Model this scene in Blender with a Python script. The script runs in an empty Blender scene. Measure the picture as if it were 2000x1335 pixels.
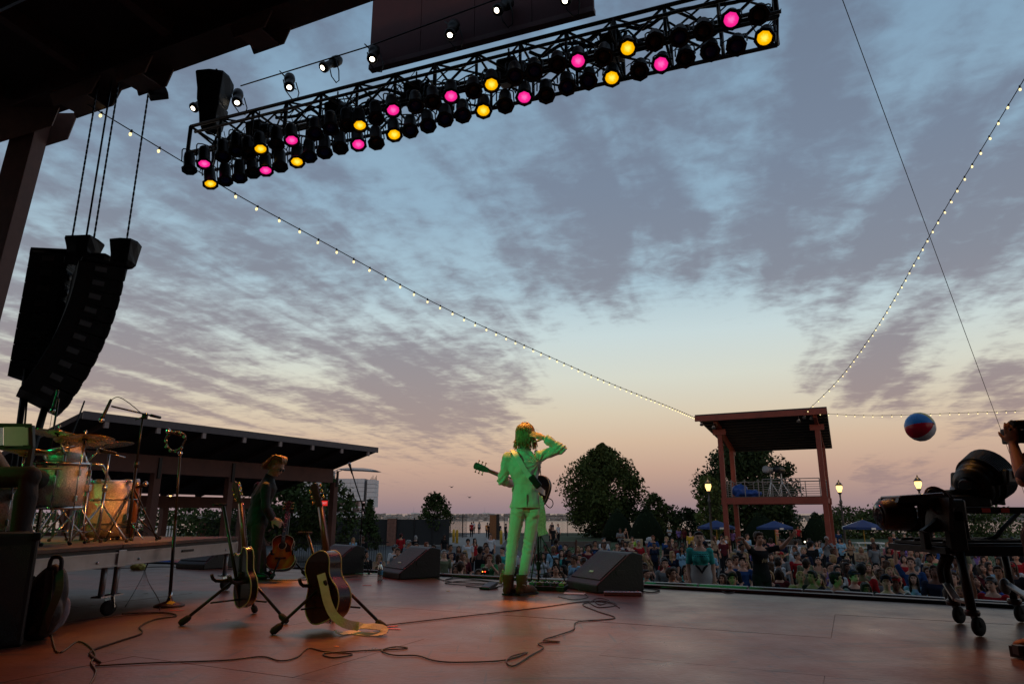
import bpy, bmesh, math, random
import numpy as np
from mathutils import Vector as V, Matrix, noise
from math import sin, cos, pi, radians
R = random.Random(11)
sc = bpy.context.scene
C = sc.collection
# ---------------------------------------------------------------- camera (24 mm on a crouching photographer's eye level, stage floor z = 0)
F = 1333.33; TH = radians(14.083); CT, ST = cos(TH), sin(TH); CAM = V((0, 0, .81)); GZ = -2.05
cd = bpy.data.cameras.new('camera'); cam = bpy.data.objects.new('camera', cd); C.objects.link(cam)
cam.location = CAM; cam.rotation_euler = (pi/2 + TH, 0, 0)
cd.lens = 24; cd.sensor_width = 36; cd.clip_start = .05; cd.clip_end = 40000
sc.camera = cam
sc.render.resolution_x, sc.render.resolution_y = 1024, 683
def ray(px, py):
    cx = (px-1000)/F; cy = (667.5-py)/F
    return V((cx, CT-cy*ST, ST+cy*CT))
def W(px, py, Y):
    d = ray(px, py); return CAM + d*(Y/d.y)
def G(px, py, z=0):
    d = ray(px, py); return CAM + d*((z-CAM.z)/d.z)
# ---------------------------------------------------------------- view
vs = sc.view_settings; vs.view_transform = 'Standard'; vs.look = 'None'; vs.exposure = 0; vs.gamma = 1
sc.cycles.use_denoising = True; sc.cycles.max_bounces = 6; sc.cycles.sample_clamp_indirect = 6
def lin(c):
    return tuple((x/255/12.92 if x/255 <= .04045 else ((x/255+.055)/1.055)**2.4) for x in c) + (1,)
# ---------------------------------------------------------------- world: dusk sky, the sun just under the horizon behind the camera
w = bpy.data.worlds.new('World'); sc.world = w; w.use_nodes = True
N = w.node_tree.nodes; L = w.node_tree.links; N.clear()
def nd(t, **k):
    n = N.new(t)
    for a, b in k.items(): setattr(n, a, b)
    return n
def mth(op, a, b=None, c=None, clamp=False):
    n = nd('ShaderNodeMath', operation=op, use_clamp=clamp)
    for i, x in enumerate((a, b, c)):
        if x is None: continue
        if hasattr(x, 'links'): L.new(x, n.inputs[i])
        else: n.inputs[i].default_value = x
    return n.outputs[0]
def ramp(fac, pts):
    n = nd('ShaderNodeValToRGB'); e = n.color_ramp.elements
    e[0].position, e[0].color = pts[0]; e[1].position, e[1].color = pts[-1]
    for p, c in pts[1:-1]:
        q = e.new(p); q.color = c
    L.new(fac, n.inputs[0]); return n.outputs[0]
tc = nd('ShaderNodeTexCoord'); DIR = tc.outputs['Generated']
sx = nd('ShaderNodeSeparateXYZ'); L.new(DIR, sx.inputs[0]); X_, Y_, Z_ = sx.outputs
zc = mth('MAXIMUM', Z_, 0.0)
clear = ramp(zc, [(0, lin((136,120,130))), (.03, lin((160,135,134))), (.06, lin((182,150,139))), (.1, lin((200,172,151))), (.14, lin((206,191,170))),
                  (.19, lin((205,206,194))), (.25, lin((192,207,209))), (.32, lin((163,189,203))), (.42, lin((140,169,190))), (.65, lin((118,148,174))), (1, lin((106,116,132)))])
cloudc = ramp(zc, [(0, lin((140,120,128))), (.07, lin((150,126,128))), (.14, lin((143,124,128))), (.22, lin((133,125,134))), (.32, lin((121,124,138))), (.45, lin((111,122,142))), (.65, lin((100,113,134))), (1, lin((94,97,108)))])
den = mth('ADD', zc, .07)
U_, V_ = mth('DIVIDE', X_, den), mth('DIVIDE', Y_, den)
ca, sa = cos(radians(17)), sin(radians(17))
along = mth('ADD', mth('MULTIPLY', U_, sa), mth('MULTIPLY', V_, ca))
cross = mth('SUBTRACT', mth('MULTIPLY', U_, ca), mth('MULTIPLY', V_, sa))
def noi(sa_, sc_, scale, detail, rough=.55, off=(0, 0), dist=0):
    cb = nd('ShaderNodeCombineXYZ')
    L.new(mth('MULTIPLY_ADD', along, sa_, off[0]), cb.inputs[0]); L.new(mth('MULTIPLY_ADD', cross, sc_, off[1]), cb.inputs[1])
    n = nd('ShaderNodeTexNoise'); n.inputs['Scale'].default_value = scale; n.inputs['Detail'].default_value = detail
    n.inputs['Roughness'].default_value = rough; n.inputs['Distortion'].default_value = dist
    L.new(cb.outputs[0], n.inputs['Vector']); return n.outputs[0]
# where cloud banks and clear gaps stand in the sky (directions)
BANKS = [(1350, 745, .24, -.42), (1130, 700, .13, -.16), (1180, 820, .18, -.2), (1560, 750, .2, -.28), (1830, 725, .2, -.24), (850, 480, .14, -.03), (1450, 420, .4, .1), (1180, 520, .2, .1), (1780, 480, .3, .11), (560, 660, .3, -.06), (820, 820, .2, .24), (300, 790, .3, .1), (300, 400, .4, .1),
         (1700, 735, .11, .5), (1580, 752, .06, .34), (1960, 775, .07, .42), (1880, 840, .05, .34), (1560, 230, .3, .03), (1050, 250, .25, .05), (1750, 925, .06, .3), (1690, 925, .05, .28), (1820, 925, .05, .26)]
# broken altocumulus: long bands crossed by finer ripples, thresholded twice (thin veil + denser cores)
n_big = noi(.5, .8, 1.3, 2, .5, (3.1, 7.7), .3)
n_band = noi(.24, 1.3, 3.4, 3, .5, (9.2, 1.4), .5)
n_rip = noi(1.0, .8, 5.6, 4, .55, (4.4, 2.9), .45)
n_fine = noi(1.0, .95, 17, 4, .6, (2.2, 5.5), .35)
cov = mth('ADD', mth('ADD', mth('MULTIPLY', n_big, .28), mth('MULTIPLY', n_band, .72)), mth('ADD', mth('MULTIPLY', n_rip, .5), mth('MULTIPLY', n_fine, .3)))
for (px, py, rad, amt) in BANKS:
    d = ray(px, py).normalized()
    vm = nd('ShaderNodeVectorMath', operation='DISTANCE'); L.new(DIR, vm.inputs[0]); vm.inputs[1].default_value = d
    mr = nd('ShaderNodeMapRange', interpolation_type='SMOOTHSTEP'); L.new(vm.outputs['Value'], mr.inputs[0])
    mr.inputs[1].default_value = 0; mr.inputs[2].default_value = rad; mr.inputs[3].default_value = amt; mr.inputs[4].default_value = 0
    cov = mth('ADD', cov, mr.outputs[0])
low = nd('ShaderNodeMapRange', interpolation_type='SMOOTHSTEP'); L.new(zc, low.inputs[0])
low.inputs[1].default_value = .045; low.inputs[2].default_value = .17; low.inputs[3].default_value = -.30; low.inputs[4].default_value = 0
cov = mth('ADD', cov, low.outputs[0])
al = nd('ShaderNodeMapRange', interpolation_type='SMOOTHSTEP'); L.new(cov, al.inputs[0])
al.inputs[1].default_value = .73; al.inputs[2].default_value = 1.08; al.inputs[3].default_value = 0; al.inputs[4].default_value = .95
mx = nd('ShaderNodeMix', data_type='RGBA'); L.new(al.outputs[0], mx.inputs[0]); L.new(clear, mx.inputs[6]); L.new(cloudc, mx.inputs[7])
sky = nd('ShaderNodeTexSky', sky_type='NISHITA'); sky.sun_disc = False; sky.sun_elevation = radians(2); sky.sun_rotation = radians(170)
bg1 = nd('ShaderNodeBackground'); L.new(mx.outputs[2], bg1.inputs[0]); bg1.inputs[1].default_value = 1.03
bg2 = nd('ShaderNodeBackground'); L.new(sky.outputs[0], bg2.inputs[0]); bg2.inputs[1].default_value = .03
ad = nd('ShaderNodeAddShader'); L.new(bg1.outputs[0], ad.inputs[0]); L.new(bg2.outputs[0], ad.inputs[1])
ow = nd('ShaderNodeOutputWorld'); L.new(ad.outputs[0], ow.inputs[0])
sd = bpy.data.lights.new('sun', 'SUN'); sun = bpy.data.objects.new('sun', sd); C.objects.link(sun)
sd.energy = .12; sd.angle = radians(12); sd.color = (1, .72, .55)
sun.rotation_euler = V((-.17, .98, -.07)).to_track_quat('-Z', 'Y').to_euler()
# ---------------------------------------------------------------- materials
MATS = {}
def M(name, col, rough=.6, metal=0, var=.25, scale=6, bump=0, emit=None, es=1, spec=.5, oc=False, alpha=1, trans=0, ior=1.45, coat=0, stretch=None, bscale=None):
    if name in MATS: return MATS[name]
    m = bpy.data.materials.new(name); m.use_nodes = True; nt = m.node_tree; n = nt.nodes; l = nt.links
    b = n['Principled BSDF']
    b.inputs['Roughness'].default_value = rough; b.inputs['Metallic'].default_value = metal
    b.inputs['Specular IOR Level'].default_value = spec; b.inputs['IOR'].default_value = ior; b.inputs['Coat Weight'].default_value = coat
    b.inputs['Transmission Weight'].default_value = trans; b.inputs['Alpha'].default_value = alpha
    t = n.new('ShaderNodeTexCoord'); mp = n.new('ShaderNodeMapping'); l.new(t.outputs['Object'], mp.inputs[0])
    if stretch: mp.inputs['Scale'].default_value = stretch
    nz = n.new('ShaderNodeTexNoise'); nz.inputs['Scale'].default_value = scale; nz.inputs['Detail'].default_value = 6; nz.inputs['Roughness'].default_value = .65
    l.new(mp.outputs[0], nz.inputs['Vector'])
    mr = n.new('ShaderNodeMapRange'); l.new(nz.outputs[0], mr.inputs[0])
    mr.inputs[1].default_value = .25; mr.inputs[2].default_value = .75; mr.inputs[3].default_value = 1-var; mr.inputs[4].default_value = 1+var
    mul = n.new('ShaderNodeMix'); mul.data_type = 'RGBA'; mul.blend_type = 'MULTIPLY'; mul.inputs[0].default_value = 1
    if oc:
        oi = n.new('ShaderNodeObjectInfo'); l.new(oi.outputs['Color'], mul.inputs[6])
    else: mul.inputs[6].default_value = (*col[:3], 1)
    l.new(mr.outputs[0], mul.inputs[7]); l.new(mul.outputs[2], b.inputs['Base Color'])
    rr = n.new('ShaderNodeMapRange'); l.new(nz.outputs[0], rr.inputs[0]); rr.inputs[3].default_value = max(0, rough-.1); rr.inputs[4].default_value = min(1, rough+.1); l.new(rr.outputs[0], b.inputs['Roughness'])
    if bump:
        bz = n.new('ShaderNodeTexNoise'); bz.inputs['Scale'].default_value = bscale or scale*4; bz.inputs['Detail'].default_value = 5; l.new(mp.outputs[0], bz.inputs['Vector'])
        bp = n.new('ShaderNodeBump'); bp.inputs['Strength'].default_value = bump; bp.inputs['Distance'].default_value = .02
        l.new(bz.outputs[0], bp.inputs['Height']); l.new(bp.outputs[0], b.inputs['Normal'])
    if emit:
        b.inputs['Emission Color'].default_value = (*emit[:3], 1); b.inputs['Emission Strength'].default_value = es
        m.cycles.emission_sampling = 'NONE'
    MATS[name] = m; return m
# ---------------------------------------------------------------- mesh helpers
def frame(a, up=V((0, 0, 1))):
    a = V(a).normalized()
    if abs(a.dot(up)) > .98: up = V((1, 0, 0))
    x = a.cross(up).normalized(); return x, x.cross(a).normalized(), a
class MB:
    def __init__(s): s.v = []; s.f = []; s.s = []
    def add(s, vs, fs, sm=False):
        o = len(s.v); s.v += [V(p) for p in vs]; s.f += [tuple(i+o for i in f) for f in fs]; s.s += [sm]*len(fs); return s
    def box(s, c, d, rot=None):
        c = V(c); hx, hy, hz = d[0]/2, d[1]/2, d[2]/2
        ps = [V((x, y, z)) for z in (-hz, hz) for y in (-hy, hy) for x in (-hx, hx)]
        if rot is not None: ps = [rot @ p for p in ps]
        return s.add([c+p for p in ps], [(0,2,3,1),(4,5,7,6),(0,1,5,4),(2,6,7,3),(0,4,6,2),(1,3,7,5)])
    def bar(s, p0, p1, wd, ht=None, up=V((0, 0, 1))):
        p0, p1 = V(p0), V(p1); ht = ht or wd; x, y, a = frame(p1-p0, up)
        ps = [p + x*(i*wd/2) + y*(j*ht/2) for p in (p0, p1) for j in (-1, 1) for i in (-1, 1)]
        return s.add(ps, [(0,1,3,2),(4,6,7,5),(0,4,5,1),(2,3,7,6),(0,2,6,4),(1,5,7,3)])
    def tube(s, pts, r, n=8, cap=True):
        pts = [V(p) for p in pts]; m = len(pts); rs = list(r) if hasattr(r, '__len__') else [r]*m
        vs, fs = [], []; px = None
        for i, p in enumerate(pts):
            t = pts[min(i+1, m-1)] - pts[max(i-1, 0)]
            if t.length < 1e-9: t = V((0, 0, 1))
            t.normalize()
            if px is None: px = frame(t)[0]
            px = (px - t*px.dot(t))
            px = px.normalized() if px.length > 1e-6 else frame(t)[0]
            y = t.cross(px)
            vs += [p + px*(rs[i]*cos(2*pi*k/n)) + y*(rs[i]*sin(2*pi*k/n)) for k in range(n)]
        for i in range(m-1):
            fs += [(i*n+k, i*n+(k+1) % n, (i+1)*n+(k+1) % n, (i+1)*n+k) for k in range(n)]
        s.add(vs, fs, True)
        if cap:
            o = len(s.v)-len(vs)
            s.f += [tuple(o+k for k in reversed(range(n))), tuple(o+(m-1)*n+k for k in range(n))]; s.s += [False, False]
        return s
    def cone(s, p0, p1, r0, r1=None, n=12): return s.tube([p0, p1], [r0, r0 if r1 is None else r1], n)
    def lathe(s, prof, o, axis=(0, 0, 1), n=20, sm=True, xax=None, cap=True):
        o = V(o); x, y, a = frame(axis)
        if xax is not None: x = V(xax).normalized(); y = a.cross(x)
        vs, fs = [], []
        for (r, h) in prof: vs += [o + a*h + x*(r*cos(2*pi*k/n)) + y*(r*sin(2*pi*k/n)) for k in range(n)]
        for i in range(len(prof)-1): fs += [(i*n+k, i*n+(k+1) % n, (i+1)*n+(k+1) % n, (i+1)*n+k) for k in range(n)]
        s.add(vs, fs, sm); b = len(s.v)-len(vs); m = len(prof)
        if cap and prof[0][0] > 1e-5: s.f.append(tuple(b+k for k in reversed(range(n)))); s.s.append(False)
        if cap and prof[-1][0] > 1e-5: s.f.append(tuple(b+(m-1)*n+k for k in range(n))); s.s.append(False)
        return s
    def ell(s, c, r, rot=None, nu=12, nv=8):
        c = V(c); r = (r, r, r) if not hasattr(r, '__len__') else r
        vs = [V((0, 0, -r[2]))]
        for j in range(1, nv):
            a = -pi/2 + pi*j/nv
            vs += [V((r[0]*cos(a)*cos(2*pi*k/nu), r[1]*cos(a)*sin(2*pi*k/nu), r[2]*sin(a))) for k in range(nu)]
        vs.append(V((0, 0, r[2]))); fs = []
        for k in range(nu): fs.append((0, 1+(k+1) % nu, 1+k))
        for j in range(nv-2): fs += [(1+j*nu+k, 1+j*nu+(k+1) % nu, 1+(j+1)*nu+(k+1) % nu, 1+(j+1)*nu+k) for k in range(nu)]
        t = len(vs)-1
        for k in range(nu): fs.append((t, 1+(nv-2)*nu+k, 1+(nv-2)*nu+(k+1) % nu))
        if rot is not None: vs = [rot @ p for p in vs]
        return s.add([c+p for p in vs], fs, True)
    def prism(s, pts, vec, sm=False):
        pts = [V(p) for p in pts]; vec = V(vec); n = len(pts)
        s.add(pts+[p+vec for p in pts], [tuple(reversed(range(n))), tuple(range(n, 2*n))])
        return s.add(pts+[p+vec for p in pts], [(k, (k+1) % n, n+(k+1) % n, n+k) for k in range(n)], sm)
    def loft(s, rings, sm=True, cap=True):
        n = len(rings[0]); vs = [p for r in rings for p in r]; fs = []
        for i in range(len(rings)-1): fs += [(i*n+k, i*n+(k+1) % n, (i+1)*n+(k+1) % n, (i+1)*n+k) for k in range(n)]
        s.add(vs, fs, sm)
        if cap:
            b = len(s.v)-len(vs); m = len(rings)
            s.f += [tuple(b+k for k in reversed(range(n))), tuple(b+(m-1)*n+k for k in range(n))]; s.s += [sm, sm]
        return s
    def xf(s, m):
        s.v = [m @ p for p in s.v]; return s
    def mesh(s, name, mat=None, org=V((0, 0, 0))):
        me = bpy.data.meshes.new(name); me.from_pydata([tuple(p-org) for p in s.v], [], s.f)
        me.polygons.foreach_set('use_smooth', s.s)
        if mat: me.materials.append(mat)
        me.update(); return me
ORG = {}
def build(mb, name, mat, parent=None, bev=0, org=None):
    if parent is not None: o0 = ORG[parent.name]
    elif org is not None: o0 = V(org)
    else:
        xs = [p.x for p in mb.v]; ys = [p.y for p in mb.v]; zs = [p.z for p in mb.v]
        o0 = V(((min(xs)+max(xs))/2, (min(ys)+max(ys))/2, min(zs)))
    me = mb.mesh(name, mat, o0); o = bpy.data.objects.new(name, me); C.objects.link(o)
    if bev:
        bm = bmesh.new(); bm.from_mesh(me); bmesh.ops.remove_doubles(bm, verts=bm.verts, dist=1e-5)
        ed = [e for e in bm.edges if len(e.link_faces) == 2 and e.calc_face_angle(0) > .6]
        bmesh.ops.bevel(bm, geom=ed, offset=bev, segments=2, profile=.5, affect='EDGES'); bm.to_mesh(me); bm.free()
    if parent is not None: o.parent = parent
    else: o.location = o0
    ORG[o.name] = o0.copy(); return o
def tag(o, label=None, cat=None, group=None, kind=None):
    if label: o['label'] = label
    if cat: o['category'] = cat
    if group: o['group'] = group
    if kind: o['kind'] = kind
    return o
def thing(name, label, cat, loc, group=None):
    o = bpy.data.objects.new(name, None); o.empty_display_size = .1; C.objects.link(o); o.location = loc; ORG[o.name] = V(loc)
    return tag(o, label, cat, group)
def struct(mb, name, mat, parent=None, **k): return tag(build(mb, name, mat, parent, **k), kind='structure')
def copy_tree(o, parent=None):
    c = o.copy(); C.objects.link(c); c.parent = parent
    for ch in o.children: copy_tree(ch, c)
    return c
def inst(me, name, parent, loc=(0, 0, 0), mat=None):
    o = bpy.data.objects.new(name, me); C.objects.link(o); o.parent = parent; o.location = loc
    return o
def spot(name, loc, target, energy, col, ang, blend=.6, rad=.08, parent=None):
    ld = bpy.data.lights.new(name, 'SPOT'); ld.energy = energy; ld.color = col; ld.spot_size = radians(ang); ld.spot_blend = blend; ld.shadow_soft_size = rad
    o = bpy.data.objects.new(name, ld); C.objects.link(o); o.location = loc
    o.rotation_euler = (V(target)-V(loc)).to_track_quat('-Z', 'Y').to_euler()
    if parent is not None:
        o.parent = parent; o.location = V(loc)-V(parent.location)
    return o
def bez(pts, n=8):
    pts = [V(p) for p in pts]; out = []
    for i in range(len(pts)-1):
        p0, p1, p2, p3 = pts[max(i-1, 0)], pts[i], pts[i+1], pts[min(i+2, len(pts)-1)]
        for k in range(n):
            t = k/n; out.append(.5*((2*p1)+(p2-p0)*t+(2*p0-5*p1+4*p2-p3)*t*t+(3*p1-p0-3*p2+p3)*t**3))
    return out+[pts[-1]]
def remesh(mb, vox, smooth=3, push=None):
    me = mb.mesh('tmp'); o = bpy.data.objects.new('tmp', me); C.objects.link(o)
    r = o.modifiers.new('r', 'REMESH'); r.mode = 'VOXEL'; r.voxel_size = vox; r.use_smooth_shade = True
    if smooth:
        k = o.modifiers.new('s', 'SMOOTH'); k.iterations = smooth; k.factor = .5
    dg = bpy.context.evaluated_depsgraph_get(); ev = o.evaluated_get(dg)
    out = bpy.data.meshes.new_from_object(ev); bpy.data.objects.remove(o); bpy.data.meshes.remove(me)
    if push:
        nv = [v.co + v.normal*push(v.co) for v in out.vertices]
        for v, c in zip(out.vertices, nv): v.co = c
    for p in out.polygons: p.use_smooth = True
    return out
def put(me, name, mat, parent=None, loc=None):
    o = bpy.data.objects.new(name, me); C.objects.link(o)
    me.materials.clear(); me.materials.append(mat); me.name = name
    if parent is not None: o.parent = parent
    if loc is not None: o.location = loc
    return o
black = M('black_paint', (.012, .012, .013), .45, 0, .3, 12, .05)
blackm = M('black_metal', (.015, .015, .017), .35, .6, .3, 20)
steel = M('chrome', (.55, .55, .56), .22, 1, .1, 10)
alu = M('aluminium', (.42, .42, .43), .38, .9, .15, 8)
rubber = M('rubber', (.014, .014, .014), .8, 0, .3, 10)
# ================================================================ SETTING
# ---- stage: deck panels laid along the stage, cut to the curved front edge
EDGE = [V(p) for p in [(-16, 13.3, 0), (-12, 13.0, 0), (-9, 12.6, 0), (-6, 11.9, 0), (-3, 10.65, 0), (-.35, 9.2, 0), (1.65, 8.02, 0), (2.9, 7.28, 0), (4.5, 6.3, 0), (8, 4.0, 0), (11, 1.9, 0), (14, -.4, 0)]]
EC = bez(EDGE, 4)
def clip(poly, a, b):      # keep what lies to the right of a->b
    out = []; n = len(poly)
    sd_ = lambda p: (b.x-a.x)*(p.y-a.y)-(b.y-a.y)*(p.x-a.x)
    for i in range(n):
        p, q = poly[i], poly[(i+1) % n]; dp, dq = sd_(p), sd_(q)
        if dp <= 0: out.append(p)
        if (dp < 0) != (dq < 0) and abs(dp-dq) > 1e-9: out.append(p + (q-p)*(dp/(dp-dq)))
    return out
deck = M('stage_hardboard', (.155, .07, .036), .32, 0, .4, 1.1, .14, spec=.45, bscale=30)
def deck_nodes(m):
    nt = m.node_tree; n = nt.nodes; l = nt.links; b = n['Principled BSDF']
    src = b.inputs['Base Color'].links[0].from_socket
    t = n.new('ShaderNodeTexCoord'); col = src
    for sc_, st, lo, hi, rot in [(1.2, (1, 14, 1), .60, .66, .6), (1.5, (16, 1, 1), .63, .68, 2.1), (9, (1, 1, 1), .64, .7, 0), (.7, (1, 1, 1), .56, .85, 0), (2.2, (1, 5, 1), .6, .72, 1.2)]:
        mp = n.new('ShaderNodeMapping'); mp.inputs['Scale'].default_value = st; mp.inputs['Rotation'].default_value = (0, 0, rot); l.new(t.outputs['Object'], mp.inputs[0])
        z = n.new('ShaderNodeTexNoise'); z.inputs['Scale'].default_value = sc_; z.inputs['Detail'].default_value = 5; l.new(mp.outputs[0], z.inputs['Vector'])
        r = n.new('ShaderNodeMapRange'); l.new(z.outputs[0], r.inputs[0]); r.inputs[1].default_value = lo; r.inputs[2].default_value = hi; r.inputs[3].default_value = 0; r.inputs[4].default_value = .8
        x = n.new('ShaderNodeMix'); x.data_type = 'RGBA'; l.new(r.outputs[0], x.inputs[0]); l.new(col, x.inputs[6]); x.inputs[7].default_value = (.06, .05, .045, 1); col = x.outputs[2]
    for sc_, st, rot in [(1.1, (1, 22, 1), .2), (1.4, (1, 26, 1), 2.5)]:      # pale dusty scuffs
        mp = n.new('ShaderNodeMapping'); mp.inputs['Scale'].default_value = st; mp.inputs['Rotation'].default_value = (0, 0, rot); l.new(t.outputs['Object'], mp.inputs[0])
        z = n.new('ShaderNodeTexNoise'); z.inputs['Scale'].default_value = sc_; z.inputs['Detail'].default_value = 6; l.new(mp.outputs[0], z.inputs['Vector'])
        r = n.new('ShaderNodeMapRange'); l.new(z.outputs[0], r.inputs[0]); r.inputs[1].default_value = .66; r.inputs[2].default_value = .74; r.inputs[3].default_value = 0; r.inputs[4].default_value = .5
        x = n.new('ShaderNodeMix'); x.data_type = 'RGBA'; l.new(r.outputs[0], x.inputs[0]); l.new(col, x.inputs[6]); x.inputs[7].default_value = (.26, .18, .13, 1); col = x.outputs[2]
    l.new(col, b.inputs['Base Color'])
    z = n.new('ShaderNodeTexNoise'); z.inputs['Scale'].default_value = 1.6; z.inputs['Detail'].default_value = 7; z.inputs['Roughness'].default_value = .7; l.new(t.outputs['Object'], z.inputs['Vector'])
    r = n.new('ShaderNodeMapRange'); l.new(z.outputs[0], r.inputs[0]); r.inputs[1].default_value = .3; r.inputs[2].default_value = .7; r.inputs[3].default_value = .26; r.inputs[4].default_value = .44; l.new(r.outputs[0], b.inputs['Roughness'])
deck_nodes(deck)
base = [V((p.x, p.y, -.03)) for p in EC] + [V((14, -9, -.03)), V((-16, -9, -.03))]
floor = struct(MB().prism(list(reversed([p-V((0, 0, .1)) for p in base])), V((0, 0, .1))), 'floor', M('seam_dark', (.04, .03, .026), .7), org=(0, 0, 0))
sdir = V((.9, -.435, 0)).normalized(); sper = V((.435, .9, 0)).normalized()
for i in range(-8, 12):
    for j in range(-5, 14):
        o = V((-1.5, 3, 0)) + sdir*(i*2.44+(1.22 if j % 2 else 0)) + sper*(j*1.22-4)
        g = .0011
        q = [o+sdir*g+sper*g, o+sdir*(2.44-g)+sper*g, o+sdir*(2.44-g)+sper*(1.22-g), o+sdir*g+sper*(1.22-g)]
        for a, b in zip(EC[:-1], EC[1:]):
            q = clip(q, a, b)
            if len(q) < 3: break
        if len(q) < 3 or max(p.y for p in q) < -1 or min(p.x for p in q) > 11 or max(p.x for p in q) < -15: continue
        dz = R.uniform(-.0012, .0012)
        build(MB().prism([V((p.x, p.y, -.028)) for p in q], V((0, 0, .028+dz))), 'deck_panel', deck, floor)
# black apron step in front of the deck, with its metal lip
ap = [p + V((.5, .9, 0)).normalized()*.02 for p in EC]
out = V((.45, .9, 0)).normalized()
apm = M('apron_black', (.011, .011, .012), .5, 0, .4, 5, .1)
mb = MB()
for a, b in zip(ap[:-1], ap[1:]):
    mb.add([a+V((0, 0, -.03)), b+V((0, 0, -.03)), b+out*1.05+V((0, 0, -.06)), a+out*1.05+V((0, 0, -.06)), a+out*1.05+V((0, 0, GZ)), b+out*1.05+V((0, 0, GZ))], [(0, 1, 2, 3), (3, 2, 5, 4)])
struct(mb, 'stage_apron', apm)
tag(build(MB().tube([p+V((.02, .05, .012)) for p in EC], .022, 6), 'edge_strip', black), 'thin black strip running along the curved front edge of the stage', 'edge strip')
for off, rr in ((.12, .016), (.2, .02), (.34, .014)):
    pts = [p+out*(off+.03*sin(i*1.7+off*30))+V((0, 0, -.015)) for i, p in enumerate(EC)]
    tag(build(MB().tube(bez(pts, 3), rr, 6), 'cable', rubber), {.12: 'thick black cable hugging the front edge of the stage', .2: 'thickest black cable on the apron just past the stage edge', .34: 'outermost thin black cable on the dark apron beyond the stage edge'}[off], 'cable')
# ---- ground, plaza, lawns, water
asph = M('asphalt', (.055, .055, .057), .85, 0, .35, .6, .2, bscale=9)
grassm = M('grass_base', (.035, .06, .018), .95, 0, .5, .5, .4, bscale=5)
struct(MB().add([(-400, -40, GZ), (500, -40, GZ), (500, 108, GZ), (-400, 108, GZ), (-400, 112, GZ-1), (500, 112, GZ-1)], [(0, 1, 2, 3), (3, 2, 5, 4)]), 'ground', asph, org=(0, 0, GZ))
def lawn(pts, name='lawn'):
    return struct(MB().prism([V((x, y, GZ-.05)) for x, y in pts], V((0, 0, .054))), name, grassm)
lawn([(1, 50), (26, 44), (30, 107), (-3, 107)]); lawn([(13, 37), (60, 30), (120, 107), (31, 107), (27, 44)]); lawn([(-70, 60), (-8, 66), (-8, 107), (-70, 107)])
blades = MB(); GR = random.Random(5)
for _ in range(9000):
    if GR.random() < .5: x, y = GR.uniform(2, 26), GR.uniform(50, 62)
    else: x, y = GR.uniform(16, 46), GR.uniform(37.2, 50)
    if x > 13 and y < 44 and y < 37+(13-x)*-.02: continue
    h = GR.uniform(.05, .13); a = GR.uniform(0, 6.28); d = V((cos(a), sin(a), 0))*.03
    p = V((x, y, GZ)); blades.add([p-d, p+d, p+V((GR.uniform(-.04, .04), GR.uniform(-.04, .04), h))], [(0, 1, 2)])
tag(build(blades, 'grass', M('grass_blade', (.045, .085, .02), .8, 0, .4, 1)), 'short green lawn grass behind the audience', 'grass', kind='stuff')
conc = M('concrete', (.3, .28, .25), .85, 0, .3, 2, .2)
struct(MB().prism([V((-11, 64, GZ)), V((-1, 64, GZ)), V((0, 106, GZ)), V((-5, 106, GZ))], V((0, 0, .012))), 'path', M('path_concrete', (.24, .22, .2), .85, 0, .25, 1, .2))
water = M('lake_water', (.03, .045, .055), .16, 0, .2, .05, .5, spec=.5, stretch=(.5, 1.6, 1), bscale=.8)
struct(MB().add([(-9000, 109, GZ-.9), (9000, 109, GZ-.9), (20000, 26000, GZ-.9), (-20000, 26000, GZ-.9)], [(0, 1, 2, 3)]), 'water', water, org=(0, 109, GZ-.9))
rock = M('breakwater_stone', (.34, .3, .27), .9, 0, .5, .35, .6)
def boulder(mb, c, r, rr):
    vs = []
    for p in [(1, 1, 1), (1, -1, -1), (-1, 1, -1), (-1, -1, 1), (1, 1, -1), (-1, -1, -1), (-1, 1, 1), (1, -1, 1)]:
        vs.append(V(c)+V((p[0]*r*rr.uniform(.5, 1), p[1]*r*rr.uniform(.5, 1), p[2]*r*.7*rr.uniform(.45, 1))))
    mb.add(vs, [(0, 6, 2, 4), (7, 1, 5, 3), (0, 4, 1, 7), (6, 3, 5, 2), (0, 7, 3, 6), (4, 2, 5, 1)])
BR = random.Random(3)
bw = MB()
for i in range(2600):
    x = BR.uniform(-190, 420); t = BR.random(); z = GZ-.9+t*3.1
    boulder(bw, (x, 400-(1-t)*-7*-1+BR.uniform(-1, 1), z), BR.uniform(.7, 1.5), BR)
tag(build(bw, 'breakwater', rock), 'long breakwater of pale boulders across the lake', 'breakwater', kind='stuff')
def boat(px, Y, ln, label):
    p = W(px, 1003, Y); p.z = GZ-.9; t = thing('motorboat', label, 'boat', p, 'boats beyond the breakwater'); wht = M('boat_white', (.7, .7, .7), .4)
    o = []
    for s_ in (-1, 1): pass
    hull = [V((-ln/2, -ln*.14, 1)), V((ln*.3, -ln*.14, 1.1)), V((ln/2, 0, 1.5)), V((ln*.3, ln*.14, 1.1)), V((-ln/2, ln*.14, 1))]
    mb = MB().loft([[p+V((q.x*.85, q.y*.6, 0)) for q in hull], [p+q*1 for q in hull]], False); build(mb, 'hull', wht, t)
    build(MB().prism([p+V((-ln*.2, -ln*.1, 1)), p+V((ln*.2, -ln*.1, 1)), p+V((ln*.2, ln*.1, 1)), p+V((-ln*.2, ln*.1, 1))], V((-ln*.03, 0, 3.2))), 'cabin', wht, t)
    build(MB().box(p+V((0, -ln*.1-.01, 3)), (ln*.3, .05, .8)), 'window', M('dark_glass', (.02, .025, .03), .1), t)
    build(MB().cone(p+V((-ln*.1, 0, 4)), p+V((-ln*.1, 0, 7.5)), .08, .05, 5), 'mast', alu, t)
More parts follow.
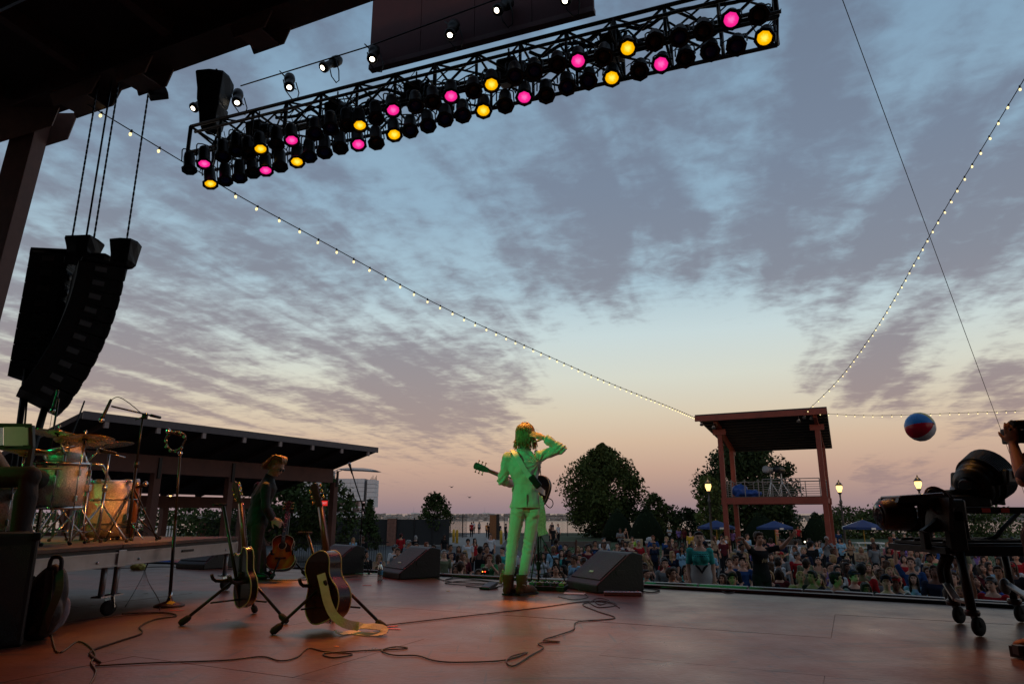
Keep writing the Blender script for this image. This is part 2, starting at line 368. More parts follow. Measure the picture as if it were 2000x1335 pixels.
boat(812, 440, 13, 'white motorboat showing over the breakwater beside the small tree'); boat(950, 450, 11, 'white motorboat showing over the breakwater beside the singer')
# ---- stage house over and behind the camera
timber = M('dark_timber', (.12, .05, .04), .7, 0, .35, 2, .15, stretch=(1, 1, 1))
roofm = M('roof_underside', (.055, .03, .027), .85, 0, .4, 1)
BA, BB = V((-10.3, 13.45, 9.45)), V((-2.77, 10.09, 9.45)); bd = (BB-BA).normalized(); bn = V((bd.y, -bd.x, 0)); bn = bn if bn.y < 0 else -bn   # towards the camera
A0, A1 = BA-bd*5, BA+bd*32
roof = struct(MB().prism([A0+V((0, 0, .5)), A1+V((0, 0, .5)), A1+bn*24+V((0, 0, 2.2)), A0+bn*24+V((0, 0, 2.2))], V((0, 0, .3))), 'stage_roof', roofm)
for k in range(14):
    p = A0+bd*(1.5+k*2.6)+V((0, 0, .38)); build(MB().bar(p+bn*.5, p+bn*24+V((0, 0, 1.7)), .22, .34), 'rafter', timber, roof)
for k in range(1, 5):
    q = bn*(k*4.6)+V((0, 0, .2+.071*k*4.6)); build(MB().bar(A0+q, A1+q, .3, .4), 'purlin', timber, roof)
build(MB().bar(A0+bn*2.3+V((0, 0, .12)), A0+bd*9+bn*2.3+V((0, 0, .12)), .05, .05), 'conduit', alu, roof)
struct(MB().box((0, -8.6, 4.5), (34, .3, 12.6)), 'unseen_wall_back', M('unseen_wall_black', (.02, .018, .018), .9))  # unseen back wall, put in to block sky light from behind
for nm, x, y0, y1 in (('unseen_wall_left', -15.8, -8.4, 9.5), ('unseen_wall_right', 12.6, -8.4, -.2)): struct(MB().box((x, (y0+y1)/2, 4.5), (.3, y1-y0, 12.6)), nm, MATS['unseen_wall_black'])  # unseen wing walls, added to cut the sky light reaching the stage
t = thing('roof_beam', 'massive dark brown roof beam crossing the upper corner of the sky', 'beam', BA)
build(MB().bar(A0+V((0, 0, .32))+bn*.16, A1+V((0, 0, .32))+bn*.16, .42, .62), 'beam', timber, t, bev=.01)
build(MB().bar(A0+V((0, 0, .03))+bn*.16, A1+V((0, 0, .03))+bn*.16, .6, .05), 'flange', M('flange_paint', (.11, .06, .05), .6), t)
pl = M('bracket_plate', (.2, .12, .1), .6, 0, .2, 4)
def bracket(px, py, ln, dy):
    c = G(px, py, 9.44)
    sl = (c-BA).dot(bd); c = BA+bd*sl+V((0, 0, -.01))
    for e in (-.24, .24):
        q = c - bn*e*-1 + bn*.16
        b_ = MB().prism([q-bd*ln/2, q+bd*ln/2, q+bd*ln*.36+V((0, 0, -dy)), q-bd*ln*.36+V((0, 0, -dy))], bn*.03)
        build(b_, 'bracket_plate', pl, t)
    build(MB().box(c+bn*.16+V((0, 0, -dy+.02)), (ln*.5, .46, .03), Matrix.Rotation(math.atan2(bd.y, bd.x), 3, 'Z')), 'bracket_base', pl, t)
bracket(520, 62, 1.0, .3); bracket(300, 148, 1.1, .34); bracket(190, 190, 1.6, .36)
cb = W(0, 640, 13.7)
t = thing('column', 'thick slanted brown timber column under the roof beam', 'column', V((-11.3, 13.9, 0)))
ct_ = BA+V((-.35, .1, -.1)); bt_ = W(-85, 800, 13.9); bt_ = ct_+(bt_-ct_)*((ct_.z)/(ct_.z-bt_.z))
build(MB().bar(ct_, bt_, .52, .42, V((0, 1, 0))), 'shaft', M('column_timber', (.13, .06, .05), .65, 0, .3, 3, .1), t, bev=.015)
for s_ in (-1, 1): build(MB().prism([ct_+V((-.75, s_*.27, .3)), ct_+V((.75, s_*.27, .3)), ct_+V((.62, s_*.27, -.35)), ct_+V((-.6, s_*.27, -.8))], V((0, .03, 0))), 'gusset_plate', pl, t)
# ================================================================ BACKGROUND
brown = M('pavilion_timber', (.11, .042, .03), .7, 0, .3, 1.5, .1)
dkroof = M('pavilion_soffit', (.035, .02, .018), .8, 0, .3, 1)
# ---- open timber pavilion on the audience's far side
PR = W(737, 882, 40); ZE = PR.z; PL = G(160, 815, ZE); pdir = (PR-PL).normalized(); pn = V((-pdir.y, pdir.x, 0))
t = thing('pavilion', 'long open timber pavilion with a dark shed roof behind the drums', 'pavilion', V((PR.x, PR.y, GZ)))
LEN = (PR-PL).length
def PP(s, n, z): return PR - pdir*s + pn*n + V((0, 0, z-ZE))
SL = .27
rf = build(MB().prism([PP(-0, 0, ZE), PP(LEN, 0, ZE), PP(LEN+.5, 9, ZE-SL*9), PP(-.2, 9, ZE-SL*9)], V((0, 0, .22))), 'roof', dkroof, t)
build(MB().bar(PP(0, -.04, ZE+.1), PP(LEN, -.04, ZE+.1), .06, .3), 'fascia', M('fascia_metal', (.09, .07, .075), .5), rf)
k = 0
while k*2.15+.8 < LEN:
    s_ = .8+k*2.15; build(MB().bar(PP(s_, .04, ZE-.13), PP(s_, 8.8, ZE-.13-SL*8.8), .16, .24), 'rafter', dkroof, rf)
    build(MB().box(PP(s_, .0, ZE-.14), (.17, .1, .3), Matrix.Rotation(math.atan2(pdir.y, pdir.x), 3, 'Z')), 'rafter_end', M('rafter_end', (.3, .22, .2), .7), rf); k += 1
NB = 2.3
build(MB().bar(PP(1.2, NB, ZE-SL*NB-.75), PP(LEN-.3, NB, ZE-SL*NB-.75), .3, .78), 'beam', brown, t, bev=.02)
build(MB().bar(PP(1.2, 8, ZE-SL*8-.7), PP(LEN-.3, 8, ZE-SL*8-.7), .3, .6), 'rear_beam', brown, t)
def s_at(px, n):      # distance along the pavilion at which a ray through column px meets the line at depth n
    d = ray(px, 1000); o = PP(0, n, 0); a = -pdir
    # o + a*s = (d.x/d.y)*y
    m = d.x/d.y; return (m*o.y-o.x)/(a.x-m*a.y)
for px in (650, 443, 296, 150): 
    s_ = s_at(px, NB); build(MB().bar(PP(s_, NB+.02, GZ), PP(s_, NB+.02, ZE-SL*NB-1.1), .34, .34, pdir), 'post', brown, t, bev=.02)
    build(MB().box(PP(s_, NB-.19, ZE-SL*NB-.9), (.14, .06, .9), Matrix.Rotation(math.atan2(pdir.y, pdir.x), 3, 'Z')), 'joint_plate', blackm, t)
for s_ in (2.5, 7.5, 12.5, 17): build(MB().bar(PP(s_, 8.02, GZ), PP(s_, 8.02, ZE-SL*8-.95), .3, .3, pdir), 'post', brown, t)
for s0, s1 in ((8.4, 12.2), (12.8, 19)):
    build(MB().bar(PP(s0, 8.05, GZ+1.05), PP(s1, 8.05, GZ+1.05), .12, 1.9), 'half_wall', M('pavilion_wall', (.05, .026, .022), .8), t)
ex = W(633, 982, 37); 
sg = thing('exit_sign', 'small lit red exit sign hanging under the pavilion roof', 'sign', ex-V((0, 0, .15)))
build(MB().box(ex, (.42, .06, .3)), 'housing', black, sg)
build(MB().box(ex+V((0, -.035, 0)), (.38, .012, .26)), 'panel', M('exit_red', (.5, .02, .02), .5, emit=(1, .03, .02), es=.55), sg)
def text(s_, name, loc, size, mat, parent, rot=(pi/2, 0, 0), ext=.004):
    cu = bpy.data.curves.new(name, 'FONT'); cu.body = s_; cu.size = size; cu.extrude = ext; cu.align_x = 'CENTER'; cu.align_y = 'CENTER'
    o = bpy.data.objects.new('tmp', cu); C.objects.link(o); cu.materials.append(mat)
    me = bpy.data.meshes.new_from_object(o.evaluated_get(bpy.context.evaluated_depsgraph_get())); bpy.data.objects.remove(o); bpy.data.curves.remove(cu); me.name = name
    o = bpy.data.objects.new(name, me); C.objects.link(o); o.rotation_euler = rot
    o.parent = parent; o.location = V(loc)-ORG[parent.name]; return o
text('EXIT', 'lettering', ex+V((0, -.046, 0)), .15, M('exit_white', (.8, .5, .5), .5, emit=(1, .5, .5), es=.5), sg)
build(MB().cone(ex+V((0, 0, .15)), ex+V((0, 0, 1.0)), .015, .015, 6), 'hanger', black, sg)
lt = []
for px, py, Y in ((297, 935, 31), (333, 966, 33), (95, 849, 27), (205, 967, 30)):
    p = W(px, py, Y); q = thing('pendant_lamp', 'small warm lamp glowing under the pavilion roof above the ' + {297: 'bass drum', 333: 'riser end', 95: 'crash cymbal', 205: 'floor tom'}[px], 'lamp', p)
    build(MB().lathe([(.01, .12), (.06, .1), (.16, 0), (.15, -.02)], p, n=10), 'shade', black, q); build(MB().ell(p-V((0, 0, .02)), .06, nu=8, nv=6), 'bulb', M('pendant_glow', (1, .7, .4), .5, emit=(1, .55, .2), es=3), q)
    build(MB().cone(p+V((0, 0, .12)), V((p.x, p.y, p.z+.9)), .01, .01, 5), 'cord', black, q)
# ---- far white building with a swept canopy
Y = 180; wh = M('white_panel', (.62, .62, .64), .5, 0, .08, .4); dg_ = M('grey_panel', (.16, .17, .19), .5); gl = M('window_glass', (.05, .06, .07), .12, 0, .2, .5)
b0 = W(600, 1006, Y); t = thing('building', 'distant white panelled building with a swept canopy on its roof', 'building', V((b0.x+8, Y, GZ)))
def WP(px, py): return W(px, py, Y)
x0, x1 = WP(560, 1000).x, WP(709, 1000).x; zt = WP(700, 934).z; zb = WP(700, 977).z
build(MB().box(((x0+x1)/2, Y+9, (zt+zb)/2), (x1-x0, 17.6, zt-zb)), 'wall', dg_, t)
rows = [934, 942.5, 950.5, 959, 967.5, 977]
for i in range(5):
    for j in range(11):
        xa = x0+(x1-x0)*j/11; xb = x0+(x1-x0)*(j+1)/11; za, zb_ = WP(700, rows[i+1]).z, WP(700, rows[i]).z
        build(MB().box(((xa+xb)/2, Y+.1, (za+zb_)/2), (xb-xa-.06, .3, zb_-za-.08)), 'panel', wh, t)
xc0, xc1 = WP(716, 1000).x, WP(730, 1000).x
build(MB().box(((x1+xc0)/2, Y+6, (WP(700, 937).z+GZ)/2), (xc0-x1, 9, WP(700, 937).z-GZ)), 'stair_tower', dg_, t)
for i, (ya, yb) in enumerate([(936, 945), (945, 952.5), (952.5, 961), (961, 970), (970, 990)]):
    za, zb_ = WP(700, yb).z, WP(700, ya).z; build(MB().box(((xc0+xc1)/2, Y+2, (za+zb_)/2), (xc1-xc0, 6, zb_-za-.08)), 'panel', wh, t)
zf = WP(700, 1000).z
build(MB().box(((x0+x1)/2-1, Y+5, (zb+zf)/2), (x1-x0-1.5, 6, zb-zf)), 'glazing', gl, t)
for k in range(9):
    xx = x0+1+(x1-x0-2)*k/8; build(MB().box((xx, Y+1.6, (zb+zf)/2), (.25, .4, zb-zf)), 'mullion', wh, t)
build(MB().box(((x0+x1)/2, Y+.6, WP(700, 990).z), (x1-x0, .2, .25)), 'balcony_rail', wh, t)
build(MB().box(((x0+x1)/2-1, Y-1, zf-.6), (x1-x0+1, 6, 1.2)), 'terrace', wh, t)
build(MB().box(((x0+x1)/2, Y+4, (zf+GZ)/2-.6), (x1-x0, 8, zf-GZ-1.0)), 'ground_floor', dg_, t)
cx0, cx1 = WP(652, 913).x, WP(729, 916).x
prof = [(cx0, WP(0, 913.5).z), (cx0+(cx1-cx0)*.3, WP(0, 911).z), (cx0+(cx1-cx0)*.7, WP(0, 912).z), (cx1-1, WP(0, 914).z), (cx1, WP(0, 916).z), (cx1-1.2, WP(0, 916.8).z), (cx0+(cx1-cx0)*.5, WP(0, 914.8).z)]
build(MB().prism([V((x, Y+3, z)) for x, z in prof], V((0, 9, 0))), 'canopy', wh, t)
for k in range(5):
    xx = WP(672+k*8, 0).x; build(MB().tube(bez([V((xx, Y+4, zt)), V((xx+.3, Y+4, zt+1.6)), V((xx+2.2, Y+4, WP(0, 915).z))], 4), .14, 5), 'canopy_rib', wh, t)
build(MB().box((WP(668, 0).x, Y+8, (zt+WP(0, 916).z)/2), (2.2, 3, WP(0, 916).z-zt)), 'lantern', M('copper_cladding', (.45, .2, .07), .5), t)
build(MB().box((WP(684, 0).x, Y+8, (zt+WP(0, 917).z)/2), (4.2, 3, WP(0, 917).z-zt)), 'penthouse', dg_, t)
for k in range(6): build(MB().cone((xc0+.2+k*.3, Y+2, WP(0, 936).z), (xc0+.2+k*.3, Y+2, WP(0, 936).z+.4+.4*((k*7) % 3)), .09, .06, 5), 'antenna', black, t)
# ---- fences
iron = M('iron_black', (.012, .012, .013), .5, .3)
def iron_fence(a, b, h, sp, label, pw=.02, posts=3.0):
    a, b = V(a), V(b); ln = (b-a).length; d = (b-a)/ln
    t = thing('iron_fence', label, 'fence', a)
    for z in (.18, h-.25): build(MB().bar(a+V((0, 0, z)), b+V((0, 0, z)), .035, .05), 'rail', iron, t)
    m = MB(); n = int(ln/sp)
    for i in range(n): p = a+d*(i*sp); m.bar(p+V((0, 0, .05)), p+V((0, 0, h)), pw, pw, d)
    tag(build(m, 'picket', iron, t), kind='stuff')
    for i in range(int(ln/posts)+1):
        p = a+d*(i*posts); build(MB().bar(p, p+V((0, 0, h+.1)), .08, .08, d), 'post', iron, t)
YF = 92
iron_fence((W(1060, 1000, YF).x, YF, GZ), (W(2020, 1000, YF).x, YF, GZ), 2.75, .16, 'long black iron picket fence along the lake shore behind the trees', .03, 3.2)
iron_fence((W(985, 1000, YF).x, YF, GZ), (W(1058, 1000, YF).x, YF, GZ), 2.75, .16, 'short run of black iron fence behind the singer by the open gate', .03, 3.2)
iron_fence((W(560, 1000, 41).x, 41, GZ), (W(762, 1000, 41).x, 41, GZ), 1.5, .13, 'low black iron railing in front of the dark screened fence', .022, 2.2)
iron_fence((W(880, 1000, 88).x, 88, GZ), (W(914, 1000, 86).x, 86, GZ), 2.7, .16, 'open black iron gate leaf beside the yellow bollards', .03, 2.2)
YS = 65; scr = M('fence_screen', (.02, .021, .023), .8, 0, .3, .6, .2); brick = M('pillar_brick', (.2, .095, .07), .85, 0, .3, 3, .3)
t = thing('screened_fence', 'dark fabric screened fence with brick pillars behind the front rows', 'fence', V((W(480, 1000, YS).x, YS, GZ)))
px = [400, 530, 648, 767, 888]
for a, b in zip(px[:-1], px[1:]):
    xa, xb = W(a, 1000, YS).x+.4, W(b, 1000, YS).x-.4; n = 3
    for i in range(n):
        u, v = xa+(xb-xa)*i/n, xa+(xb-xa)*(i+1)/n
        build(MB().box(((u+v)/2, YS, GZ+1.2), (v-u-.08, .05, 2.26)), 'screen_panel', scr, t); build(MB().box((u, YS-.05, GZ+1.25), (.09, .09, 2.5)), 'post', iron, t)
for k, a in enumerate((400, 530, 767)):
    xx = W(a, 1000, YS).x
    q = thing('brick_pillar', ['red brick pillar at the far end of the screened fence', 'brick pillar in the screened fence behind the bending guitarist', 'brick pillar with a pale cap in the screened fence left of the gate'][k], 'pillar', V((xx, YS, GZ)))
    for r_ in range(8):
        for c_ in range(3):
            build(MB().box((xx-.26+c_*.27+(0 if r_ % 2 else .0), YS-.02, GZ+.16+r_*.3), (.26, .7 if c_ % 2 else .69, .29)), 'brick', brick, q)
    build(MB().box((xx, YS-.02, GZ+2.5), (.95, .86, .12)), 'cap', conc, q)
t = thing('gate_pillar', 'tall brown pillar at the gate to the lake path beside the singer', 'pillar', V((W(963, 1000, 80).x, 80, GZ)))
xx = W(963, 1000, 80).x; build(MB().box((xx, 80, GZ+1.35), (.75, .6, 2.7)), 'shaft', M('gate_rust', (.22, .085, .03), .7), t); build(MB().box((xx+.55, 80.1, GZ+1.4), (.34, .4, 2.8)), 'post', black, t); build(MB().box((xx, 80, GZ+2.74), (.85, .7, .08)), 'cap', conc, t)
for i, (px, Y) in enumerate(((887, 72), (893.5, 70), (979, 68))):
    p = W(px, 1000, Y); p.z = GZ
    o = build(MB().lathe([(.13, 0), (.13, 1.15), (.11, 1.25), (.05, 1.3), (0, 1.31)], p, n=12), 'bollard', M('yellow_paint', (.62, .36, .03), .55, 0, .25, 3)); tag(o, ['yellow bollard nearest the gate leaf', 'yellow bollard, right one of the pair by the gate leaf', 'single yellow bollard beside the brown gate pillar'][i], 'bollard', 'yellow bollards at the gate')
# white rail beyond the pavilion
p0, p1 = W(262, 1017, 62), W(345, 1017, 62); t = thing('white_railing', 'white picket railing seen under the pavilion beyond the bass drum', 'railing', V((p0.x, 62, GZ)))
wp = M('white_paint', (.72, .72, .72), .5)
for i in range(16): 
    p = p0+(p1-p0)*(i/15); build(MB().box((p.x, 62, GZ+.95), (.14, .04, 1.7)), 'picket', wp, t)
build(MB().box(((p0.x+p1.x)/2, 62.06, GZ+.5), (p1.x-p0.x, .05, .1)), 'rail', wp, t)
# ---- trees
leafm = M('leaves', (.05, .075, .022), .85, 0, .55, .35, oc=True, spec=.12); bark = M('bark', (.06, .045, .035), .9, 0, .4, 2, .4)
def leaves(rg, cents, n, size, col, name, parent):
    cents = np.array(cents); idx = rg.integers(0, len(cents), n); c = cents[idx]
    d = rg.normal(size=(n, 3)); d /= np.linalg.norm(d, axis=1)[:, None]
    r = c[:, 3]*rg.uniform(.3, 1.2, n)**.8; p = c[:, :3]+d*r[:, None]*np.array([1, 1, .8])
    a = rg.normal(size=(n, 3)); a /= np.linalg.norm(a, axis=1)[:, None]; b = np.cross(a, d+rg.normal(size=(n, 3))*.6); b /= np.linalg.norm(b, axis=1)[:, None]+1e-9
    s_ = size*rg.uniform(.4, 1.35, n)[:, None]
    vs = np.stack([p-a*s_, p+b*s_*.6, p+a*s_, p-b*s_*.6], 1).reshape(-1, 3)
    me = bpy.data.meshes.new(name); me.from_pydata(vs.tolist(), [], np.arange(n*4).reshape(-1, 4).tolist()); me.materials.append(leafm)
    o = bpy.data.objects.new(name, me); C.objects.link(o); o.parent = parent; o.color = (*col, 1); return o
def tree(px, Y, h, wd, seed, n, size, label, shape='round', col=(.05, .075, .022), trunk=.18, cz=.16, name='tree', cat='tree', group=None, base=None):
    rg = np.random.default_rng(seed); rr = random.Random(seed); h += .35
    p = W(px, 1000, Y); p.z = GZ if base is None else base
    t = thing(name, label, cat, p, group); cents = []; zb = h*cz
    nc = 58 if shape != 'cone' else 40
    tr = MB().tube([p, p+V((rr.uniform(-.1, .1), 0, h*.3)), p+V((rr.uniform(-.2, .2), 0, h*.85))], [trunk*1.25, trunk*.8, trunk*.15], 9)
    for i in range(nc):
        u = (i+.5)/nc; z = zb+(h-zb)*u
        if shape == 'round': rad = wd/2*math.sqrt(max(0, 1-(2*max(u, .0)-.78)**2/1.5))*(1 if u < .5 else max(.15, 1-((u-.5)/.5)**2*.8))
        elif shape == 'oval': rad = wd/2*math.sqrt(max(0, 1-(2*u-1)**2))
        else: rad = wd/2*(1-u)*1.0+.1
        a = i*2.4+rr.uniform(-.5, .5); q = rad*math.sqrt(rr.uniform(.25, 1))
        cr = min(wd*.17, rad*.55+.15)*rr.uniform(.55, 1.25)
        c = V((cos(a)*max(0, q-cr*.4), sin(a)*max(0, q-cr*.4), z-cr*.2)); cents.append((*c, cr))
        if i % 2 == 0 and u < .85:
            zz = max(h*.12, (z-zb)*.6+zb*.7); tr.tube([p+V((0, 0, zz)), p+V((c.x*.5, c.y*.5, (zz+z)/2)), p+V(c)], [trunk*.35, trunk*.2, .02], 5)
    build(tr, 'trunk', bark, t)
    o = leaves(rg, cents, n, size, col, 'crown', t)
    return t
tree(1180, 84, 10.7, 10.0, 1, 26000, .19, 'large dark round-crowned tree beside the singer', 'round', (.045, .065, .02), .3, .17)
tree(1455, 74, 10.6, 10.5, 2, 24000, .19, 'large dark leafy tree behind the observation tower', 'round', (.028, .045, .018), .3, .22)
tree(850, 66, 4.3, 3.1, 3, 2600, .16, 'small lone tree above the screened fence', 'oval', (.04, .06, .018), .1, .2)
tree(722, 58, 3.6, 2.3, 4, 2400, .13, 'small bushy tree beside the distant white building', 'cone', (.035, .055, .018), .08, .05)
tree(1388, 60, 5.6, 3.0, 5, 2600, .17, 'pale green young tree left of the tower behind the lamp post', 'oval', (.075, .1, .03), .1, .15)
tree(1278, 78, 4.6, 3.4, 6, 2600, .17, 'small leafy tree between the large tree and the hedge', 'oval', (.045, .065, .022), .12, .1)
tree(1543, 70, 3.7, 3.4, 7, 2600, .14, 'dark little conifer under the tower deck', 'cone', (.022, .04, .018), .1, .04)
tree(565, 48, 5.0, 5.2, 8, 4200, .17, 'broad honey-coloured tree showing through the pavilion behind the guitarist'.replace('honey-coloured', 'leafy'), 'round', (.045, .07, .022), .15, .2)
tree(640, 46, 4.9, 4.2, 9, 2200, .16, 'open branched tree at the pavilion corner by the exit sign', 'round', (.05, .075, .025), .13, .25)
tree(608, 62, 8.2, 2.0, 10, 700, .15, 'tree top poking above the pavilion roof', 'cone', (.04, .06, .02), .1, .3)
tree(465, 60, 8.6, 3.0, 12, 800, .15, 'second tree top, just clearing the pavilion roof left of the first', 'cone', (.035, .055, .02), .1, .3)
for i, (px, Y, h, wd, col) in enumerate([(1300, 80, 3.4, 5, 0), (1340, 82, 3.0, 4.5, 0), (1400, 82, 3.2, 5, 1), (1440, 84, 2.7, 5, 0), (1650, 84, 3.3, 6, 1), (1695, 84, 2.9, 5, 1), (1740, 84, 3.4, 7, 1), (1800, 82, 3.0, 6, 1), (1870, 82, 3.3, 7, 1), (1940, 80, 3.2, 7, 1), (1490, 86, 2.6, 5, 0), (1620, 88, 2.4, 4, 0), (1180, 88, 1.6, 6, 0),
                                         (60, 60, 3.2, 8, 1), (300, 64, 3.4, 7, 1), (375, 64, 3.2, 6, 1), (460, 62, 3.6, 6, 0)]):
    tree(px, Y, h, wd, 40+i, 1500, .2, ['dark dense shrub', 'lighter green shrub'][col]+' '+['right of the large tree', 'third along from the large tree', 'left of the lamp post by the tower', 'just behind the tower leg', 'beside the right-hand street lamp', 'behind the white umbrella table', 'behind the picnic tables', 'behind the horizontal stage lamp', 'behind the legs of the lamp cart', 'at the far end of the shore fence', 'under the middle of the tower deck', 'right of the tower legs by the fence', 'low under the large tree', 'seen under the pavilion behind the drummer', 'seen under the pavilion behind the bass drum', 'seen under the pavilion beyond the mic stand', 'seen between the pavilion posts'][i], 'oval', [(.03, .045, .018), (.055, .08, .028)][col], .06, -.1, 'shrub', 'shrub', 'shrubs along the shore')
for i, (px, Y, h, wd) in enumerate([(1206, 74, 3.2, 3.6), (1261, 66, 3.3, 3.5), (1484, 66, 2.9, 3.6), (1592, 64, 2.8, 3.0)]):
    p = W(px, 1000, Y); p.z = GZ; t = thing('conical_shrub', ['clipped cone-shaped evergreen under the large tree', 'clipped cone-shaped evergreen behind the litter bin', 'clipped cone-shaped evergreen under the tower deck', 'clipped cone-shaped evergreen by the right tower leg'][i], 'shrub', p, 'clipped evergreens')
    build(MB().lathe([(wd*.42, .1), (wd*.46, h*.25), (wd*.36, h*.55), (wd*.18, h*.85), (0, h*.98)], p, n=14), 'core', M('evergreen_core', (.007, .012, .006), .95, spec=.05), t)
    rg = np.random.default_rng(70+i); cs = []
    for k in range(60):
        u = (k+.5)/60; rad = wd/2*(1-u**1.6); a = k*2.4; cs.append((cos(a)*rad*.85, sin(a)*rad*.85, h*u, .3))
    leaves(rg, cs, 2200, .1, (.022, .035, .016), 'crown', t)
# ---- observation tower
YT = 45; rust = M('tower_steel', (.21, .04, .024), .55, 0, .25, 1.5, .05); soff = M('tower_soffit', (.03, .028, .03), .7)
PSI = radians(27); zd = W(1500, 972, YT).z; mx_ = (W(1412, 940, YT).x+W(1602, 940, YT).x)/2; hw_ = (W(1602, 940, YT).x-W(1412, 940, YT).x)/2/cos(PSI)*.86; FL, FR = mx_-hw_, mx_+hw_; DB = 4.2
PIV = V((mx_, YT, GZ)); before = set(C.objects)
t = thing('observation_tower', 'rust red steel viewing tower with a slanted roof above the crowd', 'tower', PIV)
zr0 = zr1 = zr = W(1490, 806, YT-1.5).z; zk = W(1540, 880, YT+DB+1.0).z
rl, rr_ = FL-1.25, FR+.75; kl, kr = FL-.2, FR+.55
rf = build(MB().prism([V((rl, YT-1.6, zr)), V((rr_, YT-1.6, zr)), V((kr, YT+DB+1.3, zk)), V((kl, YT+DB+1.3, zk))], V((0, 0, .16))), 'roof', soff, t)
build(MB().bar((rl, YT-1.66, zr0-.12), (rr_, YT-1.66, zr1-.12), .12, .36), 'front_beam', rust, t)
for i in range(14):
    u = (i+.5)/14; y = YT-1.6+(DB+2.9)*u; z = zr+(zk-zr)*u; xl = rl+(kl-rl)*u; xr = rr_+(kr-rr_)*u
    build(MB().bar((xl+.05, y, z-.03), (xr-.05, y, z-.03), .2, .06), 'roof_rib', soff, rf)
zat = lambda y: zr+(zk-zr)*((y-YT+1.6)/(DB+2.9))
for x in (FL, FR):
    for y in (YT, YT+DB):
        build(MB().box((x, y, (GZ+zat(y))/2-.15), (.3, .3, zat(y)-GZ-.3)), 'post', rust, t, bev=.01)
    build(MB().bar((x, YT-1.4, zat(YT-1.4)-.22), (x, YT+DB+1, zat(YT+DB+1)-.22), .2, .34), 'side_beam', rust, t)
    build(MB().box((x, YT-.16, zat(YT)-.5), (.85, .08, .36)), 'cap_plate', rust, t)
    build(MB().box((x, YT+DB/2, zd-.15), (.2, DB, .32)), 'deck_side_beam', rust, t)
build(MB().bar((FL-.2, YT-.05, zd-.16), (FR+.2, YT-.05, zd-.16), .16, .42), 'deck_beam', rust, t)
build(MB().bar((FL-.2, YT+DB+.05, zd-.16), (FR+.2, YT+DB+.05, zd-.16), .16, .42), 'deck_beam', rust, t)
for i in range(14): 
    y = YT+.15+(DB-.3)*i/13; build(MB().box(((FL+FR)/2, y, zd+.08), (FR-FL, (DB-.3)/13-.02, .05)), 'deck_plank', M('tower_planks', (.1, .07, .06), .8), t)
railm = M('rail_grey', (.22, .2, .2), .5, .4)
def railing(a, b, n, lv=6):
    a, b = V(a), V(b); g = build(MB().bar(a+V((0, 0, 1.1)), b+V((0, 0, 1.1)), .05), 'railing', railm, t)
    for i in range(lv): build(MB().bar(a+V((0, 0, .15+i*.15)), b+V((0, 0, .15+i*.15)), .022), 'rail_wire', railm, g)
    for i in range(n+1): p = a+(b-a)*(i/n); build(MB().bar(p, p+V((0, 0, 1.1)), .05, .05, V((1, 0, 0))), 'rail_post', railm, g)
zz = zd+.1
railing((FR-3.6, YT+.02, zz), (FR-.2, YT+.02, zz), 3); railing((FR, YT+.2, zz), (FR, YT+DB-.2, zz), 3); railing((FL, YT+.2, zz), (FL, YT+DB-.2, zz), 3); railing((FL+.2, YT+DB-.1, zz), (FR-.2, YT+DB-.1, zz), 5)
for i in range(4):
    x = FL+.5+i*.85; g = build(MB().bar((x, YT+.02, zz), (x, YT+.02, zz+1.1), .05, .05, V((1, 0, 0))), 'chain_post', railm, t)
    if i < 3: build(MB().tube(bez([V((x, YT+.02, zz+1.05)), V((x+.42, YT+.02, zz+.8)), V((x+.85, YT+.02, zz+1.05))], 5), .018, 5), 'chain', railm, g)
tp = thing('tarp', 'crumpled blue tarpaulin over gear at the left end of the tower deck', 'tarp', V((FL+1, YT+1, zz)))
mbt = MB().ell((FL+.95, YT+.5, zz+.4), (.55, .4, .42), nu=14, nv=10).ell((FL+1.7, YT+.55, zz+.22), (.6, .35, .24), nu=14, nv=8)
o = put(remesh(mbt, .06, 2, lambda c: .12*noise.noise(c*4)), 'sheet', M('tarp_blue', (.02, .07, .3), .45, 0, .2, 4), tp); o.location = -V(tp.location)
for k, x in enumerate((FL+2.9, FR-2.5)):
    f_ = thing('follow_spot', ['follow spot on a pale tripod in the middle of the tower deck', 'round follow spot on a pale tripod beside the deck railing'][k], 'spotlight', V((x, YT+.9, zz)), 'follow spots on the tower')
    for a in (0, 2.1, 4.2): build(MB().cone((x, YT+.9, zz+.95), (x+.5*cos(a+.3), YT+.9+.5*sin(a+.3), zz), .03, .03, 6), 'leg', wp, f_)
    build(MB().cone((x, YT+.9, zz+.9), (x, YT+.9, zz+1.5), .03, .03, 6), 'pole', wp, f_)
    build(MB().lathe([(.14, -.45), (.2, -.3), (.2, .25), (.24, .35), (.24, .45), (0, .45)], (x-.05, YT+.75, zz+1.72), (-.35, -.9, .05), 14), 'barrel', black if k else M('lamp_grey', (.3, .3, .32), .5), f_)
    build(MB().tube([V((x-.25, YT+.9, zz+1.72)), V((x-.25, YT+.9, zz+1.45)), V((x+.2, YT+.9, zz+1.45)), V((x+.2, YT+.9, zz+1.72))], .02, 5), 'yoke', black, f_)
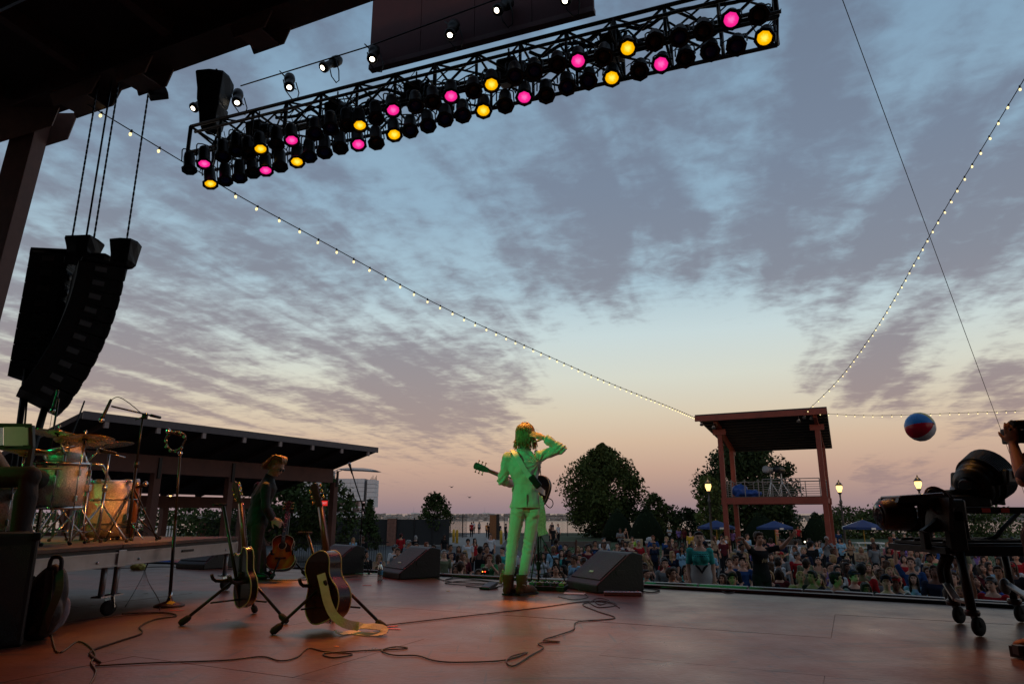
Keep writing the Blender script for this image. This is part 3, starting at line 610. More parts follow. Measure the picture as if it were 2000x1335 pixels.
for k, (x, y, z) in enumerate([(FL-.9, YT-1.3, zr-.42), (FL-.2, YT-.9, zr-.62), (FR-.6, YT-1.3, zr-.35), (FR-.95, YT-1.25, zr-.55), (FR-.2, YT-1.1, zr-.4)]):
    f_ = thing('flood_lamp', ['small silver flood lamp at the tower roof corner beside the string light', 'second silver flood lamp inside the left roof corner', 'silver flood lamp at the tower roof corner above the railing', 'lower silver flood lamp near the right roof corner', 'outermost silver flood lamp near the right roof corner'][k], 'lamp', V((x, y, z)), 'flood lamps under the tower roof')
    build(MB().lathe([(.05, .12), (.09, .05), (.13, -.1), (.1, -.1), (0, -.04)], (x, y, z), (.2, -.6, .6), 10), 'shade', alu, f_); build(MB().cone((x, y, z+.1), (x, y+.05, zat(y)-.02), .02, .02, 5), 'stem', alu, f_)
RZ = Matrix.Rotation(-PSI, 4, 'Z')
for o in set(C.objects)-before:
    if o.parent is None: o.location = PIV+RZ @ (V(o.location)-PIV); o.rotation_euler.z -= PSI
# ---- street lamps, umbrellas, tables, walls, bin
lampglow = M('lamp_glass', (1, .75, .4), .3, emit=(1, .62, .2), es=2.2)
for k, (px, py, Y) in enumerate([(1383, 948, 50), (1639, 951, 52), (1793, 943, 47)]):
    top = W(px, py, Y); b = V((top.x, top.y, GZ)); t = thing('street_lamp', ['lit lantern street lamp left of the tower', 'lit lantern street lamp right of the tower', 'lit lantern street lamp behind the stage lamp cart'][k], 'street lamp', b, 'lantern street lamps')
    h = top.z-GZ
    build(MB().lathe([(.2, 0), (.2, .25), (.13, .35), (.09, .8), (.07, h-1.2), (.11, h-1.15), (.11, h-1.0), (.06, h-.9), (.06, h-.55), (.13, h-.42), (.16, h-.36), (0, h-.36)], b, n=12), 'post', M('lamp_post_grey', (.1, .09, .085), .5, .2), t)
    build(MB().lathe([(.11, h-.36), (.22, h-.05), (.2, h+.12), (0, h+.12)], b, n=12), 'globe', lampglow, t)
    build(MB().lathe([(.27, h+.12), (.24, h+.17), (.13, h+.34), (.05, h+.4), (.04, h+.5), (0, h+.58)], b, n=12), 'cap', black, t)
    ld = bpy.data.lights.new('lamp_light', 'POINT'); ld.energy = 25; ld.color = (1, .6, .25); ld.shadow_soft_size = .15; lo = bpy.data.objects.new('lamp_light', ld); C.objects.link(lo); lo.parent = t; lo.location = (0, 0, h+.75)
blue = M('umbrella_blue', (.01, .035, .15), .7, 0, .2, 3)
def umbrella(px, py, Y, label, band=False):
    top = W(px, py, Y); b = V((top.x, top.y, GZ)); t = thing('umbrella', label, 'umbrella', b, 'blue patio umbrellas'); rim = []
    h = top.z
    n = 8; r = 1.45
    for i in range(n):
        a0, a1 = 2*pi*i/n, 2*pi*(i+1)/n; A = V((b.x+r*cos(a0), b.y+r*sin(a0), h-.5)); B = V((b.x+r*cos(a1), b.y+r*sin(a1), h-.5))
        build(MB().add([V((b.x, b.y, h)), A, B, A-V((0, 0, .16)), B-V((0, 0, .16))], [(0, 1, 2), (1, 3, 4, 2)]), 'panel', wp if (band and i in (3, 7)) else blue, t)
    build(MB().cone(b+V((0, 0, .4)), V((b.x, b.y, h+.08)), .04, .03, 8), 'pole', M('umbrella_pole', (.5, .3, .05), .5), t)
    build(MB().cone(b, b+V((0, 0, .1)), .35, .3, 12), 'base', conc, t)
    build(MB().box((b.x, b.y-r+.02, h-.59), (.3, .04, .13)), 'emblem', wp, t)
umbrella(1398, 1015, 55, 'blue patio umbrella left of the tower leg'); umbrella(1512, 1016, 56, 'blue patio umbrella with a pale emblem under the tower deck'); umbrella(1684, 1014, 50, 'blue and white patio umbrella at a picnic table right of the tower', True)
def table(px, Y, wd, label):
    c = W(px, 1000, Y); c.z = GZ+.15; t = thing('picnic_table', label, 'table', c, 'white picnic tables')
    for j in range(4): build(MB().box(c+V((0, -.3+j*.2, .75)), (wd, .18, .05)), 'plank', wp, t)
    for s_ in (-1, 1): build(MB().box(c+V((0, s_*.75, .45)), (wd, .26, .05)), 'bench', wp, t)
    for s_ in (-1, 1): build(MB().bar(c+V((s_*wd*.38, -.7, 0)), c+V((s_*wd*.38, -.1, .74)), .06, .08).bar(c+V((s_*wd*.38, .7, 0)), c+V((s_*wd*.38, .1, .74)), .06, .08).bar(c+V((s_*wd*.38, -.75, .4)), c+V((s_*wd*.38, .75, .4)), .05, .08), 'trestle', wp, t)
table(1688, 49, 1.9, 'white picnic table under the blue and white umbrella'); table(1752, 47, 2.5, 'long white picnic table right of the umbrella'); table(1372, 53, 1.6, 'white picnic table left of the tower leg')
sw = M('wall_sandstone', (.34, .27, .18), .85, 0, .25, 2, .2)
for k, (pa, pb, Y, h, d) in enumerate([(1628, 1860, 45, .48, .45), (1060, 1190, 62, .5, .4), (1205, 1252, 55, .95, .5)]):
    xa, xb = W(pa, 1000, Y).x, W(pb, 1000, Y).x; n = max(2, int((xb-xa)/1.2)); t = thing('seat_wall', ['long low tan seat wall in front of the picnic tables', 'low dark seat wall on the lawn below the large tree', 'short concrete wall beside the litter bin'][k], 'wall', V((xa, Y, GZ)))
    for i in range(n): build(MB().box((xa+(i+.5)*(xb-xa)/n, Y, GZ+h/2), ((xb-xa)/n-.015, d, h)), 'stone', sw if k != 1 else M('wall_dark', (.1, .08, .07), .9), t, bev=.01)
c = W(1267, 1000, 46); c.z = GZ; t = thing('litter_bin', 'red litter bin with a pale grey lid behind the crowd', 'bin', c)
build(MB().box(c+V((0, 0, .5)), (.52, .52, 1.0)), 'body', M('bin_red', (.16, .025, .03), .5), t, bev=.03); build(MB().box(c+V((0, 0, 1.06)), (.58, .58, .11)), 'rim', M('bin_grey', (.35, .34, .34), .5), t, bev=.02); build(MB().lathe([(.28, 1.11), (.24, 1.3), (.1, 1.38), (0, 1.39)], c, n=12), 'lid', M('bin_grey', (.35,)*3), t)
# metal crowd fence below the tower
xa, xb = W(1435, 1000, 40).x, W(1640, 1000, 40).x
for k in range(3):
    u, v = xa+(xb-xa)*k/3, xa+(xb-xa)*(k+1)/3-.08; t = thing('metal_barrier', 'silver steel barrier '+['at the left of', 'in the middle of', 'at the right of']['012'.index(str(k))]+' the row below the tower deck', 'barrier', V(((u+v)/2, 40, GZ)), 'steel barriers below the tower')
    for z in (.2, 1.1): build(MB().cone((u, 40, GZ+z), (v, 40, GZ+z), .025, .025, 6), 'rail', alu, t)
    for i in range(13): x = u+(v-u)*i/12; build(MB().cone((x, 40, GZ+.2), (x, 40, GZ+1.1), .012, .012, 5), 'bar', alu, t)
    for x in (u+.3, v-.3): build(MB().box((x, 40, GZ+.03), (.08, .6, .05)), 'foot', alu, t); build(MB().cone((x, 40, GZ+.05), (x, 40, GZ+.2), .02, .02, 5), 'stem', alu, t)
# DJ desk below the tower
c = W(1545, 1000, 43); c.z = GZ; t = thing('mixing_desk', 'dark mixing desk with glowing lamps under the tower', 'desk', c)
build(MB().box(c+V((0, 0, .85)), (2.6, .8, .12)), 'worktop', black, t); build(MB().box(c+V((-.1, .1, 1.12)), (1.0, .5, .42)), 'console', black, t, bev=.03)
for s_ in (-1.1, 1.1): build(MB().box(c+V((s_, 0, .4)), (.6, .7, .78)), 'case', M('case_grey', (.12, .12, .13), .5), t)
build(MB().ell(c+V((.62, -.1, 1.2)), .05, nu=8, nv=6), 'desk_lamp', M('desk_glow', (1, .9, .7), .5, emit=(1, .85, .6), es=3), t)
# gulls
for i, (px, py) in enumerate([(917, 971), (1221-303, 970), (882, 951), (1495, 932)]):
    if i == 1: continue
    p = W(px, py, 120); mbg = MB().ell(p, (.2, .09, .07), nu=8, nv=6)
    for s_ in (-1, 1): mbg.add([p+V((.1, 0, .03)), p+V((-.1, 0, .03)), p+V((s_*.3-.04, s_*.15, .2)), p+V((s_*.55, s_*.2, .13)), p+V((s_*.3+.06, s_*.15, .18))], [(0, 1, 2, 4), (2, 3, 4)])
    tag(build(mbg, 'gull', M('gull_grey', (.06, .06, .065), .7)), ['gull gliding low over the lake left of the singer', '', 'tiny gull higher above the small tree', 'tiny gull over the tower trees'][i], 'bird', 'gulls in the sky')
# ================================================================ RIGGING
TL, TR = V((-6.14, 11.66, 7.36)), V((3.61, 7.94, 7.36)); td = (TR-TL).normalized(); tn = V((-td.y, td.x, 0))   # tn points away from the camera
def TP(px, py, off):      # ray through a pixel met with the upright plane of the truss, off metres behind it
    d = ray(px, py); o = TL+tn*off; k = (o-CAM).dot(tn)/d.dot(tn); return CAM+d*k
tl_ = (TR-TL).length; TH_ = .62; TW = .62
t = thing('lighting_truss', 'black box truss carrying rows of stage lamps across the upper sky', 'truss', TL)
Zb, Zt = 0, TH_
for n_ in (0, TW):
    for z in (Zb, Zt): build(MB().cone(TL+tn*n_+V((0, 0, z)), TR+tn*n_+V((0, 0, z)), .032, .032, 8), 'chord', black, t)
seg = 14; sl_ = tl_/seg
for i in range(seg+1):
    p = TL+td*(i*sl_)
    big = i in (0, 3, 7, 11, seg)
    for n_ in (0, TW): build(MB().cone(p+tn*n_+V((0, 0, Zb)), p+tn*n_+V((0, 0, Zt)), .028 if not big else .036, None, 6), 'upright', black, t)
    for z in (Zb, Zt): build(MB().cone(p+V((0, 0, z)), p+tn*TW+V((0, 0, z)), .022, None, 6), 'cross_tube', black, t)
    if i < seg:
        q = TL+td*((i+1)*sl_)
        for n_ in (0, TW):
            a, b = (p, q) if i % 2 else (q, p); build(MB().cone(a+tn*n_+V((0, 0, Zb)), b+tn*n_+V((0, 0, Zt)), .022, None, 6), 'brace', black, t)
        for z in (Zb, Zt):
            a, b = (p, q+tn*TW) if i % 2 else (p+tn*TW, q); build(MB().cone(a+V((0, 0, z)), b+V((0, 0, z)), .018, None, 6), 'brace', black, t)
# lamp bars below the truss
BO = {'low': (-.12, -.02), 'up': (-.34, .2)}
for k, (off, dz) in BO.items():
    build(MB().cone(TL+tn*off+V((0, 0, dz))+td*(.5 if k == 'up' else .12), TR+tn*off+V((0, 0, dz))+td*.05, .026, None, 8), 'lamp_bar', black, t)
for i in range(1, seg+1, 2):
    p = TL+td*(i*sl_); build(MB().cone(p+tn*(-.36)+V((0, 0, .2)), p+V((0, 0, .2)), .016, None, 5), 'outrigger', black, t); build(MB().cone(p+tn*(-.14)+V((0, 0, -.02)), p+tn*.02, .016, None, 5), 'outrigger', black, t)
cr = random.Random(9)
for k in range(12):
    s0 = cr.uniform(.3, 8); s1 = min(tl_, s0+cr.uniform(1.2, 3.5)); nn = cr.uniform(.05, .6); pts = []
    for j in range(9):
        u = j/8; pts.append(TL+td*(s0+(s1-s0)*u)+tn*(nn+.06*sin(j*2+k))+V((0, 0, TH_*cr.uniform(.25, .9) if j % 2 else TH_-.1)))
    build(MB().tube(bez(pts, 3), cr.choice((.012, .018, .03)), 5), 'loom', rubber, t)
for k in range(26):      # small hanging tails
    p = TL+td*cr.uniform(.2, tl_-.2)+tn*cr.uniform(-.1, .5)+V((0, 0, TH_*cr.uniform(.3, 1)))
    build(MB().tube(bez([p, p+td*.1+V((0, 0, -.22)), p+td*.25+V((0, 0, -.1)), p+td*.36+V((0, 0, .02))], 3), .008, 4), 'tail', rubber, t)
# inner boxes (dimmer / distribution boxes) in the truss
for k, s_ in enumerate((1.35, 3.1, 4.7, 6.4, 8.1)):
    c = TL+td*s_+tn*.3+V((0, 0, .36)); q = thing('hoist_motor', ['black hoist motor hanging in the truss near its left end', 'black hoist motor inside the truss below the second bright lamp', 'black hoist motor inside the truss beside the dark panel', 'black hoist motor inside the truss under the dark panel', 'black hoist motor inside the right half of the truss'][k], 'hoist', c-V((0, 0, .25)), 'hoist motors inside the truss')
    rot = Matrix.Rotation(math.atan2(td.y, td.x), 3, 'Z') @ Matrix.Rotation(.2, 3, 'X')
    build(MB().box(c, (.34, .3, .42), rot), 'body', black, q, bev=.05); build(MB().lathe([(.13, 0), (.13, .12), (.1, .14)], c+td*.17, td, 12), 'gear_case', blackm, q); build(MB().tube(bez([c+V((0, 0, .2)), c+V((0, 0, .3)), c+V((0, 0, .45))], 2), .016, 5), 'hook', blackm, q)
# ---- PAR cans
def par_proto():
    """local: lens centre at the origin, beam along -Z, body going up +Z"""
    m = {}
    m['body'] = MB().lathe([(0, .44), (.05, .435), (.085, .40), (.095, .34), (.1, .30), (.1, .05), (.108, .03), (.108, 0), (.1, 0), (.096, .04), (.085, .05), (0, .05)], (0, 0, 0), n=16).mesh('can', black)
    fr = MB().lathe([(.132, -.006), (.142, -.002), (.142, .012), (.106, .03), (.1, .0), (.132, -.006)], (0, 0, 0), n=8, sm=False, cap=False); m['frame'] = fr.mesh('gel_frame', black)
    m['lens'] = None
    m['yoke'] = MB().tube(bez([V((-.135, 0, .16)), V((-.13, 0, .3)), V((-.11, .02, .47)), V((.11, .02, .47)), V((.13, 0, .3)), V((.135, 0, .16))], 3), .011, 5).mesh('yoke', black)
    m['cable'] = MB().tube(bez([V((.03, 0, .43)), V((.14, .03, .36)), V((.19, .04, .2)), V((.15, .03, .34)), V((.08, .02, .5))], 3), .007, 4).mesh('cable', rubber)
    return m
PAR = par_proto()
lensmesh = {}
def lens(col, es):
    k = (col, es)
    if k not in lensmesh:
        nm = {'amber': (1, .5, .0), 'pink': (1, .02, .3), 'blue': (.01, .02, .25), 'off': (.02, .015, .015), 'warm': (.6, .35, .15)}[col]
        mt = M('gel_'+col, nm, .25, emit=nm if es else None, es=es, var=.15, scale=14)
        if es:
            nt = mt.node_tree; l = nt.links; bs = nt.nodes['Principled BSDF']; t_ = nt.nodes.new('ShaderNodeTexCoord'); vl = nt.nodes.new('ShaderNodeVectorMath'); vl.operation = 'LENGTH'; l.new(t_.outputs['Object'], vl.inputs[0])
            nz = nt.nodes.new('ShaderNodeTexNoise'); nz.inputs['Scale'].default_value = 45; l.new(t_.outputs['Object'], nz.inputs['Vector']); ma = nt.nodes.new('ShaderNodeMath'); ma.operation = 'MULTIPLY_ADD'; l.new(nz.outputs[0], ma.inputs[0]); ma.inputs[1].default_value = .05; l.new(vl.outputs['Value'], ma.inputs[2])
            rp = nt.nodes.new('ShaderNodeValToRGB'); e = rp.color_ramp.elements; hot = (1, .8, .1, 1) if col == 'amber' else (1, .14, .5, 1); e[0].position = .05; e[0].color = hot; e[1].position = .125; e[1].color = (nm[0]*.8, nm[1]*.7, nm[2]*.8, 1); q_ = e.new(.085); q_.color = (*nm, 1); l.new(ma.outputs[0], rp.inputs[0]); l.new(rp.outputs[0], bs.inputs['Emission Color'])
        lensmesh[k] = MB().lathe([(.1, .03), (.06, .016), (0, .012)], (0, 0, 0), (0, 0, 1), 16).mesh('gel', mt)
    return lensmesh[k]
ordn = ['first', 'second', 'third', 'fourth', 'fifth', 'sixth', 'seventh', 'eighth', 'ninth', 'tenth', 'eleventh', 'twelfth', 'thirteenth', 'fourteenth', 'fifteenth', 'sixteenth', 'seventeenth', 'eighteenth', 'nineteenth', 'twentieth', 'twenty-first', 'twenty-second', 'twenty-third', 'twenty-fourth', 'twenty-fifth', 'twenty-sixth', 'twenty-seventh', 'twenty-eighth', 'twenty-ninth', 'thirtieth', 'thirty-first', 'thirty-second', 'thirty-third', 'thirty-fourth', 'thirty-fifth']
LOW = [(370,332,'off'),(411,360,'amber'),(440,354,'blue'),(468,348,'blue'),(494,338,'off'),(519,334,'pink'),(547,326,'off'),(580,317,'amber'),(604,307,'blue'),(634,299,'blue'),(665,290,'off'),(700,283,'pink'),(735,280,'off'),(770,264,'amber'),(801,256,'blue'),(836,246,'blue'),(869,234,'blue'),(904,226,'blue'),(944,217,'amber'),(987,207,'off'),(1024,191,'pink'),(1067,187,'off'),(1108,171,'blue'),(1149,159,'blue'),(1195,153,'amber'),(1249,140,'off'),(1291,126,'pink'),(1339,115,'off'),(1387,102,'blue'),(1438,91,'blue'),(1493,75,'amber')]
UP = [(399,321,'pink'),(436,307,'blue'),(462,296,'blue'),(485,300,'off'),(509,292,'amber'),(540,283,'off'),(570,275,'pink'),(616,262,'blue'),(646,252,'blue'),(678,246,'off'),(703,246,'amber'),(735,232,'off'),(768,216,'pink'),(812,208,'blue'),(846,200,'off'),(881,189,'pink'),(925,178,'off'),(960,166,'amber'),(1006,150,'blue'),(1044,140,'blue'),(1089,127,'off'),(1129,120,'pink'),(1179,112,'off'),(1226,95,'amber'),(1279,82,'off'),(1327,74,'blue'),(1374,62,'off'),(1428,39,'pink'),(1482,30,'off')]
AIM = {('lower', 411): ((-4.0, 6.9, .8), 420, 24), ('lower', 580): ((-2.95, 9.1, 1.62), 3000, 9), ('lower', 770): ((-1.3, 5.3, .3), 480, 26), ('lower', 944): ((.05, 7.4, 1.82), 2700, 7.5), ('upper', 960): (G(930, 1225), 900, 24), ('lower', 1195): ((.4, 7.35, 1.6), 1300, 9),
       ('lower', 1493): ((3.3, 5.2, 1.1), 260, 20), ('upper', 1226): (G(1750, 1290), 220, 36), ('upper', 703): (G(330, 1240), 420, 34), ('upper', 509): ((-4.3, 6.2, 1.1), 200, 26)}
for row, lst, off in (('lower', LOW, -.2), ('upper', UP, -.42)):
    for i, (px, py, col) in enumerate(lst):
        p = TP(px, py, off); u = max(0, min(1, (px-370)/1120))
        toc = (CAM-p); toc.z = 0; toc.normalize()
        az = .35*(1-u) - .1 + cr.uniform(-.08, .08)
        toc = Matrix.Rotation(az, 3, 'Z') @ toc
        dep = radians(70-22*u+cr.uniform(-3, 3)); bdv = toc*cos(dep)+V((0, 0, -sin(dep)))
        key = (row, 'lit' if col in ('amber', 'pink') else 'unlit')
        colw = {'amber': 'lit amber', 'pink': 'lit pink', 'blue': 'unlit blue-gelled', 'off': 'unlit black'}[col]
        lab = f'{colw} stage lamp, {ordn[i]} from the left end of the {row} lamp row'
        q = thing('par_lamp', lab, 'stage lamp', p, 'stage lamps on the truss')
        q.rotation_euler = (-bdv).to_track_quat('Z', 'Y').to_euler()
        inst(PAR['body'], 'can', q); inst(PAR['frame'], 'gel_frame', q); inst(PAR['yoke'], 'yoke', q); inst(lens(col, {'amber': 1.15, 'pink': 1.05}.get(col, 0)), 'gel', q)
        if i % 2: inst(PAR['cable'], 'cable', q)
        if col in ('amber', 'pink'):
            tgt, en, an = AIM.get((row, px), (None, 600 if col == 'amber' else 110, 54))
            ld = bpy.data.lights.new('beam', 'SPOT'); ld.energy = en; ld.color = (1, .4, .05) if col == 'amber' else (1, .1, .13); ld.spot_size = radians(an); ld.spot_blend = .9; ld.shadow_soft_size = .09
            lo = bpy.data.objects.new('beam', ld); C.objects.link(lo); lo.parent = q; lo.location = (0, 0, -.03)
            if tgt is not None:
                qm = q.rotation_euler.to_matrix(); lo.rotation_euler = (qm.inverted() @ (V(tgt)-p).to_track_quat('-Z', 'Y').to_matrix()).to_euler()
# ---- bright profile spots clamped on the top rear chord
glow = M('lamp_white', (1, .95, .85), .4, emit=(1, .86, .66), es=6)
def ellipsoidal(px, py, tx, ty, label, off=.7):
    """lens seen at (px, py); its tail towards (tx, ty)"""
    p = TP(px, py, off); q = TP(tx, ty, off+.12); a = (q-p).normalized(); ln = .52
    toc = (CAM-p).normalized(); a = (a*.8 - toc*.6).normalized()
    t = thing('profile_spot', label, 'spotlight', p, 'bright profile spots above the truss')
    build(MB().lathe([(.085, -.02), (.105, 0), (.105, .06), (.075, .08), (.075, .26), (.1, .28), (.11, .36), (.1, .46), (.06, .52), (0, .53)], p, a, 14), 'barrel', black, t)
    build(MB().lathe([(.078, -.012), (.04, -.022), (0, -.026)], p, a, 14), 'lens', glow, t)
    c = p+a*.28; x = a.cross(V((0, 0, 1))).normalized(); 
    build(MB().tube([c+x*.12, c+x*.13+V((.05, .05, -.2)), c+x*.05+V((.1, .08, -.36)), c-x*.05+V((.1, .08, -.36)), c-x*.13+V((.05, .05, -.2)), c-x*.12], .012, 5), 'yoke', black, t)
    build(MB().cone(c-x*.06+a*.1, c-x*.2+a*.25+V((0, 0, .06)), .018, .012, 5), 'handle', black, t)
    build(MB().cone(p+V((0, 0, .0))+x*.09, p+x*.13-a*.05, .012, None, 5), 'shutter_tab', black, t)
for a in [(378, 211, 402, 196, 'white-glowing spot beside the hoist bag at the left end of the truss'), (463, 200, 468, 160, 'white-glowing spot just right of the hoist bag'), (565, 170, 567, 128, 'white-glowing spot standing nearly upright on the truss'), (631, 132, 660, 118, 'white-glowing spot tilted sideways against open sky'),
          (727, 115, 735, 82, 'white-glowing spot at the edge of the dark panel'), (879, 68, 893, 35, 'white-glowing spot in front of the dark panel, left one'), (971, 20, 995, 5, 'white-glowing spot in front of the dark panel near the top edge'), (1104, 1, 1125, -25, 'white-glowing spot cut by the top edge of the picture')]: ellipsoidal(*a)
a, b = TP(470, 168, .8), TP(1130, -60, .8)
tag(build(MB().tube([a, TP(716, 92, .8), b], .014, 5), 'safety_cable', black), 'thin taut steel cable above the truss running behind the spots', 'cable')
# dark panel hanging behind the truss
pa, pb = TP(721, 128, 1.1), TP(1160, 18, 1.1); ptop = V((0, 0, 4))
t = thing('hanging_panel', 'dark maroon panel hanging behind the lighting truss', 'panel', pa)
mar = M('panel_maroon', (.075, .022, .024), .75, 0, .25, 2)
for i in range(4):
    u0, u1 = i/4, (i+1)/4; q0 = pa+(pb-pa)*u0; q1 = pa+(pb-pa)*u1-td*.012; q1.z = q0.z = pa.z+ (pb.z-pa.z)*0
    build(MB().prism([q0, q1, q1+tn*.1, q0+tn*.1], ptop), 'board', mar, t)
build(MB().bar(V((pa.x, pa.y, pa.z-.05))+tn*.05, V((pb.x, pb.y, pa.z-.05))+tn*.05, .14, .1), 'bottom_frame', M('panel_frame', (.1, .04, .04), .6), t)
# hoist bag + chain at the left end
c = TP(417, 185, .35); t = thing('hoist_bag', 'big black cloth hoist bag standing over the left end of the truss', 'bag', c-V((0, 0, .5)))
def bag(mb, c, w_, d_, h, seed):
    rr = random.Random(seed); rot = Matrix.Rotation(math.atan2(td.y, td.x)+.3, 3, 'Z'); rings = []
    for (z, k) in ((h*.5, 1.0), (h*.42, 1.02), (0, .86), (-h*.3, .8), (-h*.5, .6)):
        rings.append([c+rot @ V((sx_*w_/2*k*(1+rr.uniform(-.06, .06)), sy_*d_/2*k, z+rr.uniform(-.05, .05)*h)) for sx_, sy_ in ((-1, -1), (0, -1.08), (1, -1), (1.06, 0), (1, 1), (0, 1.05), (-1, 1), (-1.05, 0))])
    return mb.loft(rings, False)
clothb = M('black_tarp', (.01, .01, .011), .55, 0, .3, 5, .2, spec=.25)
build(bag(MB(), c, .55, .5, .8, 3), 'bag', clothb, t, bev=.02)
build(bag(MB(), c+V((.02, 0, -.55)), .42, .4, .55, 5), 'motor_cover', clothb, t, bev=.02)
def chain(a, b, label, cat='chain', r=.014, group=None, links=True, name='chain'):
    a, b = V(a), V(b); n = max(2, int((b-a).length/.06)); mb = MB()
    if links:
        for i in range(n):
            p = a+(b-a)*((i+.5)/n); x = V((1, 0, 0)) if i % 2 else V((0, 1, 0)); h = (b-a)/n*.62
            mb.box(p, (.034 if i % 2 else .014, .014 if i % 2 else .034, h.length*2))
    else: mb.cone(a, b, r, r, 6)
    return tag(build(mb, name, blackm), label, cat, group)
ch_top = W(423, 95, c.y); chain(c+V((0, 0, .4)), V((c.x, c.y, 9.44)), 'chain from the roof beam to the hoist bag on the truss', group='hoist chains')
tag(build(MB().lathe([(.06, 0), (.08, .06), (.05, .14), (.03, .2)], V((c.x, c.y, 9.2)), n=10), 'chain_hook', blackm), 'hook clamping the truss chain under the roof beam', 'hook')
# ---- two hanging loudspeaker arrays on the left
grille = M('speaker_grille', (.007, .007, .008), .7, 0, .3, 30, .3, bscale=90); cab = M('speaker_cabinet', (.013, .013, .014), .55, 0, .3, 8, .15, spec=.25)
det = M('speaker_detail', (.08, .08, .085), .5, spec=.3)
def line_array(top, n, hw, dp, hh, yaw, tilt0, dt, label):
    t = thing('speaker_array', label, 'loudspeaker array', top, 'hanging speaker arrays')
    rz = Matrix.Rotation(yaw, 3, 'Z'); p = V(top); ang = tilt0
    build(MB().box(p+V((0, 0, .05)), (hw*1.0, dp*.9, .05), rz), 'fly_frame', blackm, t)
    build(MB().box(p+rz @ V((0, .1, .13)), (.1, dp*1.25, .12), rz), 'fly_bar', blackm, t)
    for i in range(n):
        r_ = rz @ Matrix.Rotation(ang, 3, 'X'); c = p+r_ @ V((0, 0, -hh/2))
        o = build(MB().prism([c+r_ @ V(q) for q in ((-hw/2, -dp/2, -hh/2+.004), (hw/2, -dp/2, -hh/2+.004), (hw/2*.86, dp/2, -hh/2+.004), (-hw/2*.86, dp/2, -hh/2+.004))], r_ @ V((0, 0, hh-.008))), 'cabinet', cab, t, bev=.006)
        for sx_ in (-1, 1):
            build(MB().box(c+r_ @ V((sx_*hw*.34, -dp/2-.004, 0)), (hw*.27, .012, hh*.72), r_), 'grille', grille, o)
            build(MB().lathe([(.07, 0), (.06, .012), (0, .006)], c+r_ @ V((sx_*hw*.34, -dp/2-.008, 0)), r_ @ V((0, -1, 0)), 12), 'driver', det, o)
            build(MB().box(c+r_ @ V((sx_*(hw/2*.92), -dp*.0, hh*.1)), (.03, dp*.3, hh*.35), r_), 'side_handle', det, o)
            build(MB().box(c+r_ @ V((sx_*hw/2*.98, -dp*.42, 0)), (.02, .03, hh*.95), r_), 'link_bar', blackm, o)
        build(MB().box(c+r_ @ V((0, -dp/2-.002, 0)), (hw*.3, .01, hh*.5), r_), 'horn', det, o)
        p = p+r_ @ V((0, 0, -hh)); ang += dt
    return t, p
YA = 12.2
tA = W(192, 532, YA); 
arr1, bot1 = line_array(tA, 10, 1.2, .74, .263, radians(128), radians(1), radians(2.6), 'curved black line array hanging in front, nearer the truss')
tB = W(118, 508, YA+.4)
arr2, bot2 = line_array(tB, 8, .9, .72, .30, radians(98), 0, 0, 'straight black subwoofer array hanging behind the curved one')
for k, (px, py, w_, h) in enumerate([(243, 498, .42, .52), (163, 487, .5, .4), (112, 507, .36, .3), (197, 512, .28, .28)]):
    c = W(px, py, YA+(.1 if k != 2 else .5)); q = thing('motor_cover', ['black cloth motor cover over the front edge of the curved array', 'tallest black cloth motor cover between the two arrays', 'small black cloth motor cover over the rear array', 'smallest black motor cover tucked behind the middle one'][k], 'cover', c-V((0, 0, h/2)), 'motor covers on the speaker arrays')
    build(bag(MB(), c, w_, w_*.9, h, 20+k), 'cover', clothb, q, bev=.015)
    build(MB().cone(c-V((0, 0, h/2)), c-V((0, 0, h/2+.25)), .09, .07, 10), 'motor', blackm, q)
for k, (a, b, lk) in enumerate([((140, 470), (172, 205), True), ((168, 466), (190, 207), False), ((183, 468), (212, 196), True), ((248, 466), (284, 190), True)]):
    A = W(*a, YA+.1); chain(A, V((A.x, A.y, 9.4)), ['leftmost chain holding the speaker arrays', 'plain steel cable between the two left chains of the arrays', 'chain just right of the plain steel cable', 'separate chain down to the front motor cover'][k], 'chain' if lk else 'cable', .018, 'lines holding the speaker arrays', lk, 'chain' if lk else 'steel_cable')
for k, (a, b, r_) in enumerate([((52, 722), (36, 830), .05), ((58, 722), (46, 832), .016), ((95, 770), (70, 850), .06), ((165, 783), (150, 818), .014)]):
    A, B = W(*a, YA), W(*b, YA-.3); B = A+(B-A)*3.2
    tag(build(MB().tube([A, (A+B)/2+V((.03, 0, 0)), B], r_, 6), 'cable', rubber), ['thick black cable dropping from the rear speaker array', 'thin tie line beside the thick cable under the rear array', 'thickest cable bundle under the curved speaker array', 'thin tie line under the tail of the curved array'][k], 'cable', 'cables under the speaker arrays')
# beam-mounted lamp
c = W(309, 184, 12.3); t = thing('bracket_lamp', 'small black lamp on an arm under the roof beam', 'lamp', c)
build(MB().box(c, (.36, .2, .16), Matrix.Rotation(-.45, 3, 'Y') @ Matrix.Rotation(.4, 3, 'Z')), 'head', black, t, bev=.02); build(MB().tube([c+V((0, 0, .05)), c+V((.06, 0, .2)), c+V((-.02, 0, .42)), c+V((-.05, 0, .62))], .04, 6), 'arm', black, t); build(MB().cone(c+V((-.06, 0, .5)), c+V((0, 0, .66)), .12, .1, 8), 'clamp', black, t)
for s_ in (0, 1): build(MB().cone(c+V((-.15, 0, .02)), c+V((-.4-.1*s_, 0, .5)), .008, None, 4), 'wire', rubber, t)
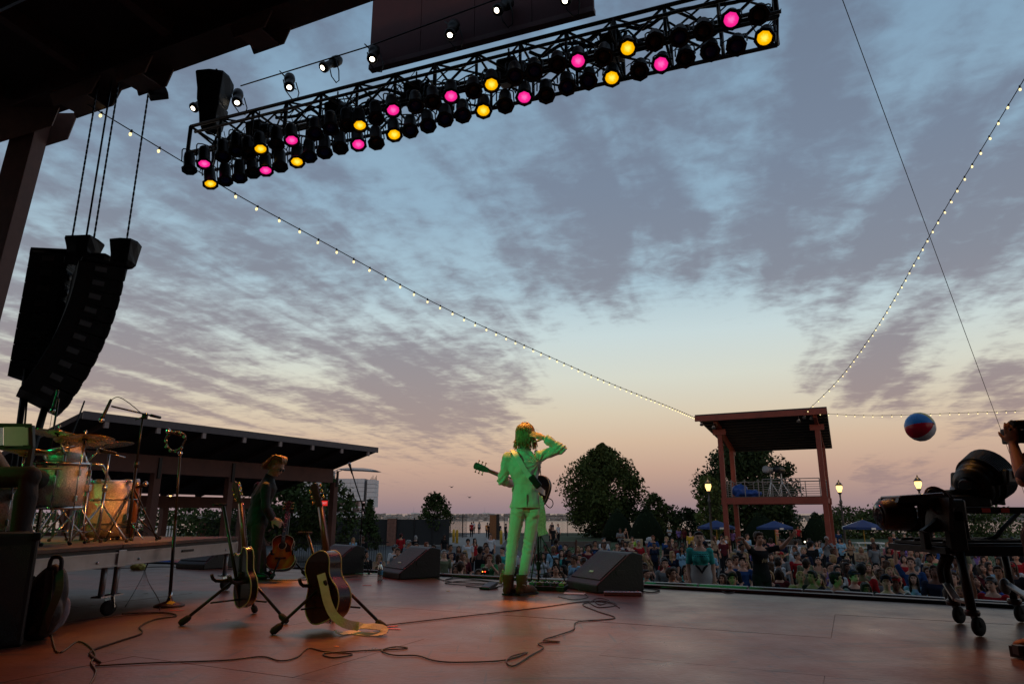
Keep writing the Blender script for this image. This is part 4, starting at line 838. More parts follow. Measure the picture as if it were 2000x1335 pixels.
# ---- festoon string lights
bulbm = M('bulb_warm', (1, .85, .55), .3, emit=(1, .78, .36), es=1.6)
bulbmesh = MB().lathe([(.0, -.125), (.018, -.12), (.031, -.095), (.03, -.07), (.02, -.045)], (0, 0, 0), n=8).mesh('bulb', bulbm)
sockmesh = MB().lathe([(.024, -.05), (.026, 0), (.018, .03), (.0, .04)], (0, 0, 0), n=6).mesh('socket', black)
def festoon(pts, label, n, skip=0):
    ps = bez(pts, 60); t = thing('string_light', label, 'string light', ps[0], 'festoon string lights')
    build(MB().tube(ps[::3]+[ps[-1]], .013, 5), 'cord', black, t)
    acc = [0]
    for a, b in zip(ps[:-1], ps[1:]): acc.append(acc[-1]+(b-a).length)
    for i in range(n):
        d = acc[-1]*(i+.5+skip)/(n+skip); j = next(k for k in range(len(acc)-1) if acc[k+1] >= d-1e-6); u = (d-acc[j])/(acc[j+1]-acc[j]+1e-9)
        p = ps[j]+(ps[j+1]-ps[j])*u-ps[0]
        s_ = inst(sockmesh, 'socket', t, p); b = inst(bulbmesh, 'bulb', t, p); b.rotation_euler = s_.rotation_euler = (cr.uniform(-.25, .25), cr.uniform(-.25, .25), 0)
def yat(px, py, pa, Ya, pb, Yb, u): return W(px, py, Ya+(Yb-Ya)*u)
def line3(a, b, Ya, Yb, pixs):      # points of a hanging line between two known depths (1/Y runs evenly along a straight line in a picture)
    out = []
    for (x, y) in pixs:
        u = (x-a[0])/(b[0]-a[0]); iy = (1/Ya)*(1-u)+(1/Yb)*u; out.append(W(x, y, 1/iy))
    return out
fa, fb = (168, 202), (1366, 812)
festoon(line3(fa, fb, 12.6, YT-1.7, [(168, 202), (360, 318), (480, 390), (650, 483), (850, 592), (1000, 663), (1180, 743), (1300, 791)])+[PIV+RZ @ V((FL-mx_-1.2, -1.75, zr-.05-GZ))], 'festoon of warm bulbs from the roof beam down to the tower, passing under the truss', 62)
fa, fb = (2040, 95), (1590, 806)
festoon([PIV+RZ @ V((FR-mx_-.5, -1.75, zr-.15-GZ)), W(1640, 738, 38), W(1720, 627, 31), W(1830, 435, 22.5), W(1930, 270, 18), W(2000, 155, 15.8), W(2060, 55, 14.5)], 'festoon of warm bulbs climbing steeply from the tower to the top right edge', 44)
festoon([PIV+RZ @ V((FR-mx_-.4, -1.75, zr-.15-GZ)), W(1700, 811, 43.5), W(1850, 807, 44), W(2010, 801, 44.5)], 'festoon of warm bulbs running level right from the tower behind the beach ball', 24)
a, b = W(1640, -15, 12), W(1956, 842, 26); tag(build(MB().tube([a, (a+b)/2, b, b+(b-a)*.6], .009, 4), 'guy_wire', black), 'thin straight guy wire slanting down the right side of the sky', 'wire')
# ---- beach ball in the air
c = W(1797, 833, 14.3); rad = .305; t = thing('beach_ball', 'inflatable beach ball with blue, red, white and yellow panels in the air', 'beach ball', c-V((0, 0, rad)))
cols = [(.02, .2, .55), (.6, .42, .03), (.04, .2, .1), (.55, .55, .55), (.62, .6, .6), (.5, .01, .03)]
axb = V((.5, -.84, .15)).normalized(); xb_, yb_, _ = frame(axb)
for i in range(6):
    m = MB(); vsr = []
    for j in range(11):
        a_ = -pi/2+pi*j/10
        for k in range(6):
            b_ = 2*pi*(i+k/5)/6+.1; r_ = rad*(1-.025*abs(sin(3*(b_-.1)-pi/2))**6); vsr.append(c+(xb_*cos(b_)*cos(a_)+yb_*sin(b_)*cos(a_))*r_+axb*sin(a_)*rad*.95)
    m.add(vsr, [(j*6+k, j*6+k+1, (j+1)*6+k+1, (j+1)*6+k) for j in range(10) for k in range(5)], True)
    build(m, 'panel', M('ball_%d' % i, cols[i], .25, 0, .05, 4), t)
build(MB().lathe([(.03, 0), (.03, .012), (0, .016)], c+axb*rad*.945, axb, 10), 'valve', M('ball_white', (.6, .6, .6), .4), t)
# ================================================================ PEOPLE: shared builders
skin = M('skin', (.5, .3, .22), .6, 0, .12, 10, oc=True, spec=.25); hairm = M('hair', (.1, .05, .03), .5, 0, .4, 30, .4, oc=True, stretch=(1, 1, .2), spec=.25); clo = M('cloth', (.3, .3, .3), .92, 0, .25, 9, .35, oc=True, bscale=30, spec=.12)
facedark = M('face_dark', (.035, .02, .018), .6); lipm = M('lips', (.3, .12, .1), .5)
def ring(c, x, y, rx, ry, n=16): return [c+x*(rx*cos(2*pi*k/n))+y*(ry*sin(2*pi*k/n)) for k in range(n)]
def limb(mb, pts, rs):
    mb.tube(pts, rs, 10)
    for p, r in zip(pts, rs): mb.ell(p, r*1.0, nu=10, nv=6)
def basis(d, up=V((0, 0, 1))):
    """rotation matrix whose -Y axis looks along d and whose Z is as close to up as possible"""
    y = -V(d).normalized(); x = y.cross(up).normalized(); z = x.cross(y).normalized(); return Matrix((x, y, z)).transposed()
def torso(mb, J, g=0, lo=-.08, sh=1, waist=1, hem=0, top=True):
    lat = (J['shr']-J['shl']); sw = lat.length/2; lat.normalize(); lp = (J['hir']-J['hil']).normalized()
    up = (J['neck']-J['pel']).normalized(); fw = lat.cross(up).normalized(); fp = lp.cross(up).normalized()
    mid = J.get('mid', (J['pel']+J['neck'])/2)
    hw = (J['hir']-J['hil']).length/2
    rg = [(J['pel']+up*lo, lp, fp, hw+.05+g+hem, .095+g+hem*.6), (J['pel']+up*.02, lp, fp, hw+.065+g, .112+g), (mid+up*-.04, lat, fw, (hw+.025)*waist+g, .1*waist+g), (mid+up*.1, lat, fw, sw*.83+g, .115+g), (J['neck']-up*.12, lat, fw, sw*.95*sh+g, .105+g), (J['neck']-up*.055, lat, fw, sw*.86*sh+g*.6, .08+g*.6)]
    if top: rg.append((J['neck']+up*.005, lat, fw, .065+g*.5, .06+g*.5))
    mb.loft([ring(*r) for r in rg])
    for k in ('shl', 'shr'): mb.ell(J[k]-V((0, 0, .008)), .054+g*.8, nu=10, nv=6)
def head(mb, J, k=1.0):
    h = J['head']; b = basis(J['face']); 
    mb.ell(h+b @ V((0, .012, .03))*k, (.075*k, .093*k, .088*k), b, 14, 10)
    mb.ell(h+b @ V((0, -.022, -.035))*k, (.058*k, .07*k, .08*k), b, 14, 10)          # face / jaw
    mb.ell(h+b @ V((0, -.062, -.088))*k, (.026*k, .024*k, .022*k), b, 8, 6)          # chin
    mb.add([h+b @ V(p)*k for p in ((0, -.088, .012), (-.012, -.086, -.038), (.012, -.086, -.038), (0, -.112, -.032), (0, -.07, -.01))], [(0, 1, 3), (0, 3, 2), (1, 2, 3), (0, 4, 1), (0, 2, 4), (1, 4, 2)])
    mb.ell(h+b @ V((0, -.083, .028))*k, (.05*k, .013*k, .011*k), b, 10, 6)           # brow
    for s_ in (-1, 1):
        mb.ell(h+b @ V((s_*.078, .008, -.015))*k, (.012*k, .022*k, .032*k), b, 8, 6)   # ears
        mb.ell(h+b @ V((s_*.038, -.072, -.025))*k, (.02*k, .016*k, .018*k), b, 8, 6)   # cheeks
    mb.ell(h+b @ V((0, -.088, -.058))*k, (.024*k, .01*k, .011*k), b, 8, 6)
    limb(mb, [J['neck']-V((0, 0, .03)), h+b @ V((0, .02, -.07))*k], [.058, .05])
def hand(mb, w_, d, nrm, side, curl=.5, k=1.0, r=.0088):
    """wrist, direction of the fingers, normal of the palm's back, side of the thumb (+1/-1), curl 0..1"""
    d = V(d).normalized(); nrm = (V(nrm)-d*V(nrm).dot(d)).normalized(); x = d.cross(nrm)*side
    ro = Matrix((x, d, nrm)).transposed()
    mb.ell(w_+d*.05*k, (.042*k, .055*k, .016*k), ro, 12, 8); mb.ell(w_+d*.01*k, (.03*k, .03*k, .021*k), ro, 10, 6)
    for i, (ox, ln) in enumerate(((.031, .068), (.011, .078), (-.01, .072), (-.03, .056))):
        p = w_+(x*ox+d*.088)*k; a = curl*(.35+.06*i); pts = [p-d*.02*k, p]; dd = d.copy()
        dd = (d*cos(a*.7)-nrm*sin(a*.7)+x*ox*1.5).normalized()
        for f in (.45, .32, .23):
            p = p+dd*ln*f*k; pts.append(p.copy()); dd = (dd*cos(a)-nrm*sin(a)).normalized()
        mb.tube(pts, [r*1.1*k, r*1.1*k, r*k, r*.9*k, r*.75*k], 8); mb.ell(p, r*.75*k, nu=8, nv=5)
    p = w_+(x*.03+d*.03)*k; dd = (x*.75+d*.65-nrm*.25*curl).normalized(); pts = [p-dd*.015*k]
    for f in (.03, .03, .022):
        pts.append(p.copy()); p = p+dd*f*k; dd = (dd*.9+d*.35-nrm*.3*curl).normalized()
    pts.append(p); mb.tube(pts, [.013*k, .013*k, .0115*k, .01*k, .008*k], 8); mb.ell(p, .008*k, nu=8, nv=5)
def arm(mb, J, s_, r=(.047, .039, .028), g=0, upto=1.0, hands=True, curl=.5):
    a, b, c = J['sh'+s_], J['el'+s_], J['wr'+s_]
    limb(mb, [a, a.lerp(b, .5), b], [r[0]+g, r[0]*.95+g, r[1]+g])
    if upto >= 1: limb(mb, [b, b.lerp(c, .35), c], [r[1]+g, r[1]*1.02+g, r[2]+g])
def leg(mb, J, s_, r=(.088, .058, .04), g=0, foot=True):
    a, b, c = J['hi'+s_], J['kn'+s_], J['an'+s_]
    limb(mb, [a, a.lerp(b, .5), b, b.lerp(c, .35), c], [r[0]+g, r[0]*.86+g, r[1]+g, r[1]*.98+g, r[2]+g])
    if foot:
        d = V(J.get('toe', (0, -1, 0))); mb.ell(c+d*.06+V((0, 0, -.045)), (.045+abs(d.x)*.06, .045+abs(d.y)*.085, .04), None, 10, 6)
def eyes(J, parent, k=1.0, org=V((0, 0, 0)), glasses=False):
    h = J['head']-org; b = basis(J['face']); mb = MB()
    for s_ in (-1, 1):
        if glasses: mb.ell(h+b @ V((s_*.033, -.09, .002))*k, (.027*k, .008*k, .02*k), b, 10, 6)
        else:
            mb.ell(h+b @ V((s_*.031, -.083, .004))*k, (.016*k, .008*k, .008*k), b, 8, 5); mb.ell(h+b @ V((s_*.033, -.088, .026))*k, (.02*k, .008*k, .005*k), b, 8, 4)
    if glasses: mb.cone(h+b @ V((-.07, -.06, .006))*k, h+b @ V((.07, -.06, .006))*k, .003)
    else: mb.ell(h+b @ V((0, -.093, -.058))*k, (.022*k, .008*k, .006*k), b, 8, 4)
    return mb
# ---------------------------------------------------------------- crowd prototypes (local: feet at 0, facing -Y)
def J0(**k):
    J = dict(pel=V((0, 0, .95)), neck=V((0, .0, 1.42)), head=V((0, -.015, 1.565)), face=V((0, -1, .18)), shl=V((-.175, 0, 1.36)), shr=V((.175, 0, 1.36)), ell=V((-.22, .02, 1.09)), elr=V((.22, .02, 1.09)), wrl=V((-.21, -.06, .86)), wrr=V((.21, -.06, .86)),
             hil=V((-.09, 0, .9)), hir=V((.09, 0, .9)), knl=V((-.1, -.02, .5)), knr=V((.1, -.02, .5)), anl=V((-.1, .02, .09)), anr=V((.1, .02, .09)))
    for a, b in k.items(): J[a] = V(b)
    return J
POSES = {
 'down': J0(),
 'folded': J0(ell=(-.25, -.04, 1.1), elr=(.25, -.04, 1.1), wrl=(.06, -.22, 1.14), wrr=(-.06, -.24, 1.16)),
 'phone': J0(ell=(-.2, -.16, 1.16), elr=(.22, -.2, 1.2), wrl=(-.06, -.32, 1.33), wrr=(.06, -.33, 1.4), face=(0, -1, .05)),
 'raise': J0(elr=(.27, -.02, 1.58), wrr=(.24, -.1, 1.84), ell=(-.24, -.05, 1.12), wrl=(-.1, -.22, 1.1), face=(.1, -1, .5)),
 'look_up': J0(face=(.15, -1, .65), head=(0, .01, 1.56), ell=(-.23, -.03, 1.1), elr=(.23, -.03, 1.1), wrl=(-.1, -.2, 1.12), wrr=(.16, -.2, 1.02)),
 'turned': J0(face=(.85, -.6, .15), ell=(-.23, -.03, 1.1)),
 'look_left': J0(face=(-.8, -.65, .1), elr=(.23, -.03, 1.1), wrr=(.1, -.2, 1.05)),
 'cover': J0(elr=(.27, -.12, 1.24), wrr=(.06, -.19, 1.5), ell=(-.2, -.05, 1.1), wrl=(-.02, -.2, 1.14), face=(-.1, -1, .1)),
 'point': J0(ell=(-.38, -.18, 1.44), wrl=(-.58, -.32, 1.56), elr=(.34, -.2, 1.42), wrr=(.4, -.38, 1.6), face=(-.2, -1, .1)),
}
PROTO = {}
for nm, J in POSES.items():
    for sex in 'fm':
        k = 1 if sex == 'm' else .88
        JJ = {a: b.copy() for a, b in J.items()}
        if sex == 'f':
            for a in ('shl', 'shr'): JJ[a].x *= .88
            for a in ('ell', 'elr', 'wrl', 'wrr'): JJ[a].x *= .92
        mb = MB(); torso(mb, JJ, 0, waist=1 if sex == 'm' else .86); head(mb, JJ)
        for s_ in 'lr': arm(mb, JJ, s_, (.047*k, .038*k, .027*k)); leg(mb, JJ, s_)
        if sex == 'f':
            for s_ in (-1, 1): mb.ell((s_*.07, -.085, 1.225), (.06, .055, .06), nu=10, nv=6)
        body = remesh(mb, .0145, 1)
        hb = MB()
        for s_, sg in (('l', 1), ('r', -1)):
            w_, e_ = JJ['wr'+s_], JJ['el'+s_]; d = (w_-e_).normalized(); hand(hb, w_-d*.01, d, V((0, -1, .2)) if abs(d.z) > .6 else V((0, -.2, 1)), sg, .6 if nm != 'raise' else .25)
        bm = bmesh.new(); bm.from_mesh(body); tmp = hb.mesh('t'); bm.from_mesh(tmp); bm.to_mesh(body); bm.free(); bpy.data.meshes.remove(tmp)
        for p in body.polygons: p.use_smooth = True
        body.materials.clear(); body.materials.append(skin); body.name = 'person'
        sm = MB(); torso(sm, JJ, .014, -.13, waist=1 if sex == 'm' else .9, top=False)
        for s_ in 'lr':
            a, b = JJ['sh'+s_], JJ['el'+s_]; limb(sm, [a, a.lerp(b, .35), a.lerp(b, .72)], [.06*k, .056*k, .054*k])
        if sex == 'f':
            for s_ in (-1, 1): sm.ell((s_*.07, -.085, 1.225), (.07, .065, .068), nu=10, nv=6)
        shirt = remesh(sm, .0165, 1, lambda c: .006*noise.noise(c*9)); shirt.materials.clear(); shirt.materials.append(clo); shirt.name = 'shirt'
        PROTO[nm, sex] = dict(body=body, shirt=shirt, head=JJ['head'].copy(), rot=basis(JJ['face']))
SHARED = {}
for sex in 'fm':
    k = 1 if sex == 'm' else .88; JJ = J0()
    tank = MB(); lat = V((1, 0, 0)); fw = V((0, 1, 0))
    tank.loft([ring(V((0, 0, .82)), lat, fw, .175, .13), ring(V((0, 0, .95)), lat, fw, .17, .13), ring(V((0, 0, 1.12)), lat, fw, .135, .115), ring(V((0, -.01, 1.25)), lat, fw, .16*k+.01, .145 if sex == 'f' else .13), ring(V((0, 0, 1.31)), lat, fw, .145*k, .115)])
    for s_ in (-1, 1): tank.tube(bez([V((s_*.085, -.1, 1.28)), V((s_*.09, -.05, 1.405)), V((s_*.09, .05, 1.405)), V((s_*.085, .1, 1.28))], 4), .018, 6)
    tank = remesh(tank, .0165, 1); tank.materials.clear(); tank.materials.append(clo); tank.name = 'tank_top'
    tr = MB()
    for s_ in 'lr': leg(tr, JJ, s_, (.1, .075, .06), 0, False)
    tr.ell((0, 0, .92), (.165, .12, .11), nu=12, nv=8); trm = remesh(tr, .024, 1); trm.materials.clear(); trm.materials.append(clo); trm.name = 'trousers'
    HJ = dict(head=V((0, 0, 0)), face=V((0, -1, 0))); ey = eyes(HJ, None).mesh('facial_features', facedark); HA = {}
    def H(pts, vox=.012, sm_=1, amp=.007):
        m = MB()
        for c, r in pts: m.ell(V(c), r, None, 12, 8)
        q = remesh(m, vox, sm_, lambda c: amp*noise.noise(V((c.x*40, c.y*40, c.z*12)))); q.materials.clear(); q.materials.append(hairm); q.name = 'hair'; return q
    HA['short'] = H([((0, .022, .045), (.086, .096, .09)), ((0, -.045, .082), (.068, .05, .036)), ((0, .06, -.01), (.072, .055, .07)), ((-.075, -.01, .02), (.014, .04, .04)), ((.075, -.01, .02), (.014, .04, .04))])
    if sex == 'f':
        HA['long'] = H([((0, .022, .045), (.088, .1, .09)), ((0, -.045, .08), (.07, .05, .034)), ((0, .075, -.05), (.08, .05, .13)), ((0, .085, -.2), (.085, .045, .13)), ((-.078, .0, -.07), (.026, .055, .13)), ((.078, .0, -.07), (.026, .055, .13)), ((-.08, -.02, -.22), (.032, .04, .1)), ((.08, -.02, -.22), (.032, .04, .1))])
        HA['bob'] = H([((0, .022, .045), (.09, .1, .09)), ((0, -.045, .08), (.07, .05, .034)), ((0, .07, -.03), (.088, .055, .11)), ((-.08, .0, -.03), (.025, .06, .1)), ((.08, .0, -.03), (.025, .06, .1))])
        HA['bun'] = H([((0, .022, .042), (.083, .096, .088)), ((0, -.04, .08), (.068, .05, .034)), ((0, .075, .1), (.04, .04, .038))])
    cap = MB(); cap.ell((0, .01, .055), (.088, .1, .078), None, 14, 8); cap.add([V(p) for p in ((-.07, -.07, .055), (-.06, -.15, .05), (.06, -.15, .05), (.07, -.07, .055), (-.07, -.07, .067), (-.06, -.15, .058), (.06, -.15, .058), (.07, -.07, .067))], [(0, 1, 2, 3), (7, 6, 5, 4), (0, 4, 5, 1), (1, 5, 6, 2), (2, 6, 7, 3)])
    HA['cap'] = cap.mesh('cap', clo); SHARED[sex] = dict(tank=tank, trousers=trm, eyes=ey, hair=HA)
CL = {'black': (.015, .015, .017), 'white': (.5, .5, .52), 'grey': (.16, .17, .18), 'navy': (.014, .018, .036), 'blue': (.022, .055, .16), 'bright blue': (.03, .08, .32), 'teal': (.05, .34, .31), 'red': (.3, .015, .02), 'maroon': (.09, .015, .02), 'pink': (.45, .16, .18), 'orange': (.5, .16, .03), 'yellow': (.5, .3, .03), 'green': (.04, .16, .06), 'lime': (.25, .42, .06), 'purple': (.2, .12, .32), 'tan': (.3, .2, .13), 'brown': (.13, .05, .02), 'light blue': (.22, .38, .5), 'coral': (.5, .18, .12), 'olive': (.14, .15, .09)}
HC = {'black': (.008, .007, .007), 'dark brown': (.025, .014, .009), 'brown': (.06, .03, .017), 'blond': (.32, .2, .09), 'red': (.16, .04, .015), 'grey': (.3, .29, .28)}
SK = [(.46, .235, .155), (.5, .27, .19), (.42, .21, .14), (.3, .145, .09), (.13, .06, .04), (.54, .32, .235)]
SK = [tuple(min(.75, v*1.2) for v in c) for c in SK]; CL = {k: tuple(min(.8, v*1.15) for v in c) for k, c in CL.items()}
def person(pose, sex, p, rz, s_, shirt, hair, hstyle, skinc, label, group='people in the crowd', trousers='navy', tank=False, base=None):
    P = {**SHARED[sex], **PROTO[pose, sex]}; o = bpy.data.objects.new('person', P['body']); C.objects.link(o); o.location = p; o.rotation_euler = (0, 0, rz); o.scale = (s_,)*3; o.color = (*skinc, 1)
    tag(o, label, 'person', group)
    def ch(me, nm, col, hd=False):
        q = bpy.data.objects.new(nm, me); C.objects.link(q); q.parent = o; q.color = (*col, 1)
        if hd: q.location = P['head']; q.rotation_euler = P['rot'].to_euler()
        return q
    ch(P['tank'] if tank else P['shirt'], 'tank_top' if tank else 'shirt', CL[shirt]); ch(P['trousers'], 'trousers', CL[trousers]); tag(ch(P['eyes'], 'facial_features', (0, 0, 0), True), kind='stuff')
    hs = hstyle if hstyle in P['hair'] else 'short'
    if hs == 'cap': ch(P['hair']['short'], 'hair', HC[hair], True); ch(P['hair']['cap'], 'cap', CL[R.choice(('black', 'navy', 'red', 'grey'))], True)
    else: ch(P['hair'][hs], 'hair', HC[hair], True)
    return o
# ---------------------------------------------------------------- the crowd: head positions read off the photograph, then the gaps filled
TAKEN = []; USED = set()
def zone(px, Y):
    z = ('in front of the screened fence' if px < 830 else 'past the centre floor wedge, left of the singer' if px < 985 else 'just right of the singer\'s legs' if px < 1110 else 'behind the large floor wedge' if px < 1245 else 'right of the large floor wedge' if px < 1340 else 'in front of the teal-shirted woman' if px < 1430 and Y < 20 else 'left of the tower leg' if px < 1430 else 'below the tower deck' if px < 1600 else 'right of the tower leg' if px < 1700 else 'below the picnic tables' if px < 1800 else 'left of the lamp cart' if px < 1870 else 'seen between the lamp cart legs')
    r = 'at the stage barrier' if Y < 13.5 else 'in the near rows' if Y < 18 else 'in the middle rows' if Y < 25 else 'towards the back of the crowd'
    return z, r
def face_cam(p): return math.atan2(-p.x, p.y)*-1     # turn a -Y facing figure to the camera
def head_at(px, py, s_, zg=GZ, hz=1.565):
    return G(px, py, zg+hz*s_)
def crowd(px, py, sex, shirt, hair, hst, pose='down', turn=0, s_=None, label=None, skinc=None, tank=False, tr='black', zg=GZ):
    s_ = s_ or (R.uniform(.95, 1.0) if sex == 'f' else R.uniform(1.02, 1.09))
    h = head_at(px, py, s_, zg); p = V((h.x, h.y, zg)); TAKEN.append((h.x, h.y, px, py))
    rz = -math.atan2(h.x, h.y) * 1.0 + turn
    z, r = zone(px, h.y)
    if label is None:
        hw = {'long': 'long ', 'bob': 'chin-length ', 'bun': 'tied-up ', 'short': 'short ', 'cap': ''}[hst if sex == 'f' or hst == 'cap' else 'short']
        back = ', back turned' if abs(turn) > 2 else ''
        what = f'{hair}-haired spectator in a cap' if hst == 'cap' else f'spectator with {hw}{hair} hair'
        label = f'{what} and {shirt} {"tank top" if tank else "top"}{back}, {r} {z}'
        ws = label.split()
        if len(ws) > 16: label = ' '.join(label.replace('spectator with', 'person,').replace(' hair and', ' hair,').split()[:20])
        if len(label.split()) > 16: label = label.replace(', '+r+' ', ', ')
        if len(label.split()) > 16: label = ' '.join(label.split()[:16])
    pw = {'down': ('standing still', 'arms down'), 'folded': ('arms folded', 'arms crossed'), 'phone': ('both hands lifted', 'hands up front'), 'raise': ('one arm raised', 'arm up'), 'look_up': ('looking up', 'chin up'), 'turned': ('face turned right', 'head turned'), 'look_left': ('face turned left', 'head aside'), 'cover': ('hand at mouth', 'hand to face'), 'point': ('pointing', 'arms out')}[pose]
    base_l = label
    for v in ('', pw[0], pw[1], 'taller one', 'shorter one', 'nearest of their look'):
        label = base_l if not v else ' '.join((v + ' ' + base_l).split()[:16])
        if label not in USED: break
    USED.add(label)
    return person(pose, sex, p, rz, s_, shirt, hair, hst, skinc or R.choice(SK), label, tank=tank, trousers=tr)
KNOWN = [
 (1211,1035,'m','grey','brown','short','folded',.2), (1222,1033,'f','black','dark brown','bun','down',.6,1), (1235,1051,'f','lime','dark brown','bob','down',0), (1247,1060,'m','red','grey','short','down',.4), (1228,1062,'m','black','dark brown','short','down',.8),
 (1307,1030,'f','white','blond','long','folded',0), (1325,1032,'f','purple','blond','long','down',.2), (1336,1033,'f','maroon','red','long','down',0), (1348,1041,'m','yellow','black','short','down',0),
 (1262,1087,'f','tan','blond','long','look_up',.7), (1307,1061,'m','black','dark brown','short','cover',0), (1333,1063,'f','tan','dark brown','long','down',0,1), (1395,1049,'f','tan','brown','long','turned',.3), (1419,1050,'f','brown','blond','long','down',0),
 (1459,1047,'m','light blue','brown','short','down',.8), (1520,1096,'f','white','dark brown','bob','look_left',2.5), (1315,1118,'m','black','black','short','down',2.9), (1378,1098,'f','black','black','bun','turned',.3), (1425,1100,'m','black','brown','short','look_up',0),
 (1554,1059,'m','white','dark brown','short','down',2.6), (1584,1062,'m','black','black','cap','down',2.8), (1652,1100,'f','black','dark brown','bun','look_left',-.4), (1598,1096,'f','tan','dark brown','bun','look_up',0,1), (1797,1068,'m','olive','grey','short','down',0),
 (1733,1064,'f','pink','blond','bob','down',0), (1778,1050,'m','light blue','brown','short','down',-.6,1), (1832,1114,'f','black','brown','long','look_up',.4,1), (1696,1110,'f','maroon','blond','long','look_up',0), (1720,1122,'m','grey','brown','short','look_up',.4), (1738,1117,'f','brown','blond','long','look_up',0),
 (1731,1136,'m','black','black','cap','down',0), (1935,1139,'f','bright blue','dark brown','long','look_left',0), (1862,1130,'m','navy','brown','short','look_up',-.4), (1905,1136,'f','tan','dark brown','long','look_up',.6), (1978,1105,'f','white','brown','long','down',0), (1918,1110,'f','maroon','brown','long','look_up',.5),
 (938,1074,'m','black','black','short','cover',2.8,1), (895,1088,'f','brown','dark brown','long','down',2.9,1), (866,1081,'f','green','blond','long','look_up',0,1), (881,1085,'f','white','brown','bun','down',.4), (973,1089,'f','tan','brown','long','down',2.7), (908,1080,'f','tan','blond','long','down',2.6,1),
 (1097,1079,'f','teal','dark brown','long','down',0), (1086,1096,'f','black','dark brown','long','down',.2,1), (1122,1093,'f','light blue','brown','bun','look_left',-.6), (1152,1067,'m','blue','dark brown','short','down',2.9), (1066,1068,'m','black','black','short','down',0), (1081,1072,'m','light blue','blond','short','down',0), (1060,1085,'f','white','dark brown','long','down',.2),
 (833,1063,'f','white','red','long','turned',.2,1), (868,1047,'f','black','dark brown','long','down',.3), (847,1070,'m','white','dark brown','short','down',-.3), (783,1046,'m','red','black','cap','down',2.9), (812,1049,'f','black','grey','bob','down',2.8), (709,1051,'m','black','brown','short','turned',-.4), (690,1053,'f','light blue','blond','long','down',0), (798,1060,'m','grey','grey','cap','turned',.5), (813,1067,'m','tan','brown','short','down',0),
 (914,1057,'m','white','dark brown','cap','down',0), (927,1055,'f','red','dark brown','long','down',.5,1), (949,1066,'m','navy','brown','short','down',-.2), (713,1082,'m','black','black','short','turned',.4), (741,1086,'f','tan','blond','long','phone',0), (777,1078,'m','grey','brown','short','down',0), (958,1046,'m','white','brown','short','down',0),
 (921,1021,'m','red','dark brown','short','down',3), (925,1019,'m','white','dark brown','short','down',3), (936,1020,'f','grey','dark brown','bob','down',3), (952,1022,'m','orange','black','short','down',3), (956,1023,'m','black','black','short','down',3), (975,1023,'m','navy','black','short','down',3), (988,1024,'m','black','black','short','down',2),
 (1075,1028,'f','brown','dark brown','long','down',.5), (1080,1030,'m','black','black','short','down',.3), (1090,1025,'m','white','brown','short','down',.8), (1078,1021,'m','navy','dark brown','short','down',0), (1053,1023,'m','white','brown','short','down',0),
 (322,1080,'m','bright blue','dark brown','short','down',.2), (347,1082,'f','pink','dark brown','bun','down',.3), (280,1085,'m','black','black','short','down',-.3), (335,1028,'m','black','black','short','down',0),
 (1637,1038,'f','blue','brown','bob','down',0), (1745,1043,'m','navy','grey','short','down',0), (1766,1045,'f','tan','brown','short','down',0), (1798,1043,'m','bright blue','brown','short','down',-.8), (1809,1041,'f','black','red','long','down',.5), (1822,1040,'m','green','black','cap','down',2.5),
 (1410,1025,'m','pink','brown','short','down',0), (1382,1026,'m','light blue','black','cap','down',.5), (1402,1030,'f','white','brown','long','down',.8), (1365,1036,'m','grey','red','short','down',0), (1430,1036,'f','purple','black','bob','down',0), (1490,1027,'f','tan','dark brown','bob','down',.2),
]
for k in KNOWN: crowd(*k[:6], k[6], k[7], tank=len(k) > 8)
# a few singled-out figures
o = crowd(1365, 1051, 'f', 'teal', 'dark brown', 'bun', 'down', .1, 1.12, 'woman standing tall in a teal and white shirt with a dark winged emblem', SK[5], tr='red', zg=-1.42)
o.scale = (1.2, 1.12, 1.12)
def on_shirt(o, mb, mat, nm): 
    q = bpy.data.objects.new(nm, mb.mesh(nm, mat)); C.objects.link(q); q.parent = o
m = MB(); fw = V((0, 1, 0)); lx = V((1, 0, 0))
m.loft([ring(V((0, 0, z)), lx, fw, rx+.006, ry+.006) for z, rx, ry in ((.8, .18, .136), (.95, .182, .142), (1.06, .156, .132), (1.13, .16, .135))], cap=False); on_shirt(o, m, M('shirt_white', (.42, .42, .42), .85), 'hem_panel')
m = MB()
for s_ in (-1, 1): m.add([V((0, -.152, 1.04)), V((s_*.03, -.152, 1.1)), V((s_*.09, -.14, 1.15)), V((s_*.1, -.138, 1.12)), V((s_*.05, -.15, 1.06)), V((0, -.154, .99))], [(0, 1, 2, 3, 4, 5)])
m.xf(Matrix.Translation((0, -.012, 0))); on_shirt(o, m, M('emblem_black', (.01, .01, .012), .8), 'emblem')
for z, wd in ((1.31, .2), (1.28, .22)):
    m = MB()
    for i in range(9): m.box((-wd/2+wd*i/8, -.148, z), (.014, .012, .012))
    on_shirt(o, m, M('emblem_black', (.01,)*3), 'lettering')
o = crowd(1481, 1051, 'm', 'black', 'brown', 'short', 'point', .7, 1.12, 'broad bald man in black thrusting both arms forward below the tower', SK[1], zg=-1.44); o.scale = (1.16, 1.12, 1.12)
m = MB()
for i in range(5): m.box((-.05+.025*i, -.13+.004*abs(i-2), 1.18+.02*(i % 2)), (.018, .012, .05))
on_shirt(o, m, M('print_tan', (.25, .17, .1), .8), 'print')
crowd(1516, 1029, 'm', 'coral', 'blond', 'short', 'raise', 1.0, 1.08, 'man in a coral polo shirt, hand raised, standing above the crowd', SK[5], tr='tan')
crowd(1558, 1029, 'm', 'red', 'black', 'short', 'down', .2, 1.05, 'man in a red shirt at the mixing desk under the tower', SK[3])
